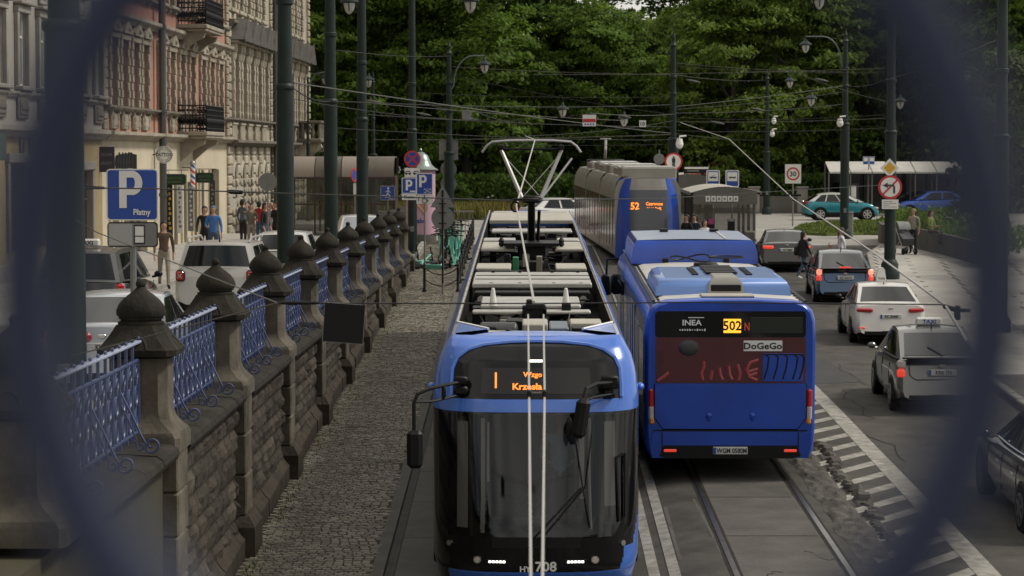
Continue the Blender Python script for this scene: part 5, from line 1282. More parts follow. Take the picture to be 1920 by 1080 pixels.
# upper street: silver-blue saloon, black people carrier taxi, white off-roader, two white cars
sp = dict(L=4.5, W=1.8, H=1.46, wb=2.7, wr=.31, top=[(0, .85), (.012, 1.02), (.05, 1.08), (.22, 1.04), (.7, .93), (.85, .86), (.95, .72), (1, .5)], rb=(.79, -1.9, 1.04), rr=(.64, -.7, 1.4), rf=(.62, .35, 1.4), fb=(.77, 1.25, .95), crown=.055, bump=.08, paint=SIL if False else paint('silver_blue', (.4, .43, .46), .22, .25), plate=(.05, .76, 'KW 61'), tail=[('tail_light', 'red_lamp', [(.5, .1, .9, .7, .14, .12)])], badge=(.03, .91))
x = put(212, 35.5); make_car('saloon_car', 'silver blue saloon parked behind the first stone pier', 'car', (x, 36.6, ZU), .0, sp, 'cars on the upper street')
sp = dict(L=4.5, W=1.84, H=1.72, wb=2.7, wr=.32, top=[(0, .95), (.012, 1.1), (.06, 1.12), (.7, 1.02), (.82, .95), (.95, .8), (1, .5)], rb=(.8, -2.12, 1.1), rr=(.66, -1.85, 1.66), rf=(.64, .45, 1.66), fb=(.78, 1.4, 1.05), crown=.05, bump=.06, paint=BLK, roofpaint=SIL, plate=(.04, .78, 'KY 139VG'), tail=[('tail_light', 'red_lamp', [(.8, .12, .98, .16, .2, .5), (.81, .1, .74, .15, .12, .5)]), ('tail_lens', 'clear_lamp', [(.81, .11, .84, .15, .09, .5)])], badge=(.03, 1.0), mirror='black_plastic')
x = put(162, 46.2); t = make_car('people_carrier_taxi', 'black people carrier taxi with pale roof left of the parking sign', 'taxi', (x, 47.5, ZU), -.02, sp, 'cars on the upper street')
roof_sign(t, -1.2, 1.74, .5, 'TAXI', ['sign_white', 'sign_black'])
m = MB()
for s in (-1, 1): m.tube([(s * .6, -1.7, 1.72), (s * .62, -1.5, 1.79), (s * .62, .2, 1.79), (s * .6, .4, 1.73)], .018, 5)
obj('roof_rails', m, ['steel'], t)
sp = dict(L=4.24, W=1.8, H=1.69, wb=2.57, wr=.35, top=[(0, .95), (.012, 1.12), (.06, 1.14), (.7, 1.08), (.88, 1.02), (.97, .85), (1, .5)], zb=.28, rb=(.8, -1.98, 1.12), rr=(.68, -1.8, 1.62), rf=(.66, .3, 1.62), fb=(.78, .95, 1.1), crown=.04, bump=.05, paint=WHT, plate=(.02, .72, 'KRA 174'), tail=[('tail_surround', 'black_plastic', [(.74, .03, .98, .2, .24, .1)])], aerial=(0, -1.5, .22))
x = put(416, 51); t = make_car('off_roader', 'white boxy off-roader with square red tail lamps and roof rails', 'car', (x, 52.4, ZU), -.03, sp, 'cars on the upper street')
for s in (-1, 1):
    m = MB(); X = Matrix.Translation((s * .74, -2.16, .98)); m.box((0, 0, 0), (.15, .04, .18), 0, .03, X)
    for a in (.8, -.8): m.box((0, -.022, 0), (.12, .006, .022), 1, 0, X @ Matrix.Rotation(a, 4, 'Y'))
    obj('tail_light', m, ['red_lamp', 'clear_lamp'], t)
    m = MB(); m.tube([(s * .64, -1.6, 1.66), (s * .66, -1.45, 1.75), (s * .66, .1, 1.75), (s * .64, .25, 1.67)], .025, 5); obj('roof_rail', m, ['steel'], t)
sp = dict(L=4.3, W=1.76, H=1.5, wb=2.6, wr=.31, top=[(0, .85), (.012, 1.0), (.06, 1.06), (.7, .95), (.85, .86), (.95, .72), (1, .5)], rb=(.76, -2.0, 1.02), rr=(.58, -1.5, 1.45), rf=(.6, .3, 1.45), fb=(.76, 1.1, .96), crown=.05, paint=WHT, plate=(.04, .7, 'KW 61'), tail=[('tail_light', 'red_lamp', [(.7, .1, .92, .26, .2, .3)])])
x = put(540, 64); make_car('hatchback', 'white car whose roof shows left of the second green pole', 'car', (x, 64, ZU), .0, sp, 'cars on the upper street')
x = put(676, 80); make_car('hatchback', 'white car facing the footbridge between third and fourth green poles', 'car', (x, 80, ZU), PI + .12, dict(sp, glassmat=mat('sky_glass', (.25, .27, .3), .1, coat=.5)), 'cars on the upper street')  # sky reflected in the panes is put into the glass colour
# ---------------------------------------------------------------- the street front on the left
FA = PI / 2 - .0255
def ux(y): return -13.4 + .0255 * (y - 63)
def building(name, label, y0, L):
    return thing(name, label, 'building', (ux(y0), y0, ZU), (0, 0, FA))      # local +x runs along the front, -y looks at the street
def front_wall(openings, u0, u1, z0, z1, dep=.12):
    """one wall face with real openings: front skin, reveals, recessed"""
    m = MB(); us = sorted({u0, u1} | {o[0] for o in openings} | {o[1] for o in openings}); zs = sorted({z0, z1} | {o[2] for o in openings} | {o[3] for o in openings})
    us = [u for u in us if u0 <= u <= u1]; zs = [z for z in zs if z0 <= z <= z1]
    op = lambda i, j: 0 <= i < len(us) - 1 and 0 <= j < len(zs) - 1 and any(o[0] <= (us[i] + us[i + 1]) / 2 <= o[1] and o[2] <= (zs[j] + zs[j + 1]) / 2 <= o[3] for o in openings)
    for i in range(len(us) - 1):
        for j in range(len(zs) - 1):
            a, b, c, d = us[i], us[i + 1], zs[j], zs[j + 1]
            if not op(i, j): m.add([(a, 0, c), (b, 0, c), (b, 0, d), (a, 0, d)], [(0, 1, 2, 3)])
            else:
                if not op(i - 1, j): m.add([(a, 0, c), (a, dep + .1, c), (a, dep + .1, d), (a, 0, d)], [(3, 2, 1, 0)])
                if not op(i + 1, j): m.add([(b, 0, c), (b, dep + .1, c), (b, dep + .1, d), (b, 0, d)], [(0, 1, 2, 3)])
                if not op(i, j - 1): m.add([(a, 0, c), (b, 0, c), (b, dep + .1, c), (a, dep + .1, c)], [(0, 1, 2, 3)])
                if not op(i, j + 1): m.add([(a, 0, d), (b, 0, d), (b, dep + .1, d), (a, dep + .1, d)], [(3, 2, 1, 0)])
    return m
WINM = {}
def window(par, u, z, w, h, frame='sign_white', pane='glass_house', dep=.10, cross=.68):
    k = (round(w, 2), round(h, 2), frame, pane, cross)
    if k not in WINM:
        m = MB(); f = .06
        for x in (-w / 2 + f / 2, w / 2 - f / 2): m.box((x, 0, h / 2), (f, .07, h), 0)
        for zz in (f / 2, h - f / 2, h * cross): m.box((0, 0.002, zz), (w - 2 * f - .002, .06, f), 0)
        m.box((0, -.002, h / 2), (.05, .066, h - 2 * f - .004), 0)
        p = MB(); p.add([(-w / 2, .02, 0), (w / 2, .02, 0), (w / 2, .02, h), (-w / 2, .02, h)], [(0, 1, 2, 3)])
        WINM[k] = (m.mesh('window', [frame]), p.mesh('pane', [pane]))
    a, b = WINM[k]
    o = obj('window', a, [], par, (u, dep, z)); obj('pane', b, [], o); return o
def shared(key, fn, mt):
    if key not in WINM:
        m = MB(); fn(m); WINM[key] = m.mesh(key.split(':')[0], mt)
    return WINM[key]
def surround(m, w, h, t=.16, pr=.09):
    for s in (-1, 1): m.box((s * (w / 2 + t / 2), -pr / 2, h / 2), (t, pr, h), 0, .015)
    m.box((0, -pr / 2 - .01, h + t / 2 + .002), (w + 2 * t, pr + .02, t), 0, .015); m.box((0, -pr - .02, h + t + .06), (w + 2 * t + .16, .24, .09), 0, .02)
def sill(m, w):
    m.box((0, -.12, -.07), (w + .44, .26, .12), 0, .025)
    for s in (-1, 1): m.box((s * (w / 2 + .1), -.08, -.2), (.12, .16, .16), 0, .02)
def carcass(par, L, H, mt, roofmt='zinc', deep=11):
    m = MB(); m.add([(0, .22, 0), (L, .22, 0), (L, .22, H), (0, .22, H), (0, deep, 0), (L, deep, 0), (L, deep, H), (0, deep, H)], [(0, 1, 2, 3), (1, 5, 6, 2), (4, 0, 3, 7), (5, 4, 7, 6)]); obj('inner_wall', m, ['shop_dark'], par)
    m = MB()
    m.add([(0, 0, 0), (0, deep, 0), (0, deep, H), (0, 0, H)], [(3, 2, 1, 0)]); m.add([(L, 0, 0), (L, deep, 0), (L, deep, H), (L, 0, H)], [(0, 1, 2, 3)]); obj('end_wall', m, [mt], par)
    m = MB(); m.add([(-.1, -.5, H), (L + .1, -.5, H), (L + .1, deep / 2, H + 3.2), (-.1, deep / 2, H + 3.2), (L + .1, deep, H), (-.1, deep, H)], [(0, 1, 2, 3), (3, 2, 4, 5), (0, 3, 5), (1, 4, 2)]); obj('roof', m, [roofmt], par)
    m = MB(); m.box((L / 2, -.3, H - .2), (L, .6, .4), 0, .1); obj('eaves_cornice', m, ['trim_b'], par)
def ledge(par, name, L, z, pr, th, mt, u0=0):
    m = MB(); prof = [(0, -th / 2), (-pr * .4, -th / 2), (-pr * .55, -th * .2), (-pr * .9, 0), (-pr, th * .12), (-pr, th * .5), (0, th * .62)]
    m.loft([[(u0, a, z + b) for a, b in prof], [(u0 + L, a, z + b) for a, b in prof]], 0, True, True, False); return obj(name, m, [mt], par)

# grey house, nearest
y0, L, H = 44.0, 33.0, 17.5
BA = building('grey_house', 'pale grey plastered house with tall windows over an ochre ground floor, leftmost', y0, L)
wins = [(63.2 + 2.62 * k - y0) for k in range(-6, 6)]
ops = [(u - .55, u + .55, 5.36, 7.33) for u in wins] + [(u - .55, u + .55, 10.3, 12.4) for u in wins]
gops = [(64.2 - y0, 68.6 - y0, .9, 3.25), (59.0 - y0, 62.2 - y0, .5, 3.1), (70.0 - y0, 71.6 - y0, .1, 2.9), (73.6 - y0, 75.2 - y0, .1, 3.0), (52 - y0, 55 - y0, .1, 3.0)]
obj('upper_wall', front_wall(ops, 0, L, 4.1, H), ['plaster_a'], BA); obj('ground_floor_wall', front_wall(gops, 0, L, 0, 4.08, .16), ['ochre'], BA)
carcass(BA, L, H, 'plaster_a')
ledge(BA, 'ledge', L, 4.12, .32, .3, 'trim_a'); ledge(BA, 'ledge', L, 5.12, .16, .16, 'trim_a'); ledge(BA, 'ledge', L, 8.85, .3, .3, 'trim_a')
for u in wins:
    for z, h in ((5.36, 1.97), (10.3, 2.1)):
        window(BA, u, z, 1.1, h)
        obj('window_surround', shared('window_surround:a%.1f' % h, lambda m: surround(m, 1.1, h, .2, .12), ['trim_a']), [], BA, (u, 0, z)); obj('sill', shared('sill:a', lambda m: sill(m, 1.1), ['trim_a']), [], BA, (u, 0, z))
        if z < 6:
            def pan(m):
                for a, b, c, d in ((0, .0, 1.2, .62),): m.box((a, -.04, b), (c, .08, d), 0, .02)
                m.box((0, -.09, 0), (.95, .05, .42), 0, .02)
                for q in range(5): m.ball((-.34 + .17 * q, -.12, .0), .07, 8, 0, None, (1, .5, 1.6))
            obj('sill_panel', shared('sill_panel:a', pan, ['soot']), [], BA, (u, 0, 4.78))
            def hd(m): m.box((0, -.05, 0), (.9, .1, .5), 0, .03); m.box((0, -.08, .0), (.55, .08, .28), 0, .03); m.box((0, -.1, .3), (1.5, .26, .1), 0, .02)
            obj('window_hood', shared('window_hood:a', hd, ['trim_a']), [], BA, (u, 0, 7.95))
for k in range(4):
    m = MB(); m.ball((0, 0, 0), .26, 14, 0, None, (.7, .25, 1.2)); m.tube([(.2 * math.cos(a), -.05, .33 * math.sin(a)) for a in [2 * PI * i / 16 for i in range(16)]], .03, 5, 1, closed=True); obj('oval_vent', m, ['shop_dark', 'ochre'], BA, (65.75 - y0 + 1.15 * k, -.01, 3.78))
for a, b, c, d in gops:
    m = MB()
    for x in (a - .12, b + .12): m.box((x, -.04, (c + d) / 2 + .1), (.24, .1, d - c + .2), 0, .02)
    m.box(((a + b) / 2, -.06, d + .16), (b - a + .6, .14, .26), 0, .02); obj('shop_surround', m, ['trim_a'], BA)
    m = MB(); m.add([(a, .14, c), (b, .14, c), (b, .14, d), (a, .14, d)], [(0, 1, 2, 3)]); obj('shop_pane', m, ['shop_dark'], BA)
    m = MB(); m.box(((a + b) / 2, .1, (c + d) / 2), (.08, .06, d - c), 0); m.box(((a + b) / 2, .098, c + (d - c) * .7), (b - a, .05, .07), 0); obj('shop_frame', m, ['wood_dark'], BA)
m = MB(); m.box((L / 2, -.05, .3), (L, .1, .6), 0, .02); obj('plinth', m, ['trim_a'], BA)
m = MB(); m.box((62.6 - y0, -.2, 3.75), (.9, .1, .8), 0, .02); obj('shop_sign_board', m, [mat('dull_green_sign', (.05, .075, .06), .6)], BA)

# pink house
y0, L, H = 77.0, 27.9, 17.8
BB = building('pink_house', 'salmon pink house with stone window frames, two iron balconies and small shops', y0, L)
wb_ = [(78.8, 1.05), (80.7, 1.05), (82.7, 1.05), (84.6, 1.05), (88.0, 1.0), (90.2, 1.0), (92.6, 1.0), (95.0, 1.0), (97.8, 1.0), (100.1, 1.0), (102.6, 1.0)]
ops = [(y - y0 - w / 2, y - y0 + w / 2, 5.1, 7.3) for y, w in wb_] + [(y - y0 - w / 2, y - y0 + w / 2, 9.0, 11.2) for y, w in wb_]
obj('upper_wall', front_wall(ops, 0, L, 4.1, H), ['plaster_b'], BB)
doors = [(78.2, 79.4, 2.6), (80.2, 81.4, 2.55), (82.0, 84.6, 2.55), (88.0, 88.9, 2.75), (90.2, 91.1, 2.75), (92.5, 93.3, 2.75), (95.0, 95.9, 2.9), (96.9, 97.7, 2.9), (99.6, 101.8, 2.9)]
obj('ground_floor_wall', front_wall([(a - y0, b - y0, .05, h) for a, b, h in doors], 0, L, 0, 4.08, .2), ['cream'], BB); carcass(BB, L, H, 'plaster_b')
ledge(BB, 'ledge', L, 4.12, .42, .26, 'trim_b'); ledge(BB, 'ledge', L, 5.0, .28, .18, 'soot'); ledge(BB, 'ledge', L, 8.0, .34, .3, 'trim_b'); ledge(BB, 'ledge', L, 8.85, .2, .16, 'soot')
for y, w in wb_:
    u = y - y0
    for z in (5.1, 9.0):
        window(BB, u, z, w, 2.2, 'blind', 'glass_house')
        def sr(m):
            for s in (-1, 1):
                for q in range(8): m.box((s * .66, -.05 - .012 * (q % 2), .14 + .275 * q), (.26 - .03 * (q % 2), .1 + .03 * (q % 2), .26), 0, .015)
            m.box((0, -.07, 2.3), (1.62, .16, .2), 0, .02)
        obj('window_surround', shared('window_surround:b', sr, ['trim_b']), [], BB, (u, 0, z)); obj('sill', shared('sill:b', lambda m: sill(m, 1.05), ['trim_b']), [], BB, (u, 0, z))
        def hdb(m):
            m.prism([(-.75, 0), (.75, 0), (.75, .1), (0, .48), (-.75, .1)], -.22, 0); m.ball((0, -.2, .17), .12, 8)
        obj('window_hood', shared('window_hood:b', hdb, ['trim_b']), [], BB, (u, 0, z + 2.42))
    def pnl(m):
        m.box((0, -.05, 0), (1.1, .1, .52), 0, .02); m.box((0, -.09, 0), (.7, .06, .34), 0, .02)
        for s in (-1, 1): m.lathe([(.05, -.24), (.08, -.1), (.04, 0), (.08, .1), (.05, .24)], 8, (s * .42, -.1, 0))
    obj('sill_panel', shared('sill_panel:b', pnl, ['trim_b']), [], BB, (u, 0, 4.6))
for u in (85.9 - y0, 87.0 - y0, 96.4 - y0, .3, L - .3):
    for q in range(26):
        if u in (.3, L - .3): obj('quoin', shared('quoin:b', lambda m: m.box((0, -.05, 0), (.55, .12, .3), 0, .03), ['trim_b']), [], BB, (u, 0, 4.45 + .33 * q))
m = MB(); m.tube([(86.7 - y0, -.3, 0), (86.7 - y0, -.3, 18)], .13, 8)
for z in (2, 5, 8, 11): m.cyl((86.7 - y0, -.3, z), (86.7 - y0, -.3, z + .12), .16, None, 8)
obj('downpipe', m, ['pipe'], BB)
for a, b, h in doors:
    u = (a + b) / 2 - y0; w = b - a
    m = MB(); m.add([(a - y0, .16, .05), (b - y0, .16, .05), (b - y0, .16, h), (a - y0, .16, h)], [(0, 1, 2, 3)]); d = obj('door', m, ['wood_dark' if int(a) % 2 else 'glass_house'], BB)
    m = MB(); m.box((u, .13, h * .78), (w, .05, .07), 0); m.box((u, .132, h / 2), (.07, .05, h), 0); obj('door_frame', m, ['blind'], d)
    m = MB()
    for x in (a - y0 - .09, b - y0 + .09): m.box((x, -.05, h / 2), (.18, .1, h), 0, .015)
    obj('door_surround', m, ['cream'], BB)
def balcony(par, u, z, w, pr, stone='trim_b'):
    m = MB(); m.box((u, -pr / 2, z), (w, pr, .16), 0, .03); m.box((u, -pr / 2, z - .13), (w * .94, pr * .92, .1), 0, .03); b = obj('balcony_slab', m, [stone], par)
    m = MB()
    for s in (-1, 1):
        P = [(-.0, -.1), (-pr * .85, -.18), (-pr * .8, -.35), (-pr * .5, -.5), (-pr * .25, -.75), (-.0, -1.0)]
        m.loft([[(u + s * w * .34 - .12, a, z + b_ - .06) for a, b_ in P], [(u + s * w * .34 + .12, a, z + b_ - .06) for a, b_ in P]], 0, True, True, False)
    obj('console', m, [stone], par)
    m = MB(); segs = [((u - w / 2 + .05, -.05), (u - w / 2 + .05, -pr + .05)), ((u - w / 2 + .05, -pr + .05), (u + w / 2 - .05, -pr + .05)), ((u + w / 2 - .05, -pr + .05), (u + w / 2 - .05, -.05))]
    for (a, b_) in segs:
        for zz in (.12, .98, .62): m.tube([(*a, z + zz + .08), (*b_, z + zz + .08)], .025, 4)
        n = max(3, int((Vector(a) - Vector(b_)).length / .12))
        for i in range(n + 1):
            x = a[0] + (b_[0] - a[0]) * i / n; yy = a[1] + (b_[1] - a[1]) * i / n
            m.tube([(x, yy, z + .08), (x, yy, z + 1.06)], .014, 4)
            if i < n:
                x2 = a[0] + (b_[0] - a[0]) * (i + .5) / n; y2 = a[1] + (b_[1] - a[1]) * (i + .5) / n
                m.ball((x2, y2, z + .45), .06, 6, 0, None, (1, 1, 2.2)); m.ball((x2, y2, z + .88), .05, 6)
        for q in (a, b_): m.cyl((*q, z + .08), (*q, z + 1.25), .03, .01, 6)
    obj('balcony_railing', m, ['black_iron'], par); return b
balcony(BB, 94.0 - y0, 4.3, 4.6, 1.15); balcony(BB, 94.0 - y0, 8.35, 4.6, 1.15)
# shop signs on the pink house
def on_front(y, z, out): return Vector((ux(y) + out, y, ZU + z))
def hang_sign(name, label, y, z, out, build, group=None):
    t = thing(name, label, 'sign', on_front(y, z, out), (0, 0, 0), group); build(t); return t
def bracket(t, length, dz=0): m = MB(); m.tube([(-length, 0, dz), (0.05, 0, dz)], .02, 5); obj('bracket', m, ['black_iron'], t)
def tattoo(t):
    m = MB(); m.disc((0, 0), .31, -.03, .03, 28, 0); m.disc((0, 0), .285, -.034, -.03, 28, 1, None, .27); m.disc((0, 0), .2, -.034, -.03, 28, 1, None, .19); m.box((0, -.032, 0), (.5, .006, .15), 0)
    rq = random.Random(9)
    for i in range(22):
        if i == 10 or i == 21: continue
        a = 2 * PI * (i + .5) / 22 + .14; m.box((0, -.034, .237), (.022, .006, .042), 1, 0, Matrix.Rotation(a, 4, 'Y'))
    obj('disc', m, ['sign_white', 'sign_black'], t); m = MB(); m.text('TATTOO', .13, (0, -.045, 0), 0, None, .88); obj('lettering', m, ['sign_black'], t); bracket(t, .42)
hang_sign('tattoo_sign', 'round white tattoo studio sign on the downpipe of the pink house', 86.2, 3.5, .43, tattoo)
def gsign(wd, w):
    def f(t):
        c = .07; P = [(-w / 2 + c, -.2), (w / 2 - c, -.2), (w / 2, -.13), (w / 2, .13), (w / 2 - c, .2), (-w / 2 + c, .2), (-w / 2, .13), (-w / 2, -.13)]
        m = MB(); m.prism(P, -.03, .03, 0); obj('board', m, ['sign_green'], t)
        g = mat('sign_gold_green', (.06, .12, .035), .5); m = MB(); m.text(wd, .1, (0, -.036, .05), 0, None, 1.0); m.box((0, -.036, -.09), (w * .62, .006, .04), 0); obj('lettering', m, [g], t)
        m = MB(); m.tube([(-w / 2 - .35, 0, .34), (w / 2 + .1, 0, .34)], .014, 5)
        for s in (-.6, .6): m.tube([(s * w / 2, 0, .2), (s * w / 2, 0, .34)], .008, 4)
        obj('bracket', m, ['black_iron'], t)
    return f
hang_sign('shop_sign', 'dark green hanging exchange sign left of the barber pole', 88.0, 2.6, .5, gsign('KANTOR', .8)); hang_sign('shop_sign', 'dark green hanging antiques sign right of the barber pole', 94.6, 2.6, .58, gsign('ANTYKI', .7))
def barber(t):
    m = MB(); n = 12
    for k in range(24):
        z0_, z1_ = -.42 + .035 * k, -.42 + .035 * (k + 1)
        for i in range(n):
            c = (i + k) % 12; mi = 1 if c < 3 else (2 if 6 <= c < 9 else 0)
            a0, a1 = 2 * PI * i / n, 2 * PI * (i + 1) / n
            m.add([(.09 * math.cos(a0), .09 * math.sin(a0), z0_), (.09 * math.cos(a1), .09 * math.sin(a1), z0_), (.09 * math.cos(a1), .09 * math.sin(a1), z1_), (.09 * math.cos(a0), .09 * math.sin(a0), z1_)], [(0, 1, 2, 3)], mi)
    obj('stripes', m, ['sign_white', 'sign_red', 'sign_blue'], t)
    m = MB(); m.ball((0, 0, .47), .11, 10); m.cyl((0, 0, .42), (0, 0, .47), .1); m.cyl((0, 0, -.5), (0, 0, -.42), .1); obj('caps', m, ['steel'], t); bracket(t, .42, .3)
hang_sign('barber_pole', 'barber pole with red white and blue stripes', 92.6, 2.7, .43, barber)
t = thing('wall_sign', 'black barcode like sign board on the cream shop front', 'sign', on_front(80.9, 3.28, .06), (0, 0, FA))
m = MB(); m.box((0, 0, 0), (3.6, .04, .16), 0)
rq = random.Random(4)
for k in range(26): m.box((-1.75 + .138 * k, -.015 * (k % 2), rq.uniform(-.04, .04)), (.09, .04, rq.uniform(.42, .56)), 0)
obj('strokes', m, ['sign_black'], t)
t = thing('wall_sign', 'dark purple beauty salon board projecting left of the barcode sign', 'sign', on_front(76.6, 3.35, .22))
m = MB(); m.box((0, 0, 0), (.52, .06, .8), 0, .01); obj('board', m, ['purple'], t); m = MB(); m.text('SALON', .1, (0, -.036, .16), 0, None, .85); m.text('URODY', .1, (0, -.036, -.12), 0, None, .85); obj('lettering', m, [mat('sign_mauve', (.18, .15, .18), .6)], t)
for nm_, y, lab, mt_ in (('banner', 88.5, 'dark vertical door banner with yellow letters', 'sign_black'), ('banner', 90.8, 'pale vertical banner beside the exchange door', 'sign_white'), ('banner', 93.4, 'grey vertical banner under the barber pole', 'sign_grey'), ('banner', 99.0, 'dark vertical banner by the last shop door of the pink house', 'purple')):
    t = thing(nm_, lab, 'banner', on_front(y, 1.5, .22)); m = MB(); m.box((0, 0, 0), (.22, .03, 1.9), 0); obj('cloth', m, [mt_], t); m = MB()
    for k in range(9): m.box((.02 * ((k * 7) % 3 - 1), -.02, .75 - .18 * k), (.05 + .02 * (k % 3), .006, .1), 0)
    obj('lettering', m, ['sign_yellow' if y < 89 else ('sign_grey' if mt_ != 'sign_grey' else 'sign_white')], t)

# cream corner house
y0, L, H = 104.9, 32.0, 18.5
BC = building('corner_house', 'cream stone corner house with pedimented windows and rusticated ground floor', y0, L)
wc = [106.3 + 2.55 * k for k in range(5)] + [122.0 + 2.7 * k for k in range(5)]
ops = [(y - y0 - .6, y - y0 + .6, 5.0, 7.9) for y in wc] + [(y - y0 - .6, y - y0 + .6, 9.9, 12.4) for y in wc]
obj('upper_wall', front_wall(ops, 0, L, 4.0, H), ['stone_c'], BC)
gw = [106.3 + 2.55 * k for k in range(5)] + [122 + 2.7 * k for k in range(5)]
obj('ground_floor_wall', front_wall([(y - y0 - .45, y - y0 + .45, .4, 2.9) for y in gw], 0, L, 0, 3.98, .25), ['stone_c'], BC); carcass(BC, L, H, 'stone_c')
ledge(BC, 'ledge', L, 4.0, .5, .26, 'soot'); ledge(BC, 'ledge', L, 5.0, .3, .2, 'soot'); ledge(BC, 'ledge', L, 9.2, .35, .3, 'soot')
for k, y in enumerate(wc):
    u = y - y0
    window(BC, u, 5.0, 1.2, 2.9, 'blind', 'glass_house'); window(BC, u, 9.9, 1.2, 2.5, 'blind', 'glass_house')
    def ped(m):
        for s in (-1, 1):
            m.box((s * .82, -.14, 1.3), (.24, .28, 2.6), 0, .03); m.lathe([(.14, 2.6), (.2, 2.75), (.22, 2.95)], 8, (s * .82, -.16, 0)); m.box((s * .82, -.2, 3.15), (.3, .4, .4), 0, .05)
            for q in range(5): m.box((s * .82, -.145, .3 + q * .5), (.27, .285, .2), 0, .02)
        m.box((0, -.22, 3.42), (2.1, .5, .14), 0, .02)
    obj('window_surround', shared('window_surround:c', ped, ['stone_c']), [], BC, (u, 0, 5.0))
    def tri(m): m.prism([(-1.12, 0), (1.12, 0), (0, .95)], -.75, 0, 0); m.prism([(-1.2, -.02), (-1.1, -.08), (1.1, -.08), (1.2, -.02), (0, 1.05), (0, .97)], -.8, -.74, 0)
    obj('pediment', shared('pediment:c', tri, ['zinc']), [], BC, (u, 0, 8.5))
    def bal(m):
        m.box((0, -.1, .36), (1.5, .2, .1), 0, .02)
        for q in range(5): m.lathe([(.07, -.32), (.09, -.1), (.05, .1), (.08, .3)], 8, (-.56 + .28 * q, -.1, 0))
    obj('balustrade', shared('balustrade:c', bal, ['stone_c']), [], BC, (u, 0, 4.5))
    def sr2(m):
        for s in (-1, 1):
            for q in range(8): m.box((s * .8, -.06 - .02 * (q % 2), .16 + .32 * q), (.34, .14, .29), 0, .03)
        m.box((0, -.12, 2.72), (2.1, .28, .2), 0, .03); m.box((0, -.1, -.1), (1.9, .24, .18), 0, .03)
    obj('window_surround', shared('window_surround:c2', sr2, ['stone_c']), [], BC, (u, 0, 9.9))
    m_ = shared('arch:c', lambda m: (m.tube([(.58 * math.cos(PI * i / 12), -.06, .58 * math.sin(PI * i / 12)) for i in range(13)], .15, 6), [m.box((s * .62, -.08, -.3 - .42 * q), (.4, .26, .36), 0, .06) for s in (-1, 1) for q in range(5)]), ['stone_c']); obj('arch_surround', m_, [], BC, (y - y0, 0, 2.55))
    window(BC, y - y0, .4, .9, 2.5, 'wood_dark', 'glass_house', .2)
nb = 0
for q in range(9):
    z = .25 + .43 * q
    for i in range(13):
        u = .35 + i * 2.55 - .02
        if any(abs(u - (g - y0)) < .9 for g in gw) and z < 3.2: u += 1.27
        if u > L: continue
        obj('stone_block', shared('stone_block:c', lambda m: m.box((0, -.05, 0), (1.1, .16, .38), 0, .05), ['stone_c1']), [], BC, (u, 0, z)); nb += 1
for u in (.3, 14.9, L - .3):
    for q in range(36): obj('quoin', shared('quoin:c', lambda m: m.box((0, -.06, 0), (.6, .16, .34), 0, .05), ['stone_c1']), [], BC, (u, 0, 4.5 + .385 * q))
m = MB(); m.tube([(119.9 - y0, -.28, 0), (119.9 - y0, -.28, 18)], .14, 8); obj('downpipe', m, ['pipe'], BC)
# stone balcony with scroll consoles at the corner
def stone_balcony(u, z, w, pr):
    m = MB(); m.box((u, -pr / 2, z), (w, pr, .22), 0, .05); m.box((u, -pr / 2, z + 1.0), (w, pr, .14), 0, .03)
    obj('balcony_slab', m, ['soot'], BC)
    m = MB()
    for s in (-1, 1):
        m = MB()
        P = [(0, -.1), (-pr * .9, -.12), (-pr * .98, -.35), (-pr * .8, -.58), (-pr * .5, -.62), (-.1, -1.2), (0, -1.3)]
        m.loft([[(u + s * w * .36 - .2, a, z + b_) for a, b_ in P], [(u + s * w * .36 + .2, a, z + b_) for a, b_ in P]], 0, True, True, False)
        for x in (-.21, .21): m.tube([(u + s * w * .36 + x, -pr * .72 + (.26 - .014 * i) * math.cos(i * .5), z - .36 + (.24 - .013 * i) * math.sin(i * .5)) for i in range(16)], .035, 5)
        obj('scroll_console', m, ['stone_c'], BC)
    for i in range(11):
        b_ = MB(); b_.lathe([(.1, .1), (.07, .2), (.12, .45), (.06, .7), (.1, .92)], 8); obj('baluster', shared('baluster:c', lambda m: m.lathe([(.1, .1), (.07, .2), (.12, .45), (.06, .7), (.1, .92)], 8), ['soot']), [], BC, (u - w / 2 + .2 + (w - .4) * i / 10, -pr + .15, z))
    for i in range(4): obj('baluster', WINM['baluster:c'], [], BC, (u - w / 2 + .15, -.2 - (pr - .4) * i / 4, z))
stone_balcony(132.5 - y0, 4.25, 5.5, 1.5)
# underground passage entrance: glazed canopy with a rounded brown roof
t = thing('passage_entrance', 'glazed entrance of the underground passage with rounded brown roof', 'shelter', (-8.3, 109, ZU))
m = MB()
for k in range(3):
    P = [(-.85, 0)] if False else [(1.55 * math.cos(PI / 2 + (PI / 2) * (1 - i / 8)) , 0) for i in range(9)]
rf = [(-1.5 + .0, 2.45), (-1.45, 2.8), (-1.25, 3.1), (-.9, 3.32), (-.4, 3.42), (1.6, 3.42), (1.6, 3.36), (-.4, 3.35), (-.86, 3.26), (-1.19, 3.05), (-1.38, 2.78), (-1.43, 2.45)]
for k in range(4):
    m = MB(); m.loft([[(-1.65 + k * 1.18 + .02, y, z) for y, z in rf], [(-1.65 + k * 1.18 + 1.16, y, z) for y, z in rf]], 0, True, True, True); obj('roof_sheet', m, ['brown_roof' if k % 2 else mat('roof_sheet_pale', (.24, .2, .16), .5)], t)
for k in range(5):
    for yy, hh in ((-1.45, 2.5), (1.5, 3.36)): m = MB(); m.box((-1.65 + k * 1.18, yy, hh / 2), (.09, .09, hh), 0); obj('post', m, [mat('maroon_frame', (.05, .025, .022), .5)], t)
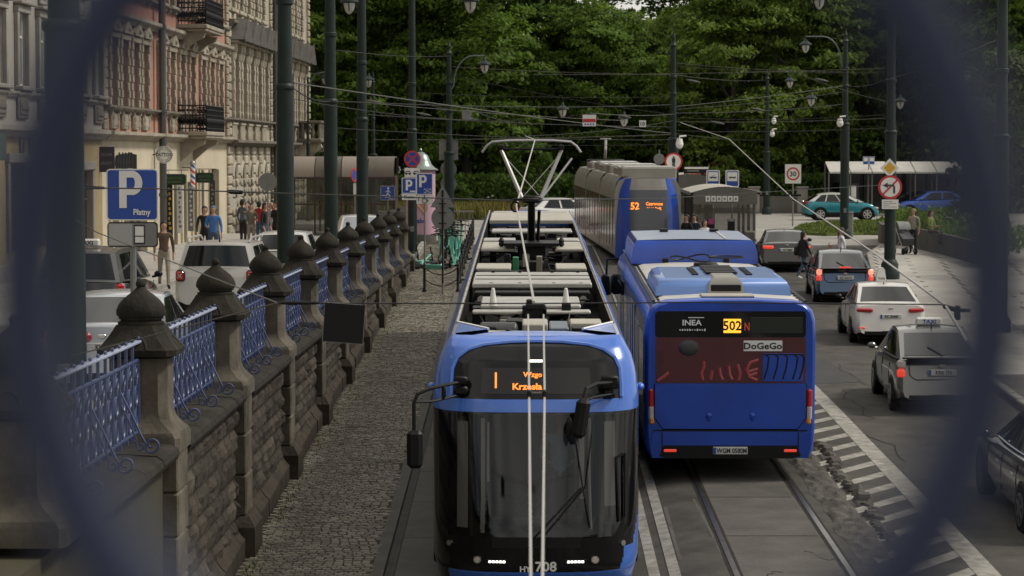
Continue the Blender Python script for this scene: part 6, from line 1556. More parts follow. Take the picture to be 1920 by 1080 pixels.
m = MB(); m.box((.7, -1.45, 2.46), (4.8, .1, .1)); m.box((.7, -1.452, 1.3), (4.7, .06, .06)); m.box((3.05, 0, 1.3), (.08, 2.9, 2.5)); obj('frame', m, [M['brown_roof'] if False else mat('maroon_frame', (.05, .025, .022), .5)], t)
for k in range(4):
    m = MB(); m.box((-1.65 + (k + .5) * 1.18, -1.47, 1.25), (1.06, .015, 2.3)); obj('pane', m, ['shelter_glass'], t)
m = MB(); m.loft([[(1.7, -1.6, 0), (1.7, -1.6, .7), (3.6, -1.6, 1.25), (3.6, -1.6, 0)], [(1.7, -1.35, 0), (1.7, -1.35, .7), (3.6, -1.35, 1.25), (3.6, -1.35, 0)]], 0, True, True, False); obj('stair_parapet', m, ['sign_grey'], t)
# railing beside it
t = thing('stair_railing', 'grey steel railing of the stairs beside the passage entrance', 'railing', (-5.9, 106.5, ZU)); m = MB()
m.tube([(0, 0, 1.0), (4.2, 0, 1.0)], .03, 5); m.tube([(0, 0, .15), (4.2, 0, .15)], .025, 5); obj('rail', m, ['post_grey'], t)
for k in range(27): m = MB(); m.tube([(k * .16, 0, 0), (k * .16, 0, 1.0)], .016, 4); obj('baluster', m, ['post_grey'], t)
# ---------------------------------------------------------------- poles, lamps, signs, street furniture, wires
def pole(label, px, d, zbase, zj, ztop, r0=.175, r1=.145, group='green tram wire poles', finial=True, plinth=False, x=None, name='tram_pole'):
    X = put(px, d) if x is None else x
    t = thing(name, label, 'pole', (X, d, zbase), 0, group)
    m = MB(); m.cyl((0, 0, 0), (0, 0, zj - zbase), r0, r0 * .97, 16); obj('lower_shaft', m, ['green_pole'], t)
    m = MB(); m.lathe([(r0 * 1.0, -.08), (r0 * 1.1, -.05), (r0 * 1.1, .0), (r0 * 1.02, .03), (r1, .06)], 16, (0, 0, zj - zbase)); obj('collar', m, ['green_pole'], t)
    m = MB(); m.cyl((0, 0, zj - zbase), (0, 0, ztop - zbase), r1, r1 * .72, 14)
    if finial: m.lathe([(r1 * .9, 0), (r1 * 1.1, .05), (r1 * .6, .12), (r1 * .5, .25), (r1 * .7, .32), (r1 * .3, .45), (.01, .6)], 10, (0, 0, ztop - zbase))
    obj('upper_shaft', m, ['green_pole'], t)
    m = MB(); m.lathe([(r0 * 1.7, 0), (r0 * 1.75, .25), (r0 * 1.45, .34), (r0 * 1.5, .5), (r0 * 1.2, .6), (r0 * 1.05, .66)] if plinth else [(r0 * 1.45, 0), (r0 * 1.45, .3), (r0 * 1.1, .4), (r0 * 1.05, .44)], 14); obj('foot', m, ['green_pole'], t)
    if not plinth:
        m = MB(); m.box((0, -r0 - .005, 1.25), (.13, .02, .2), 0, .004); obj('tag_plate', m, ['sign_grey'], t)
    for z in (ztop - zbase - 1.2, zj - zbase + 1.6):
        if z > zj - zbase + .3: m = MB(); m.lathe([(r1 * 1.02, 0), (r1 * 1.14, .02), (r1 * 1.14, .1), (r1 * 1.0, .12)], 12, (0, 0, z)); obj('ring', m, ['green_pole'], t)
    return t
def lantern(t, c, s=1.0, hang=.0):
    x, y, z = c
    m = MB(); m.lathe([(.02, .3), (.05, .26), (.07, .18), (.13, .14), (.27, .04), (.28, .0), (.22, -.02), (.18, -.03)], 14, (x, y, z)); l = obj('lantern', m, ['green_pole'], t)
    m = MB(); m.lathe([(.165, -.03), (.17, -.09), (.13, -.22), (.065, -.32), (.015, -.35)], 14, (x, y, z)); obj('globe', m, [mat('lamp_globe', (.45, .45, .42), .25, coat=.5)], l)
    for a in range(4): 
        m = MB(); m.tube([(x + .2 * math.cos(a * PI / 2), y + .2 * math.sin(a * PI / 2), z - .02), (x + .17 * math.cos(a * PI / 2), y + .17 * math.sin(a * PI / 2), z - .26)], .014, 4); obj('cage_bar', m, ['black_iron'], l)
def lamp_arm(t, z, dx, rise=1.0):
    s = math.copysign(1, dx); L = abs(dx); m = MB()
    pts = [(0, 0, z - 1.5), (s * .18, 0, z - 1.2)] + [(s * (.18 + (.8) * (1 - math.cos(PI / 2 * i / 6))), 0, z - 1.2 + 1.2 * math.sin(PI / 2 * i / 6)) for i in range(7)] + [(s * L, 0, z)]
    m.tube(pts, .035, 6); obj('lamp_arm', m, [mat('arm_grey_green', (.1, .13, .12), .5)], t); lantern(t, (s * L, 0, z - .36))
P1 = pole('nearest thick green tram pole, left of the blue parking sign', 122, 25, ZU, 1.34, 6.5, .205, .165)
P2 = pole('thick green tram pole in front of the cream corner house', 535, 48, ZU, 1.35, 8, .175, .15)
P3 = pole('second green pole past the corner house, before the passage entrance', 620, 61, ZU, 1.35, 9)
P4 = pole('third green pole past the corner house, right of the passage entrance', 679, 72, ZU, 1.06, 9)
P5 = pole('green pole behind the no stopping sign and parking plates', 773, 88, zr(-4, 88), .9, 9, .17, .14)
P6 = pole('green lamp post with one curved arm and grey sign backs', 842, 97, zr(-2.5, 97), 0.08, 4.0, .2, .13, 'green street lamp posts', name='lamp_post'); lamp_arm(P6, 3.95 - zr(-2.5, 97), 1.42)
P7 = pole('green pole behind the no pedestrians sign', 1262, 90, zr(6, 90), .58, 4.0, .2, .12)
P8 = pole('green lamp post in front of the teal car with arm to the left', 1584, 106, zr(14.6, 106), 1.35, 4.9, .2, .14, 'green street lamp posts', name='lamp_post'); lamp_arm(P8, 5.15 - zr(14.6, 106), -1.75)
P9 = pole('stout green pole carrying the yellow diamond and no left turn signs', 1670, 79, zr(12.4, 79) + .1, .75, 5.5, .19, .15, plinth=True)
P10 = pole('dark green pole near the right edge of the picture', 1877, 62, zr(12.5, 62) + .1, .48, 6, .2, .15)
P11 = pole('slim green pole beside the standing man at the park fence', 1438, 142, -3.5, .15, 4.4, .2, .14)
P12 = pole('slim green lamp post with a lantern right of the third green pole', 700, 112, ZU, .0, 3.3, .17, .09, 'green street lamp posts', name='lamp_post'); lantern(P12, (-.2, 0, 3.45 - ZU))
t = pole('pale curved arm lamp post beside the corner house', 578, 128, ZU, .6, 4.1, .1, .07, 'green street lamp posts', False, name='lamp_post')
m = MB(); m.tube([(0, 0, 6.4), (.05, 0, 7.2), (.4, 0, 7.75), (.9, 0, 7.85)], .05, 6); obj('lamp_arm', m, [mat('arm_grey_green', (.1, .13, .12), .5)], t); lantern(t, (.9, 0, 7.55))
t = pole('small lamp post far right with arm to the left behind the blurred bar', 1850, 128, -3.5, 1.0, 4.5, .16, .1, 'green street lamp posts', name='lamp_post'); lamp_arm(t, 4.6 + 3.5, -1.1)
for px, py, d, lab in ((655, 4, 70, 'hanging street lantern cut by the top edge between two left poles'), (882, 2, 70, 'hanging street lantern cut by the top edge, left of centre'), (1055, 205, 105, 'hanging street lantern left of the red and white sign'), (1170, 222, 105, 'small hanging lantern right of the red and white sign'), (1481, 152, 125, 'far hanging lantern up left of the lamp post with left arm'), (1521, 185, 110, 'hanging street lantern left of the lamp post with left arm'), (1688, 190, 110, 'hanging street lantern above the yellow diamond sign'), (1536, -2, 80, 'hanging street lantern cut by the top edge on the right')):
    p = at(px, py, d); t = thing('hanging_lantern', lab, 'street lamp', p, 0, 'lanterns hung from the span wires'); lantern(t, (0, 0, .0)); m = MB(); m.tube([(0, 0, .3), (0, 0, .6)], .02, 5); obj('hanger', m, ['black_iron'], t)
for px, py, d, lab, par in ((1575, 229, 105.7, 'white camera dome on the lamp post with left arm', 0), (1451, 226, 141, 'upper white camera on the slim far pole', 0), (1448, 250, 141, 'lower white camera on the slim far pole', 0), (1274, 268, 89.6, 'white camera on the pole above the no pedestrians sign', 0)):
    t = thing('camera', lab, 'camera', at(px, py, d), 0, 'white surveillance cameras'); m = MB(); m.ball((0, 0, -.08), .14, 12); m.cyl((0, 0, -.06), (0, 0, .16), .15, .1, 12); obj('dome', m, ['white_paint'], t); m = MB(); m.tube([(0, 0, .14), (0, 0, .24), (.25, 0.1, .26)], .03, 5); obj('bracket', m, ['white_paint'], t)

# signs: each plate faces the footbridge
def sign_thing(name, label, px, py, d, post=None, pz=None, postr=.03, dx=0, cat='sign'):
    p = at(px, py, d); t = thing(name, label, cat, p, (0, 0, 0))
    if post is not None: m = MB(); m.cyl((dx, .05, post - p.z), (dx, .05, (pz if pz is not None else .3)), postr, None, 8); obj('post', m, ['post_grey'], t)
    return t
def plate(t, w, h, mt, edge='sign_white', e=.025, z=0, x=0, r=.04, nm='plate', back=None):
    m = MB(); m.prism([(a + x, b + z) for a, b in rr(-w / 2, w / 2, -h / 2, h / 2, r)], 0, .02, 0); o = obj(nm, m, [edge], t)
    m = MB(); m.prism([(a + x, b + z) for a, b in rr(-w / 2 + e, w / 2 - e, -h / 2 + e, h / 2 - e, max(.005, r - e / 2))], -.004, 0, 0); obj('face', m, [mt], o); return o
def P_glyph(t, h, x, z, mt='sign_white', th=.2):
    """capital P built of strokes"""
    w = h * .62; s = h * th; m = MB()
    m.box((x - w / 2 + s / 2, -.0085, z), (s, .006, h), 0)
    out = []; inn = []
    m2 = [(x - w / 2 + s, z + h / 2), (x + w / 2 - .16 * h, z + h / 2)]
    m.box((x - .06 * h, -.0098, z + h / 2 - s * .45), (w - s * .9 - .12 * h, .006, s * .9), 0); m.box((x - .06 * h, -.0098, z - .06 * h - s * .0), (w - s * .9 - .12 * h, .006, s * .9), 0)
    zc_ = (z + h / 2 + z - .06 * h - s * .45) / 2; ro = (z + h / 2 - (z - .06 * h - s * .45)) / 2; ri = ro - s * .9; cx = x + w / 2 - .26 * h
    vs = []; fs = []
    for i in range(13):
        a = -PI / 2 + PI * i / 12; k = 1.05
        vs += [(cx + ro * .78 * math.cos(a) * k, -.0142, zc_ + ro * math.sin(a)), (cx + max(.01, ro * .78 * k - s) * math.cos(a), -.0142, zc_ + ri * math.sin(a))]
    fs = [(2 * i, 2 * i + 2, 2 * i + 3, 2 * i + 1) for i in range(12)]
    m.add(vs, fs, 0); return obj('letter', m, [mt], t)
# big parking sign
t = sign_thing('parking_sign', 'big blue P Płatny parking sign with a grey car plate under it', 248, 365, 34.5, ZU, .2, .045)
plate(t, .735, .735, 'sign_blue', 'sign_white', .018, r=.05)
P_glyph(t, .53, -.02, .075, th=.2)
m = MB(); m.text('Płatny', .115, (.14, -.012, -.26), 0, None, .85); obj('lettering', m, ['sign_white'], t)
o = plate(t, .72, .36, 'sign_grey', 'sign_black', .018, z=-.57, r=.05, nm='lower_plate')
m = MB(); m.box((-.17, -.008, -.57), (.34, .006, .31), 0); obj('pale_half', m, [mat('sign_pale_grey', (.36, .36, .35), .5)], o)
m = MB(); m.box((.1, -.010, -.52), (.13, .006, .14), 0, .002); m.box((.1, -.010, -.64), (.13, .006, .09), 0, .002); obj('car_symbol', m, ['sign_white'], o)
m = MB()
for a, b, c, d_ in ((.1, -.44, .15, .02), (.1, -.592, .15, .014), (.1, -.695, .15, .02), (.03, -.57, .014, .26), (.17, -.57, .014, .26)): m.box((a, -.0135, b), (c, .005, d_), 0)
obj('car_outline', m, ['sign_black'], o)
def nostop(t, r, z=0):
    m = MB(); m.disc((0, z), r, 0, .02, 28, 0); o = obj('disc', m, ['sign_red'], t); m = MB(); m.disc((0, z), r * .8, -.004, 0, 28, 0); obj('face', m, ['sign_blue'], o)
    m = MB()
    for a in (PI / 4, -PI / 4): m.box((0, -.007 - .002 * (a > 0), 0), (r * 1.62, .005, r * .2), 0, 0, Matrix.Translation((0, 0, z)) @ Matrix.Rotation(a, 4, 'Y'))
    obj('cross', m, ['sign_red'], o)
t = sign_thing('no_stopping_sign', 'round red and blue no stopping sign with a tow plate below', 773, 298, 84)
nostop(t, .29); plate(t, .55, .33, 'sign_white', 'sign_black', .008, z=-.47, r=.01, nm='tow_plate')
m = MB()
for x in (-.15, .14): m.tube([(x - .1, -.008, -.5), (x - .06, -.008, -.43), (x + .06, -.008, -.43), (x + .11, -.008, -.5), (x - .1, -.008, -.5)], .016, 4); m.ball((x - .06, -.006, -.53), .03, 8); m.ball((x + .06, -.006, -.53), .03, 8)
obj('tow_symbol', m, ['sign_black'], t)
t = sign_thing('parking_plate', 'smaller blue P plate with the word Kom half hidden behind the envelope sign', 767, 348, 83)
plate(t, .5, .55, 'sign_blue', r=.03); P_glyph(t, .36, .0, .02); m = MB(); m.box((.12, -.009, -.2), (.18, .006, .05)); obj('lettering', m, ['sign_white'], t)
plate(t, .5, .22, 'sign_white', 'sign_black', .006, z=-.39, r=.01, nm='lower_plate'); m = MB(); m.text('Kom', .12, (-.0, -.012, -.39), 0, None, 1.1); obj('lower_lettering', m, ['sign_black'], t)
t = sign_thing('parking_sign', 'blue P sign with an envelope symbol above a wheelchair plate', 796, 345, 76, zr(-2.8, 76), .2)
plate(t, .52, .68, 'sign_blue', r=.03); P_glyph(t, .38, -.05, .09)
m = MB(); z_ = -.22
m.tube([(-.02, -.008, z_ - .065), (.2, -.008, z_ - .065), (.2, -.008, z_ + .065), (-.02, -.008, z_ + .065), (-.02, -.008, z_ - .065), (.2, -.008, z_ + .065)], .006, 4); m.tube([(-.02, -.008, z_ + .065), (.2, -.008, z_ - .065)], .006, 4); obj('envelope', m, ['sign_white'], t)
plate(t, .52, .27, 'sign_white', 'sign_black', .006, z=-.49, r=.01, nm='lower_plate')
m = MB(); m.tube([(.0 + .075 * math.cos(a), -.012, -.52 + .075 * math.sin(a)) for a in [PI * .55 + 2 * PI * .78 * i / 12 for i in range(13)]], .013, 5); m.tube([(-.0, -.012, -.38), (0, -.012, -.47), (.08, -.012, -.48), (.12, -.012, -.56)], .014, 5); m.ball((0, -.01, -.375), .022, 8); m.tube([(-.2, -.012, -.44), (-.17, -.012, -.47), (-.2, -.012, -.53)], .012, 4); obj('wheelchair', m, ['sign_black'], t)
# grey backs of signs
t = sign_thing('sign_back', 'grey triangular sign back over a round one on a black post', 830, 378, 74, zr(-2.1, 74), .45, .035)
m = MB(); m.prism([(-.38, -.18), (.38, -.18), (.0, .5)], 0, .02); obj('triangle', m, ['sign_grey'], t); m = MB(); m.disc((0, -.5), .35, 0, .02, 26); obj('disc', m, ['sign_grey'], t)
m = MB()
m.cyl((0, -.03, -2.5), (0, -.03, .35), .028, None, 8)
for z in (-.06, -.34, -.66): m.box((0, -.04, z), (.26, .03, .03), 0, .01)
obj('clamp_post', m, ['black_iron'], t)
t = sign_thing('sign_back', 'grey rectangular sign back with two round ones on the lamp post', 841, 282, 97.35)
m = MB(); m.box((0, .0, 0), (.76, .02, .78), 0, .005); obj('rectangle', m, ['sign_grey'], t)
for z in (-.75, -1.35): m = MB(); m.disc((0, z), .33, 0, .02, 24); obj('disc', m, ['sign_grey'], t)
t = sign_thing('sign_back', 'round grey sign back on a short post outside the corner house', 502, 341, 84, ZU, .3, .03); m = MB(); m.disc((0, 0), .32, 0, .02, 24); obj('disc', m, ['sign_grey'], t); m = MB(); m.box((0, -.01, -.02), (.03, .02, .5)); obj('rib', m, ['post_grey'], t)
t = sign_thing('sign_back', 'two grey sign backs on a post left of the no pedestrians sign', 1236, 298, 106, -3.6, .4, .03)
for z in (0, -.62): m = MB(); m.disc((0, z), .24, 0, .02, 20); obj('disc', m, ['sign_grey'], t)
t = sign_thing('warning_sign', 'narrow red and blue no stopping sign seen edgewise by the passage entrance', 665, 328, 104, ZU, .3, .03); m = MB(); m.disc((0, 0), .3, 0, .02, 24, 0); m.disc((0, 0), .22, -.006, 0, 20, 1); obj('disc', m, ['sign_red', 'sign_blue'], t, rot=(0, 0, 1.15)); plate(t, .14, .5, 'sign_white', 'sign_black', .01, z=-.6, r=.01)
t = sign_thing('subway_sign', 'blue square sign with a white person on stairs', 727, 362, 103, ZU, .2, .03); plate(t, .6, .6, 'sign_blue', 'sign_white', .012, r=.02)
m = MB(); m.ball((.02, -.008, .2), .045, 8, 0, None, (1, .3, 1)); m.tube([(.02, -.008, .14), (0, -.008, -.02), (.09, -.008, -.12), (.1, -.008, -.2)], .024, 5); m.tube([(0, -.008, -.02), (-.09, -.008, -.14)], .022, 5); m.tube([(-.1, -.008, .04), (.02, -.008, .12), (.12, -.008, .02)], .016, 5); m.tube([(-.26, -.008, -.1), (-.12, -.008, -.1), (-.12, -.008, -.18), (.05, -.008, -.18), (.05, -.008, -.25), (.25, -.008, -.25)], .014, 4); obj('symbol', m, ['sign_white'], t)
# right-hand signs
t = sign_thing('no_pedestrians_sign', 'round red rimmed sign with a black standing figure', 1263, 303, 89.4)
m = MB(); m.disc((0, 0), .33, 0, .02, 28, 0); o = obj('disc', m, ['sign_red'], t); m = MB(); m.disc((0, 0), .265, -.004, 0, 28, 0); obj('face', m, ['sign_white'], o)
m = MB(); m.ball((0, -.008, .16), .036, 8, 0, None, (1, .3, 1)); m.box((0, -.008, .05), (.12, .008, .15), 0, .003); m.box((-.026, -.008, -.1), (.042, .008, .18)); m.box((.026, -.008, -.1), (.042, .008, .18)); obj('figure', m, ['sign_black'], o)
t = sign_thing('signal_box', 'black tram signal box with a white arrow and cross', 1264, 336, 89.4); m = MB(); m.box((0, .06, 0), (.34, .14, .52), 0, .03); obj('case', m, ['black_plastic'], t)
m = MB(); m.tube([(.06, -.016, .17), (-.05, -.016, .12), (.06, -.016, .07)], .018, 5); m.tube([(-.04, -.016, -.05), (.05, -.016, -.14)], .018, 5); m.tube([(.05, -.016, -.05), (-.04, -.016, -.14)], .018, 5); obj('symbols', m, ['led_w'], t)
for px, lab, tram in ((1337, 'tram stop sign, left of the two blue stop signs', 1), (1373, 'bus stop sign, right of the two blue stop signs', 0)):
    t = sign_thing('stop_sign', lab, px, 335, 97, zr(8, 97), .2, .03); plate(t, .54, .68, 'sign_blue', 'sign_white', .04, r=.05); m = MB(); m.box((0, -.008, .08), (.4, .006, .36), 0); obj('white_field', m, ['sign_white'], t)
    m = MB(); m.box((0, -.014, .05), (.28, .006, .05), 0, .002); m.ball((-.08, -.012, .02), .022, 6, 0, None, (1, .3, 1)); m.ball((.08, -.012, .02), .022, 6, 0, None, (1, .3, 1))
    if tram: m.tube([(-.04, -.014, .08), (.06, -.014, .15)], .008, 4)
    obj('vehicle_symbol', m, ['sign_black'], t)
t = sign_thing('departure_board', 'dark electronic departure board with faint orange rows', 1306, 333, 101, zr(8, 101), -.3, .05, .0); m = MB(); m.box((0, .06, 0), (1.06, .14, .92), 0, .02); obj('case', m, ['black_plastic'], t); m = MB(); m.box((0, -.015, .4), (1.0, .02, .08)); obj('header', m, ['sign_white'], t)
m = MB()
for k in range(5): m.box((-.1, -.014, .16 - .13 * k), (.55, .006, .035)); m.box((.38, -.014, .16 - .13 * k), (.12, .006, .035))
obj('rows', m, ['led_dim'], t); m = MB(); m.box((-.15, -.016, .28), (.5, .006, .05)); obj('board_title', m, ['sign_grey'], t)
t = sign_thing('speed_limit_sign', 'white square sign with a red ringed 30', 1487, 326, 121, -3.6, .3, .035); plate(t, .82, .98, 'sign_white', 'sign_grey', .012, r=.02)
m = MB(); m.disc((0, 0), .33, -.009, -.004, 28, 0, None, .25); obj('ring', m, ['sign_red'], t); m = MB(); m.text('30', .26, (0, -.012, 0), 0, None, 1.0); obj('digits', m, ['sign_black'], t)
t = sign_thing('priority_sign', 'yellow diamond priority sign on the stout pole', 1668, 315, 78.6); m = MB(); m.prism([(0, -.31), (.31, 0), (0, .31), (-.31, 0)], 0, .02, 0); o = obj('plate', m, ['sign_white'], t); m = MB(); m.prism([(0, -.2), (.2, 0), (0, .2), (-.2, 0)], -.005, 0, 0); obj('face', m, ['sign_yellow'], o)
t = sign_thing('no_left_turn_sign', 'round red rimmed no left turn sign on the stout pole', 1669, 351, 78.6); m = MB(); m.disc((0, 0), .39, 0, .02, 32, 0); o = obj('disc', m, ['sign_red'], t); m = MB(); m.disc((0, 0), .315, -.004, 0, 32, 0); obj('face', m, ['sign_white'], o)
m = MB(); m.tube([(.13, -.008, -.2), (.13, -.008, .02), (.11, -.008, .06), (-.1, -.008, .06)], .032, 5); m.prism([(-.24, .06), (-.08, -.03), (-.08, .15)], -.012, -.004); obj('arrow', m, ['sign_black'], o); m = MB(); m.box((0, -.016, 0), (.7, .006, .055), 0, 0, Matrix.Rotation(-PI / 4, 4, 'Y')); obj('slash', m, ['sign_red'], o)
t = sign_thing('text_plate', 'small white text plate under the no left turn sign', 1669, 383, 78.6); plate(t, .55, .32, 'sign_white', 'sign_black', .006, r=.015); m = MB()
for k, w in enumerate((.3, .42, .2, .44)): m.box((-.22 + w / 2, -.008, .09 - .06 * k), (w, .005, .016))
obj('text_lines', m, ['sign_grey'], t)
t = sign_thing('stop_sign', 'double blue stop sign above the far right shelter', 1629, 301, 140, -3.5, .2, .03)
for x in (-.18, .18): plate(t, .32, .46, 'sign_blue', 'sign_white', .02, x=x, r=.02); m = MB(); m.box((x, -.008, .06), (.22, .005, .22)); obj('white_field', m, ['sign_white'], t)
t = sign_thing('hanging_sign', 'white sign with a red bar hanging from the wires', 1105, 226, 72); plate(t, .4, .34, 'sign_white', 'sign_white', .006, r=.01); m = MB(); m.box((0, -.008, .0), (.38, .006, .1)); obj('red_bar', m, ['sign_red'], t); m = MB(); [m.box((-.12 + .08 * k, -.008, -.11), (.05, .005, .04)) for k in range(4)]; obj('lettering', m, ['sign_blue'], t)
t = sign_thing('hanging_sign', 'small white number 10 sign hanging from the wires', 1205, 232, 72); plate(t, .2, .2, 'sign_white', 'sign_white', .004, r=.006); m = MB(); m.text('10', .12, (0, -.01, 0)); obj('digits', m, ['sign_black'], t)
t = sign_thing('hanging_board', 'square black board with a thin pale edge hanging over the cobbles', 645, 606, 20); X = Matrix.Rotation(.07, 4, 'Y'); m = MB(); m.box((0, 0, 0), (.335, .015, .325), 0, .004, X); obj('board', m, ['black_plastic'], t)
m = MB(); P = [(-.168, -.01, -.163), (.168, -.01, -.163), (.168, -.01, .163), (-.168, -.01, .163), (-.168, -.01, -.163)]; m.tube([X @ Vector(p) for p in P], .003, 4); obj('edge', m, ['sign_grey'], t)
t = sign_thing('hanging_board', 'small grey square board hanging left of the lamp post arm', 875, 216, 80); m = MB(); m.box((0, 0, 0), (.3, .02, .32), 0, .03); obj('board', m, ['sign_grey'], t)

# advertising column
p = onground(789, 455); t = thing('advertising_column', 'round advertising column with a bell shaped metal roof and pink poster', 'column', (p.x, p.y, zr(p.x, p.y)))
m = MB(); m.cyl((0, 0, .35), (0, 0, 3.05), .62, None, 24); obj('drum', m, ['poster_pink'], t); m = MB(); m.cyl((0, 0, 0), (0, 0, .36), .66, None, 24); obj('base', m, ['shelter_grey'], t)
m = MB(); m.lathe([(.74, 3.05), (.76, 3.1), (.62, 3.16), (.48, 3.3), (.4, 3.5), (.3, 3.7), (.14, 3.82), (.05, 3.85), (.07, 3.92), (.02, 4.0)], 20); obj('roof', m, ['verdigris'], t)
m = MB(); m.ball((.12, -.6, 1.55), .26, 12, 0, None, (.8, .12, 1.2)); m.tube([(-.4, -.5, 1.9), (-.1, -.61, 1.6), (.2, -.6, 1.25)], .06, 6); obj('poster_figure', m, [mat('poster_skin', (.5, .28, .2), .6)], t); m = MB(); m.text('hebe', .2, (-.02, -.635, .95)); obj('poster_word', m, ['sign_blue'], t)
# bollards and chains
ORD = ['zeroth', 'first', 'second', 'third', 'fourth', 'fifth', 'sixth', 'seventh', 'eighth', 'ninth', 'tenth', 'eleventh', 'twelfth', 'thirteenth']
bol = MB(); bol.lathe([(.07, 0), (.07, .1), (.045, .14), (.04, .75), (.055, .78), (.055, .8), (.03, .83), (.05, .88), (.03, .94), (.005, .96)], 10); bol_m = bol.mesh('bollard', ['black_iron'])
bl = [(-2.72, 75.0)] + [(-1.68 + .0 * k, 75 + 3.0 * k) for k in range(11)]
ends = []
for k, (x, y) in enumerate(bl):
    o = obj('bollard', bol_m, [], None, (x, y, zr(x, y))); ends.append((x, y, zr(x, y) + .8))
    tag(o, 'single black iron bollard at the end of the stone wall' if k == 0 else ('black iron bollard at the tram side corner of the chain' if k == 1 else ORD[k] + ' iron bollard of the row beside the scooters, counted from the tram side corner'), 'bollard', 'black iron bollards')
for kc, (a, b) in enumerate(zip(ends, ends[1:])):
    for q, dz in enumerate((0, -.35)):
        m = MB(); pts = [(a[0] + (b[0] - a[0]) * i / 10, a[1] + (b[1] - a[1]) * i / 10, a[2] + (b[2] - a[2]) * i / 10 + dz - .22 * (1 - (2 * i / 10 - 1) ** 2)) for i in range(11)]; m.tube(pts, .018, 5); tag(obj('chain', m, ['black_iron']), ('upper' if q == 0 else 'lower') + (' chain across the cobbles between the two front bollards' if kc == 0 else ' chain behind the %s bollard of the row by the scooters' % ORD[kc]), 'chain', 'chains between the bollards')
# hire scooters
def scooter(loc, yaw, lean, col, label):
    t = thing('scooter', label, 'scooter', loc, (0, lean, yaw), 'parked hire scooters')
    m = MB(); m.box((0, 0, .13), (.17, .62, .05), 0, .02); m.tube([(0, .3, .14), (0, .46, .24), (0, .56, .4)], .035, 6); obj('deck', m, [col], t)
    m = MB(); m.tube([(0, .56, .3), (0, .46, 1.12)], .035, 6); obj('stem', m, [col], t)
    m = MB(); m.tube([(-.28, .45, 1.12), (0, .47, 1.15), (.28, .45, 1.12)], .022, 6); m.box((0, .46, 1.12), (.1, .1, .1), 0, .02); obj('handlebar', m, ['black_plastic'], t)
    for y in (-.42, .6): w = MB(); w.disc((0, 0), .125, -.03, .03, 14, 0, Matrix.Translation((0, y, .125)) @ Matrix.Rotation(PI / 2, 4, 'Z')); obj('wheel', w, ['rubber'], t)
    m = MB(); m.box((0, -.42, .27), (.1, .3, .02), 0, .008); obj('mudguard', m, ['black_plastic'], t)
MINT = paint('mint', (.1, .42, .32), .4); GRN = paint('scooter_green', (.06, .38, .07), .4); CHAR = paint('charcoal', (.05, .055, .055), .4)
rq = random.Random(11); k = 0
SLAB = ['mint hire scooter standing upright in the scooter cluster', 'green hire scooter standing in the scooter cluster', 'dark hire scooter standing in the scooter cluster']
for ky, y in enumerate((85, 86.2, 87.5, 88.8, 90.2, 91.6, 93, 94.6, 96.2)):
    for x in (-2.55 + rq.uniform(-.1, .1), -2.1 + rq.uniform(-.1, .1)):
        c = (MINT, MINT, GRN, CHAR)[rq.randrange(4)]; lab = {MINT: 0, GRN: 1, CHAR: 2}[c]
        scooter((x, y, zr(x, y) + .03), rq.uniform(-.35, .5), rq.uniform(-.12, .12), c, '%s hire scooter, %s one in the %s row from the front' % (('mint', 'green', 'dark')[lab], 'left' if k % 2 == 0 else 'right', ORD[ky + 1])); k += 1
for kx_, (x, y, c) in enumerate(((-3.1, 84.2, CHAR), (-2.75, 83.8, MINT), (-2.9, 85.3, CHAR), (-3.15, 86, MINT))): scooter((x, y, zr(x, y) + .1), rq.uniform(1.0, 2.2), 1.15, c, ('dark hire scooter tipped over, front left of the scooter cluster', 'mint hire scooter tipped over, frontmost of the scooter cluster', 'dark hire scooter tipped over behind the frontmost tipped one', 'mint hire scooter tipped over at the far left of the cluster')[kx_])
for k in range(6):   # pale kerb stones after the end of the wall
    m = MB(); m.box((0, 0, 0), (.22, 1.9, .4), 0, .03); o = obj('kerb_stone', m, ['kerb'], None, (-3.55, 86 + 2 * k, zr(-3.5, 86 + 2 * k) + .14)); o['kind'] = 'structure'
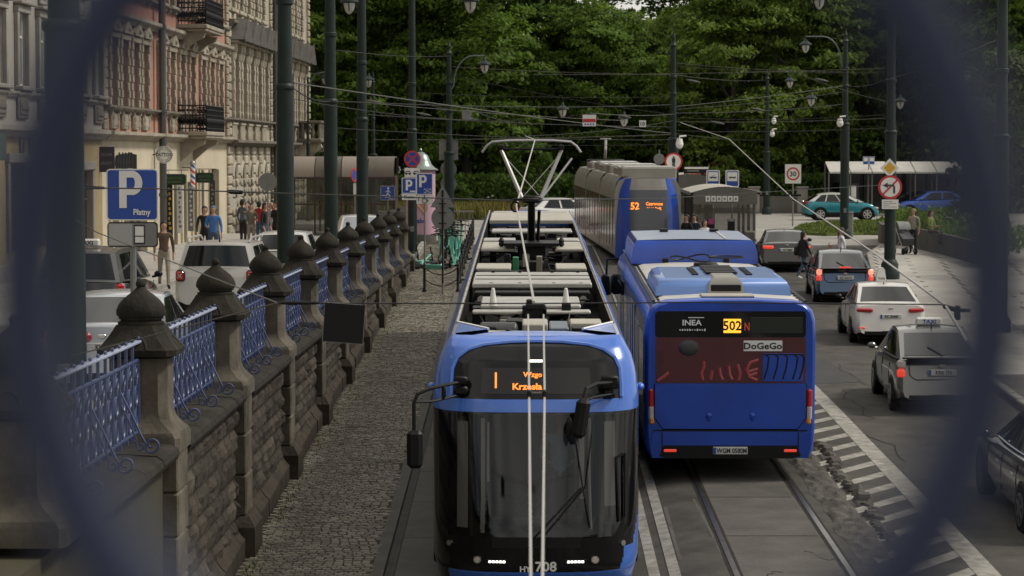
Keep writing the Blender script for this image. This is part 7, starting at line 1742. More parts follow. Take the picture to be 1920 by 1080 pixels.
# tram stop shelters on the island
def shelter(label, x, y, z, w, L, h, tiles=False, yaw=0):
    t = thing('tram_shelter', label, 'shelter', (x, y, z), (0, 0, yaw))
    def rf(u, v): a = (u - .5) * 2; return (a * w / 2 * 1.12, L * v, h + .32 * math.cos(a * 1.3) - .1)
    for k in range(5):
        m = MB(); m.grid(lambda u, v, k=k: rf(u, (k + .02 + .96 * v) / 5), 10, 1); m.grid(lambda u, v, k=k: tuple(Vector(rf(1 - u, (k + .02 + .96 * v) / 5)) - Vector((0, 0, .05))), 10, 1); obj('roof_sheet', m, ['shelter_roof'], t)
    m = MB()
    for s in (-1, 1): m.box((s * w * .56, L / 2, h - .02), (.07, L, .12), 0, .01)
    n = 9; P = [(-w / 2 + w * i / n, h - .12 + .32 * math.cos((-1 + 2 * i / n) * 1.15)) for i in range(n + 1)]
    m.prism([(w / 2, h - .42), *[p_ for p_ in P[::-1]], (-w / 2, h - .42)][::1], -.04, .04, 0); obj('fascia', m, ['shelter_grey'], t)
    for s in (-1, 1):
        for v in (.02, .35, .68, .98): m = MB(); m.box((s * w * .46, L * v, h / 2), (.1, .1, h), 0, .01); obj('post', m, ['shelter_grey'], t)
    for v in (.02, .35, .68):
        m = MB(); m.box((-w * .46, L * (v + .165), h * .5), (.02, L * .3, h * .75)); obj('pane', m, ['shelter_glass'], t)
    m = MB(); m.box((0, .05, h * .42), (w * .88, .02, h * .72)); obj('end_pane', m, ['shelter_glass'], t)
    m = MB(); m.box((-.1, L * .5, .5), (.4, L * .6, .06), 0, .01); obj('bench', m, ['wood_dark'], t)
    if tiles:
        for k in range(6): m = MB(); m.box((-.62 + .2 * k, -.055, h - .22), (.17, .02, .2), 0, .008); m.box((-.62 + .2 * k, -.068, h - .22), (.07, .006, .1), 1); obj('name_tile', m, ['sign_white', 'sign_grey'], t)
        m = MB(); m.box((-.5, -.03, h * .45), (.22, .02, .8)); m.box((-.5, -.045, h * .58), (.2, .01, .2), 1); m.box((.22, -.03, h * .45), (.26, .02, .8)); m.box((.22, -.045, h * .6), (.22, .01, .1), 2); obj('timetable', m, ['black_plastic', mat('poster_magenta', (.3, .03, .15), .5), 'sign_grey'], t)
        m = MB(); m.box((.85, -.5, .55), (.4, .35, 1.1), 0, .05); obj('bin', m, ['shelter_grey'], t)
    return t
p = at(1360, 290, 87); shelter('tram shelter with six white name tiles on its end', p.x, 87, zr(8, 87) + .15, 2.3, 9, 2.45, True, -.03)
p = at(1297, 290, 100); shelter('second tram shelter behind the one with name tiles', p.x, 100, zr(8, 100) + .15, 2.0, 7, 2.6, False, -.03)
structure('stop_island', ribbon(lambda y: 6.4, lambda y: 9.2 if y > 84 else 8.9, 82, 112, .13, 2), 'paving')
t = thing('bus_shelter', 'long bus shelter with a pale sloping roof behind the teal car', 'shelter', (18.3, 141, -3.5))
for k in range(8): m = MB(); m.add([(k * 1.25 + .02, -1.4, 2.5), (k * 1.25 + 1.22, -1.4, 2.5), (k * 1.25 + 1.22, .6, 3.1), (k * 1.25 + .02, .6, 3.1)], [(0, 1, 2, 3)]); m.add([(k * 1.25 + .02, -1.4, 2.44), (k * 1.25 + 1.22, -1.4, 2.44), (k * 1.25 + 1.22, .6, 3.04), (k * 1.25 + .02, .6, 3.04)], [(3, 2, 1, 0), ]); m.box((k * 1.25 + .62, -1.4, 2.47), (1.2, .06, .1)); obj('roof_sheet', m, [mat('pale_roof', (.5, .48, .44), .5, var=.15, scale=1)], t)
for k in range(9): [obj('post', MB().box((k * 1.25, yy, hh / 2), (.08, .08, hh)), ['shelter_grey'], t) for yy, hh in ((-1.2, 2.5), (.5, 3.0))]
m = MB(); m.box((5, .55, 1.3), (10, .03, 2.2)); obj('back_wall', m, ['glass'], t); m = MB(); m.box((1.2, -1.0, 1.2), (1.1, .1, 1.3), 0, .02); m.box((1.2, -1.06, 1.3), (.8, .02, .8), 1); obj('poster_case', m, ['purple', 'sign_white'], t)
# park fence: low dark wall with pale stone posts
t = thing('park_wall', 'low dark wall with pale square stone posts along the park', 'wall', (9, 146, -3.5))
for k in range(14): m = MB(); m.box((k * 2.9 - .2, 0, .75), (.62, .62, 1.5), 0, .03); m.box((k * 2.9 - .2, 0, 1.53), (.72, .72, .1), 0, .02); obj('stone_post', m, ['kerb'], t); m = MB(); m.box((k * 2.9 + 1.25, 0, .5), (2.28, .2, 1.0)); obj('panel', m, ['shelter_grey'], t)
# short pale pillar at the lamp post, planter at the right
p = onground(1592, 446); t = thing('stone_bollard', 'pale square stone pillar beside the lamp post with left arm', 'pillar', (p.x, p.y, zr(p.x, p.y) + .05)); m = MB(); m.box((0, 0, .52), (.32, .3, 1.05), 0, .03); m.box((0, 0, 1.07), (.36, .34, .06), 0, .015); obj('shaft', m, ['kerb'], t)
t = thing('planter', 'long curved concrete planter wall with shrubs behind the seated person', 'planter', (0, 0, 0)); PW = [onground(px, py) for px, py in ((1690, 447), (1652, 449), (1646, 455), (1652, 462), (1690, 466), (1740, 476), (1795, 491), (1850, 508))]
for a, b in zip(PW, PW[1:]):
    za_, zb2 = zr(a.x, a.y) + .05, zr(b.x, b.y) + .05; dv = Vector((b.x - a.x, b.y - a.y, 0)).normalized() * .01; nrm = Vector((dv.y, -dv.x, 0)).normalized() * .22; m = MB(); A, B = Vector((a.x, a.y, za_)) + dv, Vector((b.x, b.y, zb2)) - dv; U = Vector((0, 0, .85))
    q = [A, B, B - nrm, A - nrm]; m.add([*q, *[v + U for v in q]], [(3, 2, 1, 0), (4, 5, 6, 7), (0, 1, 5, 4), (1, 2, 6, 5), (2, 3, 7, 6), (3, 0, 4, 7)]); obj('wall_block', m, ['concrete'], t)
# low dark wall and handrail at the right edge
t = thing('stair_wall', 'dark concrete stair wall with a steel handrail at the right edge', 'wall', (12.4, 40, 0)); m = MB()
m.box((1.6, 12, zr(13, 52) + .6), (.3, 24, 1.4), 0, .02); obj('wall_body', m, ['concrete_dark'], t)
for z in (.0, .35): m = MB(); m.tube([(-.05 + .3, -2 + 8, zr(12, 46) + .9 + z), (.25, 20, zr(12, 60) + .9 + z)], .025, 6); obj('handrail', m, ['steel'], t)
for y in (6, 10, 14, 18): m = MB(); m.cyl((.25, y, zr(12, 40 + y)), (.25, y, zr(12, 40 + y) + 1.25), .025, None, 6); obj('rail_post', m, ['steel'], t)

# ---------------------------------------------------------------- overhead wires
def wirething(label, pts, r=.012, mt='wire', cat='wire', group=None, name='wire', sag=0.0):
    P = [Vector(p) for p in pts]
    if len(P) == 2 and sag:
        a, b = P; P = [a + (b - a) * (i / 10) - Vector((0, 0, sag * (1 - (2 * i / 10 - 1) ** 2))) for i in range(11)]
    m = MB(); m.tube(P, r, 5); return tag(obj(name, m, [mt]), label, cat, group)
CW = [at(1003, 262, 47), at(968, 386, 30), at(1001, 566, 19.7)]
wirething('white contact wire from the pantograph down to the black clamp', [at(985, 255, 70)] + CW, .011, 'wire_white', 'contact wire', None, 'contact_wire')
for a, b, lab in ((992, 995, 'left of the twin white contact wires in front of the tram'), (1021, 1017, 'right of the twin white contact wires in front of the tram')):
    wirething(lab, [at(a - 2, 590, 19.2), at(a, 740, 15.0), at(b, 1085, 10.2), Vector((at(b, 1085, 10.2).x, -8, -2.75))], .0068, 'wire_white', 'contact wire', 'twin contact wires', 'contact_wire')
t = thing('wire_clamp', 'black clamp where the contact wire splits into two', 'clamp', at(1004, 575, 19.4)); m = MB(); m.box((0, 0, 0), (.16, .1, .05), 0, .01); m.box((-.05, 0, .03), (.05, .08, .06), 0, .01); m.box((.06, 0, -.03), (.06, .06, .08), 0, .01); obj('body', m, ['black_plastic'], t)
for dx in (-.05, .07): m = MB(); m.box((dx, 0, -.05), (.04, .06, .06), 0, .01); obj('jaw', m, ['black_plastic'], t)
t = thing('wire_clamp', 'small black twin clamp crossing the tram route display', 'clamp', at(1006, 740, 14.9)); m = MB(); m.box((0, 0, .01), (.1, .02, .012), 0, .004); obj('bar', m, ['wire_pale'], t)
for dx in (-.045, .05): m = MB(); m.box((dx, 0, 0), (.028, .04, .06), 0, .008); obj('jaw', m, ['black_plastic'], t)
t = thing('wire_hanger', 'black ring hanger holding the contact wire above the tram roof', 'hanger', at(966, 383, 29.9)); m = MB(); m.tube([(.05 * math.cos(a), 0, -.03 + .06 * math.sin(a)) for a in [2 * PI * i / 12 for i in range(12)]], .012, 5, closed=True); m.box((.12, 0, .06), (.34, .04, .03), 0, .01); obj('ring', m, ['black_plastic'], t)
sp1 = [at(130, 352, 25), at(300, 354, 26), at(450, 360, 27), at(966, 376, 29.9), at(1240, 372, 45), at(1668, 346, 78)]
wirething('span wire from the nearest green pole across the parking sign', sp1, .008, 'wire', 'wire', None, 'span_wire')
t = thing('insulator', 'black rod insulator on the span wire left of the corner house', 'insulator', at(440, 360, 27)); m = MB(); m.tube([(-.09, 0, .01), (-.04, 0, .002), (.09, 0, -.005)], [.012, .026, .022], 8); obj('rod', m, ['black_plastic'], t)
t = thing('insulator', 'black rod insulator on the span wire just left of the parking sign', 'insulator', at(178, 352, 25.4)); m = MB(); m.tube([(-.12, 0, .005), (.1, 0, -.003)], [.02, .014], 8); obj('rod', m, ['black_plastic'], t)
J = at(520, 568, 20)
wirething('pale bridle wire slanting down from the pole past the parking sign', [at(130, 405, 25), at(182, 436, 24.4), J], .006, 'wire_pale', 'wire', None, 'span_wire')
wirething('pale bridle wire rising across the first stone pier', [at(132, 668, 24.8), J], .006, 'wire_pale', 'wire', None, 'span_wire')
wirething('dark span wire across the bus roof carrying the black board', [J, at(680, 569, 20), at(1004, 569, 19.6), at(1300, 567, 20), at(1762, 571, 20), at(1800, 578, 20.5)], .006, 'wire', 'wire', None, 'span_wire')
t = thing('insulator', 'black rod insulator left of the hanging black board', 'insulator', at(565, 568, 20)); m = MB(); m.tube([(-.18, 0, 0), (-.1, 0, 0), (.1, 0, 0), (.16, 0, 0)], [.008, .018, .014, .008], 8); obj('rod', m, ['black_plastic'], t)
t = thing('wire_fitting', 'black knuckle fitting where the diagonal white wire meets the span wire', 'fitting', at(1772, 575, 20)); m = MB()
for k in range(5): m.ball((.02 * k, 0, -.006 * k), .022, 8)
m.box((.1, 0, -.05), (.05, .04, .12), 0, .01); m.box((.16, 0, -.03), (.1, .04, .03), 0, .01); obj('body', m, ['black_plastic'], t)
wirething('long white diagonal wire over the bus and the taxis', [at(1276, 230, 92), at(1367, 261, 78), at(1487, 373, 55), at(1640, 475, 36), at(1772, 572, 20.2), at(1812, 640, 16)], .013, 'wire_white', 'wire', None, 'contact_wire')
t = thing('wire_hanger', 'black hanger on the diagonal white wire under the 30 sign', 'hanger', at(1485, 366, 56)); m = MB(); m.box((0, 0, 0), (.42, .05, .05), 0, .01); m.box((.05, 0, -.1), (.06, .05, .08), 0, .01); obj('bar', m, ['black_plastic'], t)
SPANS = [((550, 155, 48), (1260, 250, 90)), ((632, 94, 61), (842, 105, 97)), ((550, 186, 48), (900, 225, 80)), ((632, 190, 61), (1262, 196, 90)), ((690, 193, 72), (1170, 226, 100)), ((780, 174, 88), (1262, 182, 90)), ((780, 183, 88), (842, 204, 97)),
         ((845, 140, 97), (1262, 215, 90)), ((845, 125, 97), (1262, 140, 90)), ((690, 215, 72), (1262, 238, 90)), ((632, 240, 61), (1262, 262, 90)), ((780, 262, 88), (1262, 270, 90)), ((700, 262, 100), (1262, 252, 90)),
         ((1264, 118, 90), (1584, 135, 106)), ((1264, 124, 90), (1660, 136, 79)), ((1264, 140, 90), (1438, 150, 142)), ((1264, 200, 90), (1584, 160, 106)), ((1264, 205, 90), (1584, 172, 106)), ((1264, 212, 90), (1584, 195, 106)), ((1264, 220, 90), (1660, 215, 79)), ((1264, 228, 90), (1660, 222, 79)), ((1264, 245, 90), (1660, 240, 79)), ((1264, 250, 90), (1438, 262, 142)), ((1584, 160, 106), (1660, 150, 79)), ((1660, 150, 79), (1868, 75, 62)), ((1660, 110, 79), (1868, 30, 62)), ((985, 255, 70), (1264, 226, 90)), ((875, 200, 80), (985, 232, 70)), ((1105, 212, 72), (1264, 214, 90)), ((900, 225, 80), (1105, 213, 72)), ((545, 162, 48), (620, 190, 61)), ((1480, 130, 125), (1660, 190, 79)), ((1000, 140, 90), (1660, 128, 79))]
def near_name(px):
    return min(((550, 'corner house pole'), (632, 'second green pole'), (690, 'third green pole'), (780, 'no stopping pole'), (842, 'curved lamp post'), (900, 'grey board'), (985, 'pantograph'), (1000, 'pantograph trees'), (1105, 'red barred sign'), (1170, 'small lantern'), (1262, 'no pedestrians pole'), (1438, 'slim far pole'), (1584, 'left arm lamp post'), (1660, 'diamond sign pole'), (1868, 'right edge pole')), key=lambda q: abs(q[0] - px))[1]
SEEN = {}
for i, (a, b) in enumerate(SPANS):
    kk = (near_name(a[0]), near_name(b[0])); rk = sum(1 for c, d in SPANS if (near_name(c[0]), near_name(d[0])) == kk and (c[1] + d[1]) < (a[1] + b[1])); tot = sum(1 for c, d in SPANS if (near_name(c[0]), near_name(d[0])) == kk)
    wl_ = ('thin span wire' if tot == 1 else ORD[rk + 1] + ' span wire from the top') + ', %s to %s' % kk
    wirething(wl_, [at(*a), at(*b)], .009 if i % 3 else .013, 'wire_pale' if i % 4 == 0 else 'wire', 'wire', 'thin overhead span wires over the square', 'span_wire', sag=.06 + .02 * (i % 4))
for px, py, iw in ((795, 214, 'left of the curved arm lamp post'), (880, 222, 'beside the grey hanging board'), (700, 190, 'right of the third green pole'), (1345, 230, 'above the two blue stop signs'), (1420, 205, 'left of the slim far pole'), (1300, 152, 'high right of the no pedestrians pole'), (1540, 150, 'left of the left arm lamp post'), (1170, 218, 'beside the small hanging lantern')):
    t = thing('insulator', 'small pale wire insulator ' + iw, 'insulator', at(px, py, 82), 0, 'small insulators in the web of wires'); m = MB(); m.tube([(-.25, 0, .05), (-.1, 0, .02), (.1, 0, -.02), (.25, 0, -.05)], [.012, .045, .045, .012], 6); obj('rod', m, ['wire_pale'], t)
# ---------------------------------------------------------------- people
HB, HD, HX = mat('hair_brown', (.05, .028, .016), .7), mat('hair_dark', (.015, .012, .01), .7), mat('hair_fair', (.3, .2, .1), .7)
C = cloth
def bag(t, c, sz, mt, nm='bag'):
    m = MB(); m.box(c, sz, 0, min(sz) * .3); m.tube([(c[0], c[1] - sz[1] * .3, c[2] + sz[2] / 2), (c[0], c[1], c[2] + sz[2] / 2 + .16), (c[0], c[1] + sz[1] * .3, c[2] + sz[2] / 2)], .012, 4); o = obj(nm, m, [mt], None); o.location = t.location; o.rotation_euler = t.rotation_euler; return o
x = put(1508, 80); t = person('woman in a black hooded coat and jeans walking behind the graphite coupe', 'walk', (x, 80, zr(x, 80)), 2.0, C('black', (.01, .01, .011)), C('jeans', (.05, .08, .14)), HD, None, 1.6, 'sign_white', .25, .12)
tag(bag(t, (.26, .05, .95), (.14, .3, .3), C('black_bag', (.012, .012, .012))), 'black shoulder bag carried by the woman in the black coat', 'bag')
x = put(1578, 81); t = person('woman in a white blouse walking left behind the slate blue hatchback', 'carry', (x, 81, zr(x, 81)), -1.45, C('white', (.6, .6, .64)), C('pale_jeans', (.3, .33, .36)), HB, None, 1.66, 'black_plastic', .18)
tag(bag(t, (-.16, -.36, .86), (.22, .14, .32), mat('paper_bag', (.22, .12, .06), .8)), 'brown paper bag held by the woman in white', 'bag')
p = onground(1457, 392); person('man in a dark checked shirt and pale trousers standing at the park wall', 'fold', (p.x, p.y, zr(p.x, p.y)), .1, C('dark_check', (.06, .05, .05)), C('pale_grey', (.38, .37, .35)), HD, None, 1.72)
p = onground(1712, 481); t = person('fair haired woman in a beige jacket standing by the planter', 'stand', (p.x, p.y, zr(p.x, p.y) + .1), -.5, C('beige', (.3, .26, .21)), C('black', (.01, .01, .011)), HX, None, 1.7, 'black_plastic', .22)
p = onground(1746, 482); person('person in a yellow green top sitting on the planter edge', 'sit', (p.x, p.y + .1, zr(p.x, p.y) + .06), .9, C('lime', (.2, .25, .06)), C('brown', (.09, .07, .06)), HD, None, 1.7)
# pushchair with luggage
p = onground(1696, 482); t = thing('pushchair', 'dark pushchair loaded with bags beside the fair haired woman', 'pushchair', (p.x, p.y, zr(p.x, p.y) + .1), (0, 0, .3))
m = MB(); m.loft([[(-.2, -.3, .35), (.2, -.3, .35), (.2, .25, .35), (-.2, .25, .35)], [(-.24, -.36, .6), (.24, -.36, .6), (.24, .3, .95), (-.24, .3, .95)]], 0, True, True, False); obj('seat', m, [C('grey_dark', (.06, .06, .065))], t)
m = MB(); m.grid(lambda u, v: (-.25 + .5 * u, .28 - .3 * math.cos(PI * .55 * v), .95 + .3 * math.sin(PI * .55 * v)), 6, 5); obj('hood', m, [C('grey', (.2, .2, .2))], t)
for s in (-1, 1):
    m = MB(); m.tube([(s * .23, -.4, .12), (s * .23, .35, 1.05), (s * .22, .5, 1.08)], .018, 5); m.tube([(s * .23, .38, .12), (s * .23, -.1, .55)], .018, 5); obj('frame_bar', m, ['steel'], t)
    for y in (-.4, .38): w = MB(); w.disc((0, 0), .13, -.025, .025, 14, 0, Matrix.Translation((s * .25, y, .13)) @ Matrix.Rotation(PI / 2, 4, 'Z')); obj('wheel', w, ['rubber'], t)
# people waiting in the tram shelter
for px, top, lab in ((1288, C('black', (.01, .01, .011)), 'dark clothed person waiting left in front of the tram shelter'), (1303, C('navy', (.02, .025, .05)), 'person in dark blue waiting in the tram shelter'), (1322, C('white', (.6, .6, .64)), 'brown haired person in a white shirt waiting at the tram shelter')):
    x = put(px, 86 if px != 1322 else 84); y = 86 if px != 1322 else 84; person(lab, 'stand', (x, y, zr(x, y) + .13), rnd.uniform(-.8, .8), top, C('black', (.01, .01, .011)), HD if px != 1322 else HB, 'people waiting at the tram shelter', 1.72 if px != 1322 else 1.62)
# upper pavement
def up(px, y): return (put(px, y), y, ZU + (.12 if put(px, y) < -9.2 else 0))
t = person('person in a bright blue jacket and pale cap walking towards the camera', 'phone', up(399, 75), .1, C('bright_blue', (.05, .16, .42)), C('jeans', (.05, .08, .14)), HD, None, 1.78, cap=C('cap_blue', (.12, .17, .25)))
person('person in black beside the one in the bright blue jacket', 'walk', up(383, 76.5), .2, C('black', (.01, .01, .011)), C('black', (.01, .01, .011)), HD, None, 1.74)
person('pedestrian in brown half hidden behind the big parking sign', 'walk', up(306, 63), .2, C('brown_jacket', (.1, .06, .04)), C('beige_trousers', (.26, .22, .17)), HD, None, 1.75)
for px, y, pose, top, leg, hr, lab, f in ((470, 86, 'hair', C('olive', (.14, .12, .085)), C('beige_trousers', (.26, .22, .17)), HB, 'woman in olive top and wide beige trousers touching her hair', .3), (455, 89, 'stand', C('slate', (.08, .1, .13)), C('black', (.01, .01, .011)), HD, 'person in slate grey standing left of the woman in beige trousers', 2.5), (486, 90, 'stand', C('red', (.35, .03, .03)), C('jeans', (.05, .08, .14)), HD, 'person in a red jacket within the group outside the corner house', 2.8), (497, 86, 'stand', C('black', (.01, .01, .011)), C('jeans', (.05, .08, .14)), HD, 'person in black top and jeans in the middle of the group', 1.2), (507, 90, 'stand', C('pale_grey', (.38, .37, .35)), C('pale_jeans', (.3, .33, .36)), HX, 'person in pale grey at the back of the group outside the corner house', -1), (516, 88, 'fold', C('black', (.01, .01, .011)), C('black', (.01, .01, .011)), HD, 'person all in black at the right end of the group by the pole', -.9)):
    person(lab, pose, up(px, y), f, top, leg, hr, 'people gathered outside the corner house', rnd.uniform(1.62, 1.8))
t = thing('notice_sheets', 'two white notice sheets on the corner house beside the group', 'notice', on_front(104.5, 1.9, .25)); m = MB(); m.box((0, 0, 0), (.3, .01, .42)); m.box((.36, .0, .02), (.28, .01, .42)); m.box((.05, 0, -.5), (.3, .01, .42)); obj('sheet', m, ['sign_white'], t)

# ---------------------------------------------------------------- trees and planting
def crown(seed, R_, H, z0, nc, nl, leaf, cs=1.35, nlobes=13):
    """leaf clumps gathered on the upper sides of separate boughs, so that the crown bulges and leaves dark gaps"""
    r = random.Random(seed); cl = []
    lobes = []
    for k in range(nlobes):
        f = (k + .5) / nlobes; z = z0 + H * (.1 + .82 * f); w = R_ * (math.sin(PI * (.16 + .78 * f)) ** .7); a = k * 2.4 + r.uniform(-.5, .5)
        rr_ = w * r.uniform(.45, .68); lobes.append((math.cos(a) * rr_, math.sin(a) * rr_, z, R_ * r.uniform(.34, .5)))
    lobes.append((0, 0, z0 + H * .86, R_ * .42))
    while len(cl) < nc:
        lx, ly, lz, lr = lobes[len(cl) % len(lobes)]; d = Vector((r.gauss(0, 1), r.gauss(0, 1), r.gauss(.25, .85))).normalized() * lr * r.uniform(.62, 1.06); d.z *= .8
        p = Vector((lx, ly, lz)) + d
        if p.z < z0: continue
        cl.append((p, r.uniform(.55, 1.15) * cs, d.normalized()))
    V = []; Fc = []; G = r.gauss; U = r.uniform
    for p, s, dn in cl:
        n = int(nl * s * U(.7, 1.2))
        for _ in range(n):
            a, b = U(0, 6.283), G(0, .5)
            rad = s * (r.random() ** .5)
            q = p + Vector((math.cos(a) * math.cos(b) * rad, math.sin(a) * math.cos(b) * rad, math.sin(b) * rad * .5 - .16 * rad * rad))
            nrm = (Vector((G(0, .5), G(0, .5), .75 + G(0, .35))) + dn * .6).normalized()
            t1 = nrm.cross(Vector((U(-1, 1), U(-1, 1), .1))).normalized(); t2 = nrm.cross(t1); l = leaf * U(.6, 1.3); w = l * .55
            o = len(V); V += [tuple(q - t1 * l), tuple(q + t2 * w - nrm * .1 * l), tuple(q + t1 * l * .9), tuple(q - t2 * w - nrm * .1 * l)]; Fc.append((o, o + 1, o + 2, o + 3))
    m = MB(); m.v = V; m.f = Fc; m.m = [0] * len(Fc); m.s = [False] * len(Fc); return m
def trunk_mesh(seed, H, z1, r0, name='trunk'):
    r = random.Random(seed); m = MB(); pts = [(0, 0, -.3)]; x = y = 0
    for i in range(1, 7): x += r.uniform(-.18, .18); y += r.uniform(-.18, .18); pts.append((x, y, H * .72 * i / 6))
    m.tube(pts, [r0 * (1.25 - .16 * i) for i in range(7)], 9)
    for k in range(9):
        i = r.randrange(2, 6); b = Vector(pts[i]); a = r.uniform(0, 6.28); L = H * r.uniform(.15, .3)
        m.tube([b, b + Vector((math.cos(a) * L * .4, math.sin(a) * L * .4, L * .35)), b + Vector((math.cos(a) * L, math.sin(a) * L, L * .8))], [r0 * .45, r0 * .28, r0 * .08], 6)
    return m.mesh(name, ['bark'])
CR = [[crown(100 + k, 5.8, 15.2, 1.4, 330, 86, .19, 1.2), None] for k in range(4)]
TRM = [trunk_mesh(200 + k, 15, 3, .34) for k in range(3)]
CMESH = {}
def crown_mesh(k, lm):
    if (k, lm) not in CMESH: CMESH[(k, lm)] = CR[k][0].mesh('crown', [lm])
    return CMESH[(k, lm)]
TREES = [(600, 152, 1.0, 'leaf_mid', 'tree whose foliage shows between the corner house and the second green pole'), (660, 160, 1.12, 'leaf_deep', 'dark tree behind the third green pole'), (735, 152, 1.02, 'leaf_mid', 'green tree behind the lantern post right of the third pole'), (800, 165, 1.18, 'leaf_dark', 'dark tall tree behind the advertising column'),
         (880, 152, 1.0, 'leaf_mid', 'green tree behind the curved lamp arm left of the pantograph'), (960, 163, 1.1, 'leaf_dark', 'dark green tree directly behind the pantograph'), (1050, 160, .95, 'leaf_light', 'lighter green tree right of the pantograph head'), (1125, 156, .81, 'leaf_mid', 'green tree behind the red and white hanging sign'), (1200, 162, .77, 'leaf_light', 'bright green tree just left of the pole with the no pedestrians sign'),
         (1290, 172, 1.22, 'leaf_deep', 'dark tall tree right of the no pedestrians pole'), (1370, 150, .92, 'leaf_light', 'lower bright green tree above the two stop signs'), (1440, 168, 1.2, 'leaf_deep', 'dark tree top behind the slim far pole'), (1475, 152, .93, 'leaf_light', 'bright green tree above the 30 sign'), (1545, 158, 1.1, 'leaf_mid', 'tall green tree behind the lamp post with left arm'),
         (1620, 156, 1.05, 'leaf_dark', 'dark tree above the far right bus shelter'), (1700, 160, 1.15, 'leaf_deep', 'dark tree above the yellow diamond sign'), (1780, 156, 1.05, 'leaf_dark', 'dark tree behind the blurred right bar'), (1860, 152, 1.1, 'leaf_dark', 'tree behind the pole at the right edge'), (1950, 150, 1.1, 'leaf_mid', 'tree cut by the right edge of the picture')]
for i, (px, d, s, lm, lab) in enumerate(TREES):
    t = thing('tree', lab, 'tree', (put(px, d), d, -3.5), (0, 0, i * 1.7), 'park trees beyond the square'); t.scale = (s, s, s)
    obj('trunk', TRM[i % 3], [], t); obj('crown', crown_mesh(i % 4, lm), [], t)
for i in range(13):
    t = thing('tree', ORD[i + 1] + ' tree from the left in the second rank behind the park trees' if i else 'leftmost tree in the second rank behind the park trees', 'tree', (-28 + i * 6.6 + rnd.uniform(-1, 1), 186 + rnd.uniform(-6, 6), -3.6), (0, 0, i * 2.1), 'second rank of park trees'); s = rnd.uniform(1.0, 1.22); t.scale = (s * 1.1, s * 1.1, s * (.66 if 4 <= i <= 8 else 1))
    obj('trunk', TRM[i % 3], [], t); obj('crown', crown_mesh((i + 1) % 4, 'leaf_deep' if i % 2 else 'leaf_dark'), [], t)
# bush in front of the trees, shrubs, hedge bed
bm = crown(31, 1.5, 4.6, .1, 70, 80, .13, .6)
t = thing('bush', 'bright green young tree behind the pantograph frame', 'bush', (put(1000, 143), 143, -3.5)); obj('foliage', bm, ['leaf_bush'], t); obj('trunk', trunk_mesh(5, 4, 1, .08), [], t)
t = thing('bush', 'pale upright shrub right of the grey triangular sign back', 'bush', (put(865, 140), 140, -3.5)); t.scale = (.45, .45, .42); obj('foliage', CMESH.setdefault('b', bm.mesh('foliage', ['leaf_bush'])), [], t); obj('trunk', trunk_mesh(6, 4, 1, .08), [], t)
t = thing('bush', 'yellow green shrub beside the lantern post', 'bush', (put(690, 135), 135, -3.5)); t.scale = (.6, .6, .5); obj('foliage', CMESH['b'], [], t); obj('trunk', trunk_mesh(7, 4, 1, .08), [], t)
ivy = crown(33, 2.0, 7.5, .6, 130, 70, .14, .75); t = thing('tree', 'grey green leafy tree right of the pole at the right edge', 'tree', (put(1893, 98), 98, -3.6)); obj('crown', ivy, ['leaf_ivy'], t); obj('trunk', trunk_mesh(8, 7, 1, .16), [], t)
t = thing('tree', 'small grey green tree between the blurred bar and the right pole', 'tree', (put(1840, 112), 112, -3.6)); t.scale = (.8, .8, .8); obj('crown', CMESH.setdefault('i', ivy.mesh('crown', ['leaf_ivy'])), [], t); obj('trunk', trunk_mesh(9, 7, 1, .16), [], t)
hb = MB(); r = random.Random(77)
def blades(m, x0, x1, y0, y1, z, n, h0, h1, w=.06):
    for i in range(n):
        x, y = r.uniform(x0, x1), r.uniform(y0, y1); a = r.uniform(0, 6.28); h = r.uniform(h0, h1)
        m.add([(x - w * math.cos(a), y - w * math.sin(a), z), (x + w * math.cos(a), y + w * math.sin(a), z), (x + r.uniform(-.2, .2), y + r.uniform(-.2, .2), z + h)], [(0, 1, 2)])
blades(hb, -15, 2.5, 131, 139, -3.5, 16000, .35, 1.0)
obj('flower_bed', hb, 'flower', kind='stuff')
hg = MB()
def hedge(m, x0, x1, y0, y1, z0, z1, n, leaf=.16):
    for i in range(n):
        q = Vector((r.uniform(x0, x1), r.uniform(y0, y1), z0 + (z1 - z0) * r.random() ** .7)); nrm = Vector((r.gauss(0, .6), r.gauss(0, .6) - .4, .6 + r.gauss(0, .4))).normalized(); t1 = nrm.cross(Vector((r.uniform(-1, 1), r.uniform(-1, 1), .1))).normalized(); t2 = nrm.cross(t1); l = leaf * r.uniform(.6, 1.3)
        m.add([tuple(q - t1 * l), tuple(q + t2 * l * .55), tuple(q + t1 * l), tuple(q - t2 * l * .55)], [(0, 1, 2, 3)])
hedge(hg, -26, 50, 147.5, 150, -3.5, -1.2, 26000, .2); obj('park_undergrowth', hg, 'leaf_dark', kind='stuff')
hg2 = MB(); hedge(hg2, -26, 60, 196, 200, -3.5, 5, 30000, .42); obj('far_wood', hg2, 'leaf_deep', kind='stuff')
pl = MB(); a = PW[3]
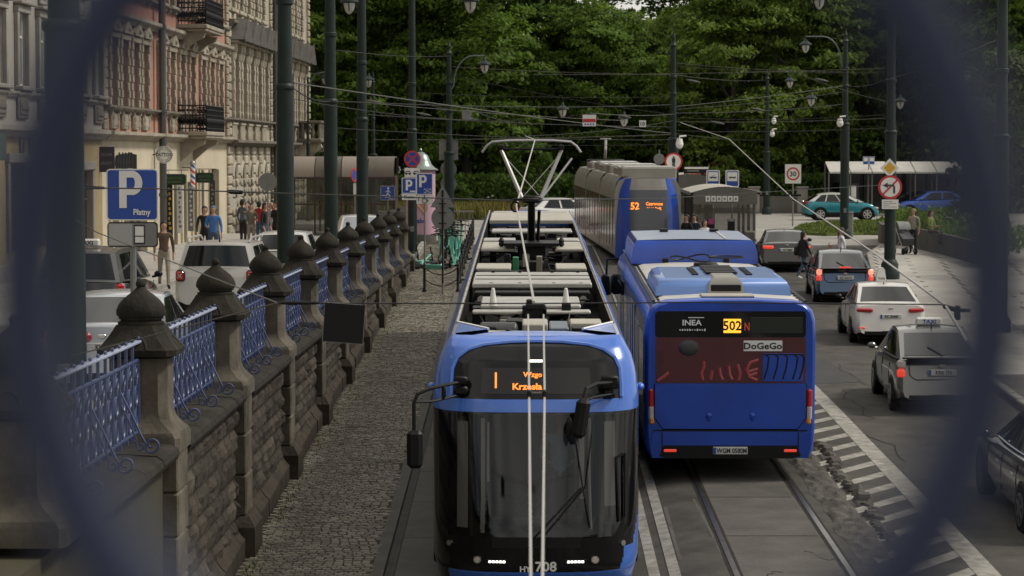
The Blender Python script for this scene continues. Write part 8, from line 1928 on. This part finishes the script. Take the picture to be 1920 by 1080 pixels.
for i in range(5200):
    f = r.random(); k = min(5, int(f * 5)) + 2; A, B = PW[min(k, 6)], PW[min(k + 1, 7)]; g = r.random(); q = Vector((A.x + (B.x - A.x) * g + r.uniform(.3, 2.6), A.y + (B.y - A.y) * g + r.uniform(.3, 3.0), 0)); q.z = zr(q.x, q.y) + .5 + 1.1 * r.random() * (.5 + .5 * math.sin(q.x * 2.2) ** 2)
    nrm = Vector((r.gauss(0, .6), r.gauss(0, .6) - .3, .6 + r.gauss(0, .4))).normalized(); t1 = nrm.cross(Vector((r.uniform(-1, 1), r.uniform(-1, 1), .1))).normalized(); t2 = nrm.cross(t1); l = .1 * r.uniform(.6, 1.4)
    pl.add([tuple(q - t1 * l), tuple(q + t2 * l * .5), tuple(q + t1 * l), tuple(q - t2 * l * .5)], [(0, 1, 2, 3)])
obj('planter_shrubs', pl, 'leaf_mid', kind='stuff')
# warm brick building seen between the trunks
t = thing('park_building', 'orange brown building glimpsed between the trunks right of the no pedestrians sign', 'building', (put(1275, 182), 180, -3.5)); m = MB(); m.box((0, 0, 2.2), (9, 6, 4.4), 0, .05); obj('walls', m, [mat('ochre_far', (.3, .17, .09), .8)], t); m = MB(); m.prism([(-4.8, 4.4), (4.8, 4.4), (0, 6.2)], -3.3, 3.3); obj('roof', m, ['brown_roof'], t)

# ---------------------------------------------------------------- the footbridge railing right in front of the lens
fb = thing('footbridge_railing', 'dark blue iron ring of the footbridge railing, out of focus, framing the view', 'railing', (0, .45, 0))
c0 = at(953, 540, .45) - Vector((0, .45, 0))
m = MB(); n = 96
m.tube([(c0.x + .0900 * math.cos(2 * PI * i / n), 0.0, c0.z + .0912 * math.sin(2 * PI * i / n)) for i in range(n)], 0.0086, 14, closed=True); obj('ring', m, ['blue_rail_near'], fb)
for s in (-1, 1):
    m = MB(); m.cyl((c0.x + s * .135, 0, c0.z - .62), (c0.x + s * .135, 0, c0.z + .16), .0085, None, 12); obj('upright', m, ['blue_rail_near'], fb)
m = MB(); m.box((c0.x, 0, c0.z + .17), (1.6, .05, .03), 0, .01); obj('top_rail', m, ['blue_rail_near'], fb)
m = MB(); m.box((c0.x, 0, c0.z - .115), (1.6, .016, .014), 0, .004); obj('middle_rail', m, ['blue_rail_near'], fb)

# the footbridge the picture is taken from: deck, edge beam and the house front that runs on behind it
t = thing('footbridge', 'footbridge deck on which the camera stands, below and behind the lens', 'bridge', (0, 0, 0)); m = MB(); m.box((0, -1.75, -1.95), (44, 4.4, .5), 0, .03); obj('deck', m, ['concrete'], t)
m = MB(); m.box((0, .5, -1.62), (44, .1, .14), 0, .01); obj('edge_strip', m, ['blue_rail_near'], t)
y0, L, H = 6.0, 37.5, 17.0
BD = building('side_house', 'plain grey house left of the picture behind the nearest pole', y0, L)
us = [2 + 3.0 * k for k in range(12)]
ops = [(u - .55, u + .55, z, z + 2.0) for u in us for z in (1.0, 5.3, 9.5, 13.2)]
obj('front_wall', front_wall(ops, 0, L, 0, H), ['plaster_a'], BD); carcass(BD, L, H, 'plaster_a')
for u in us:
    for z in (1.0, 5.3, 9.5, 13.2): window(BD, u, z, 1.1, 2.0)
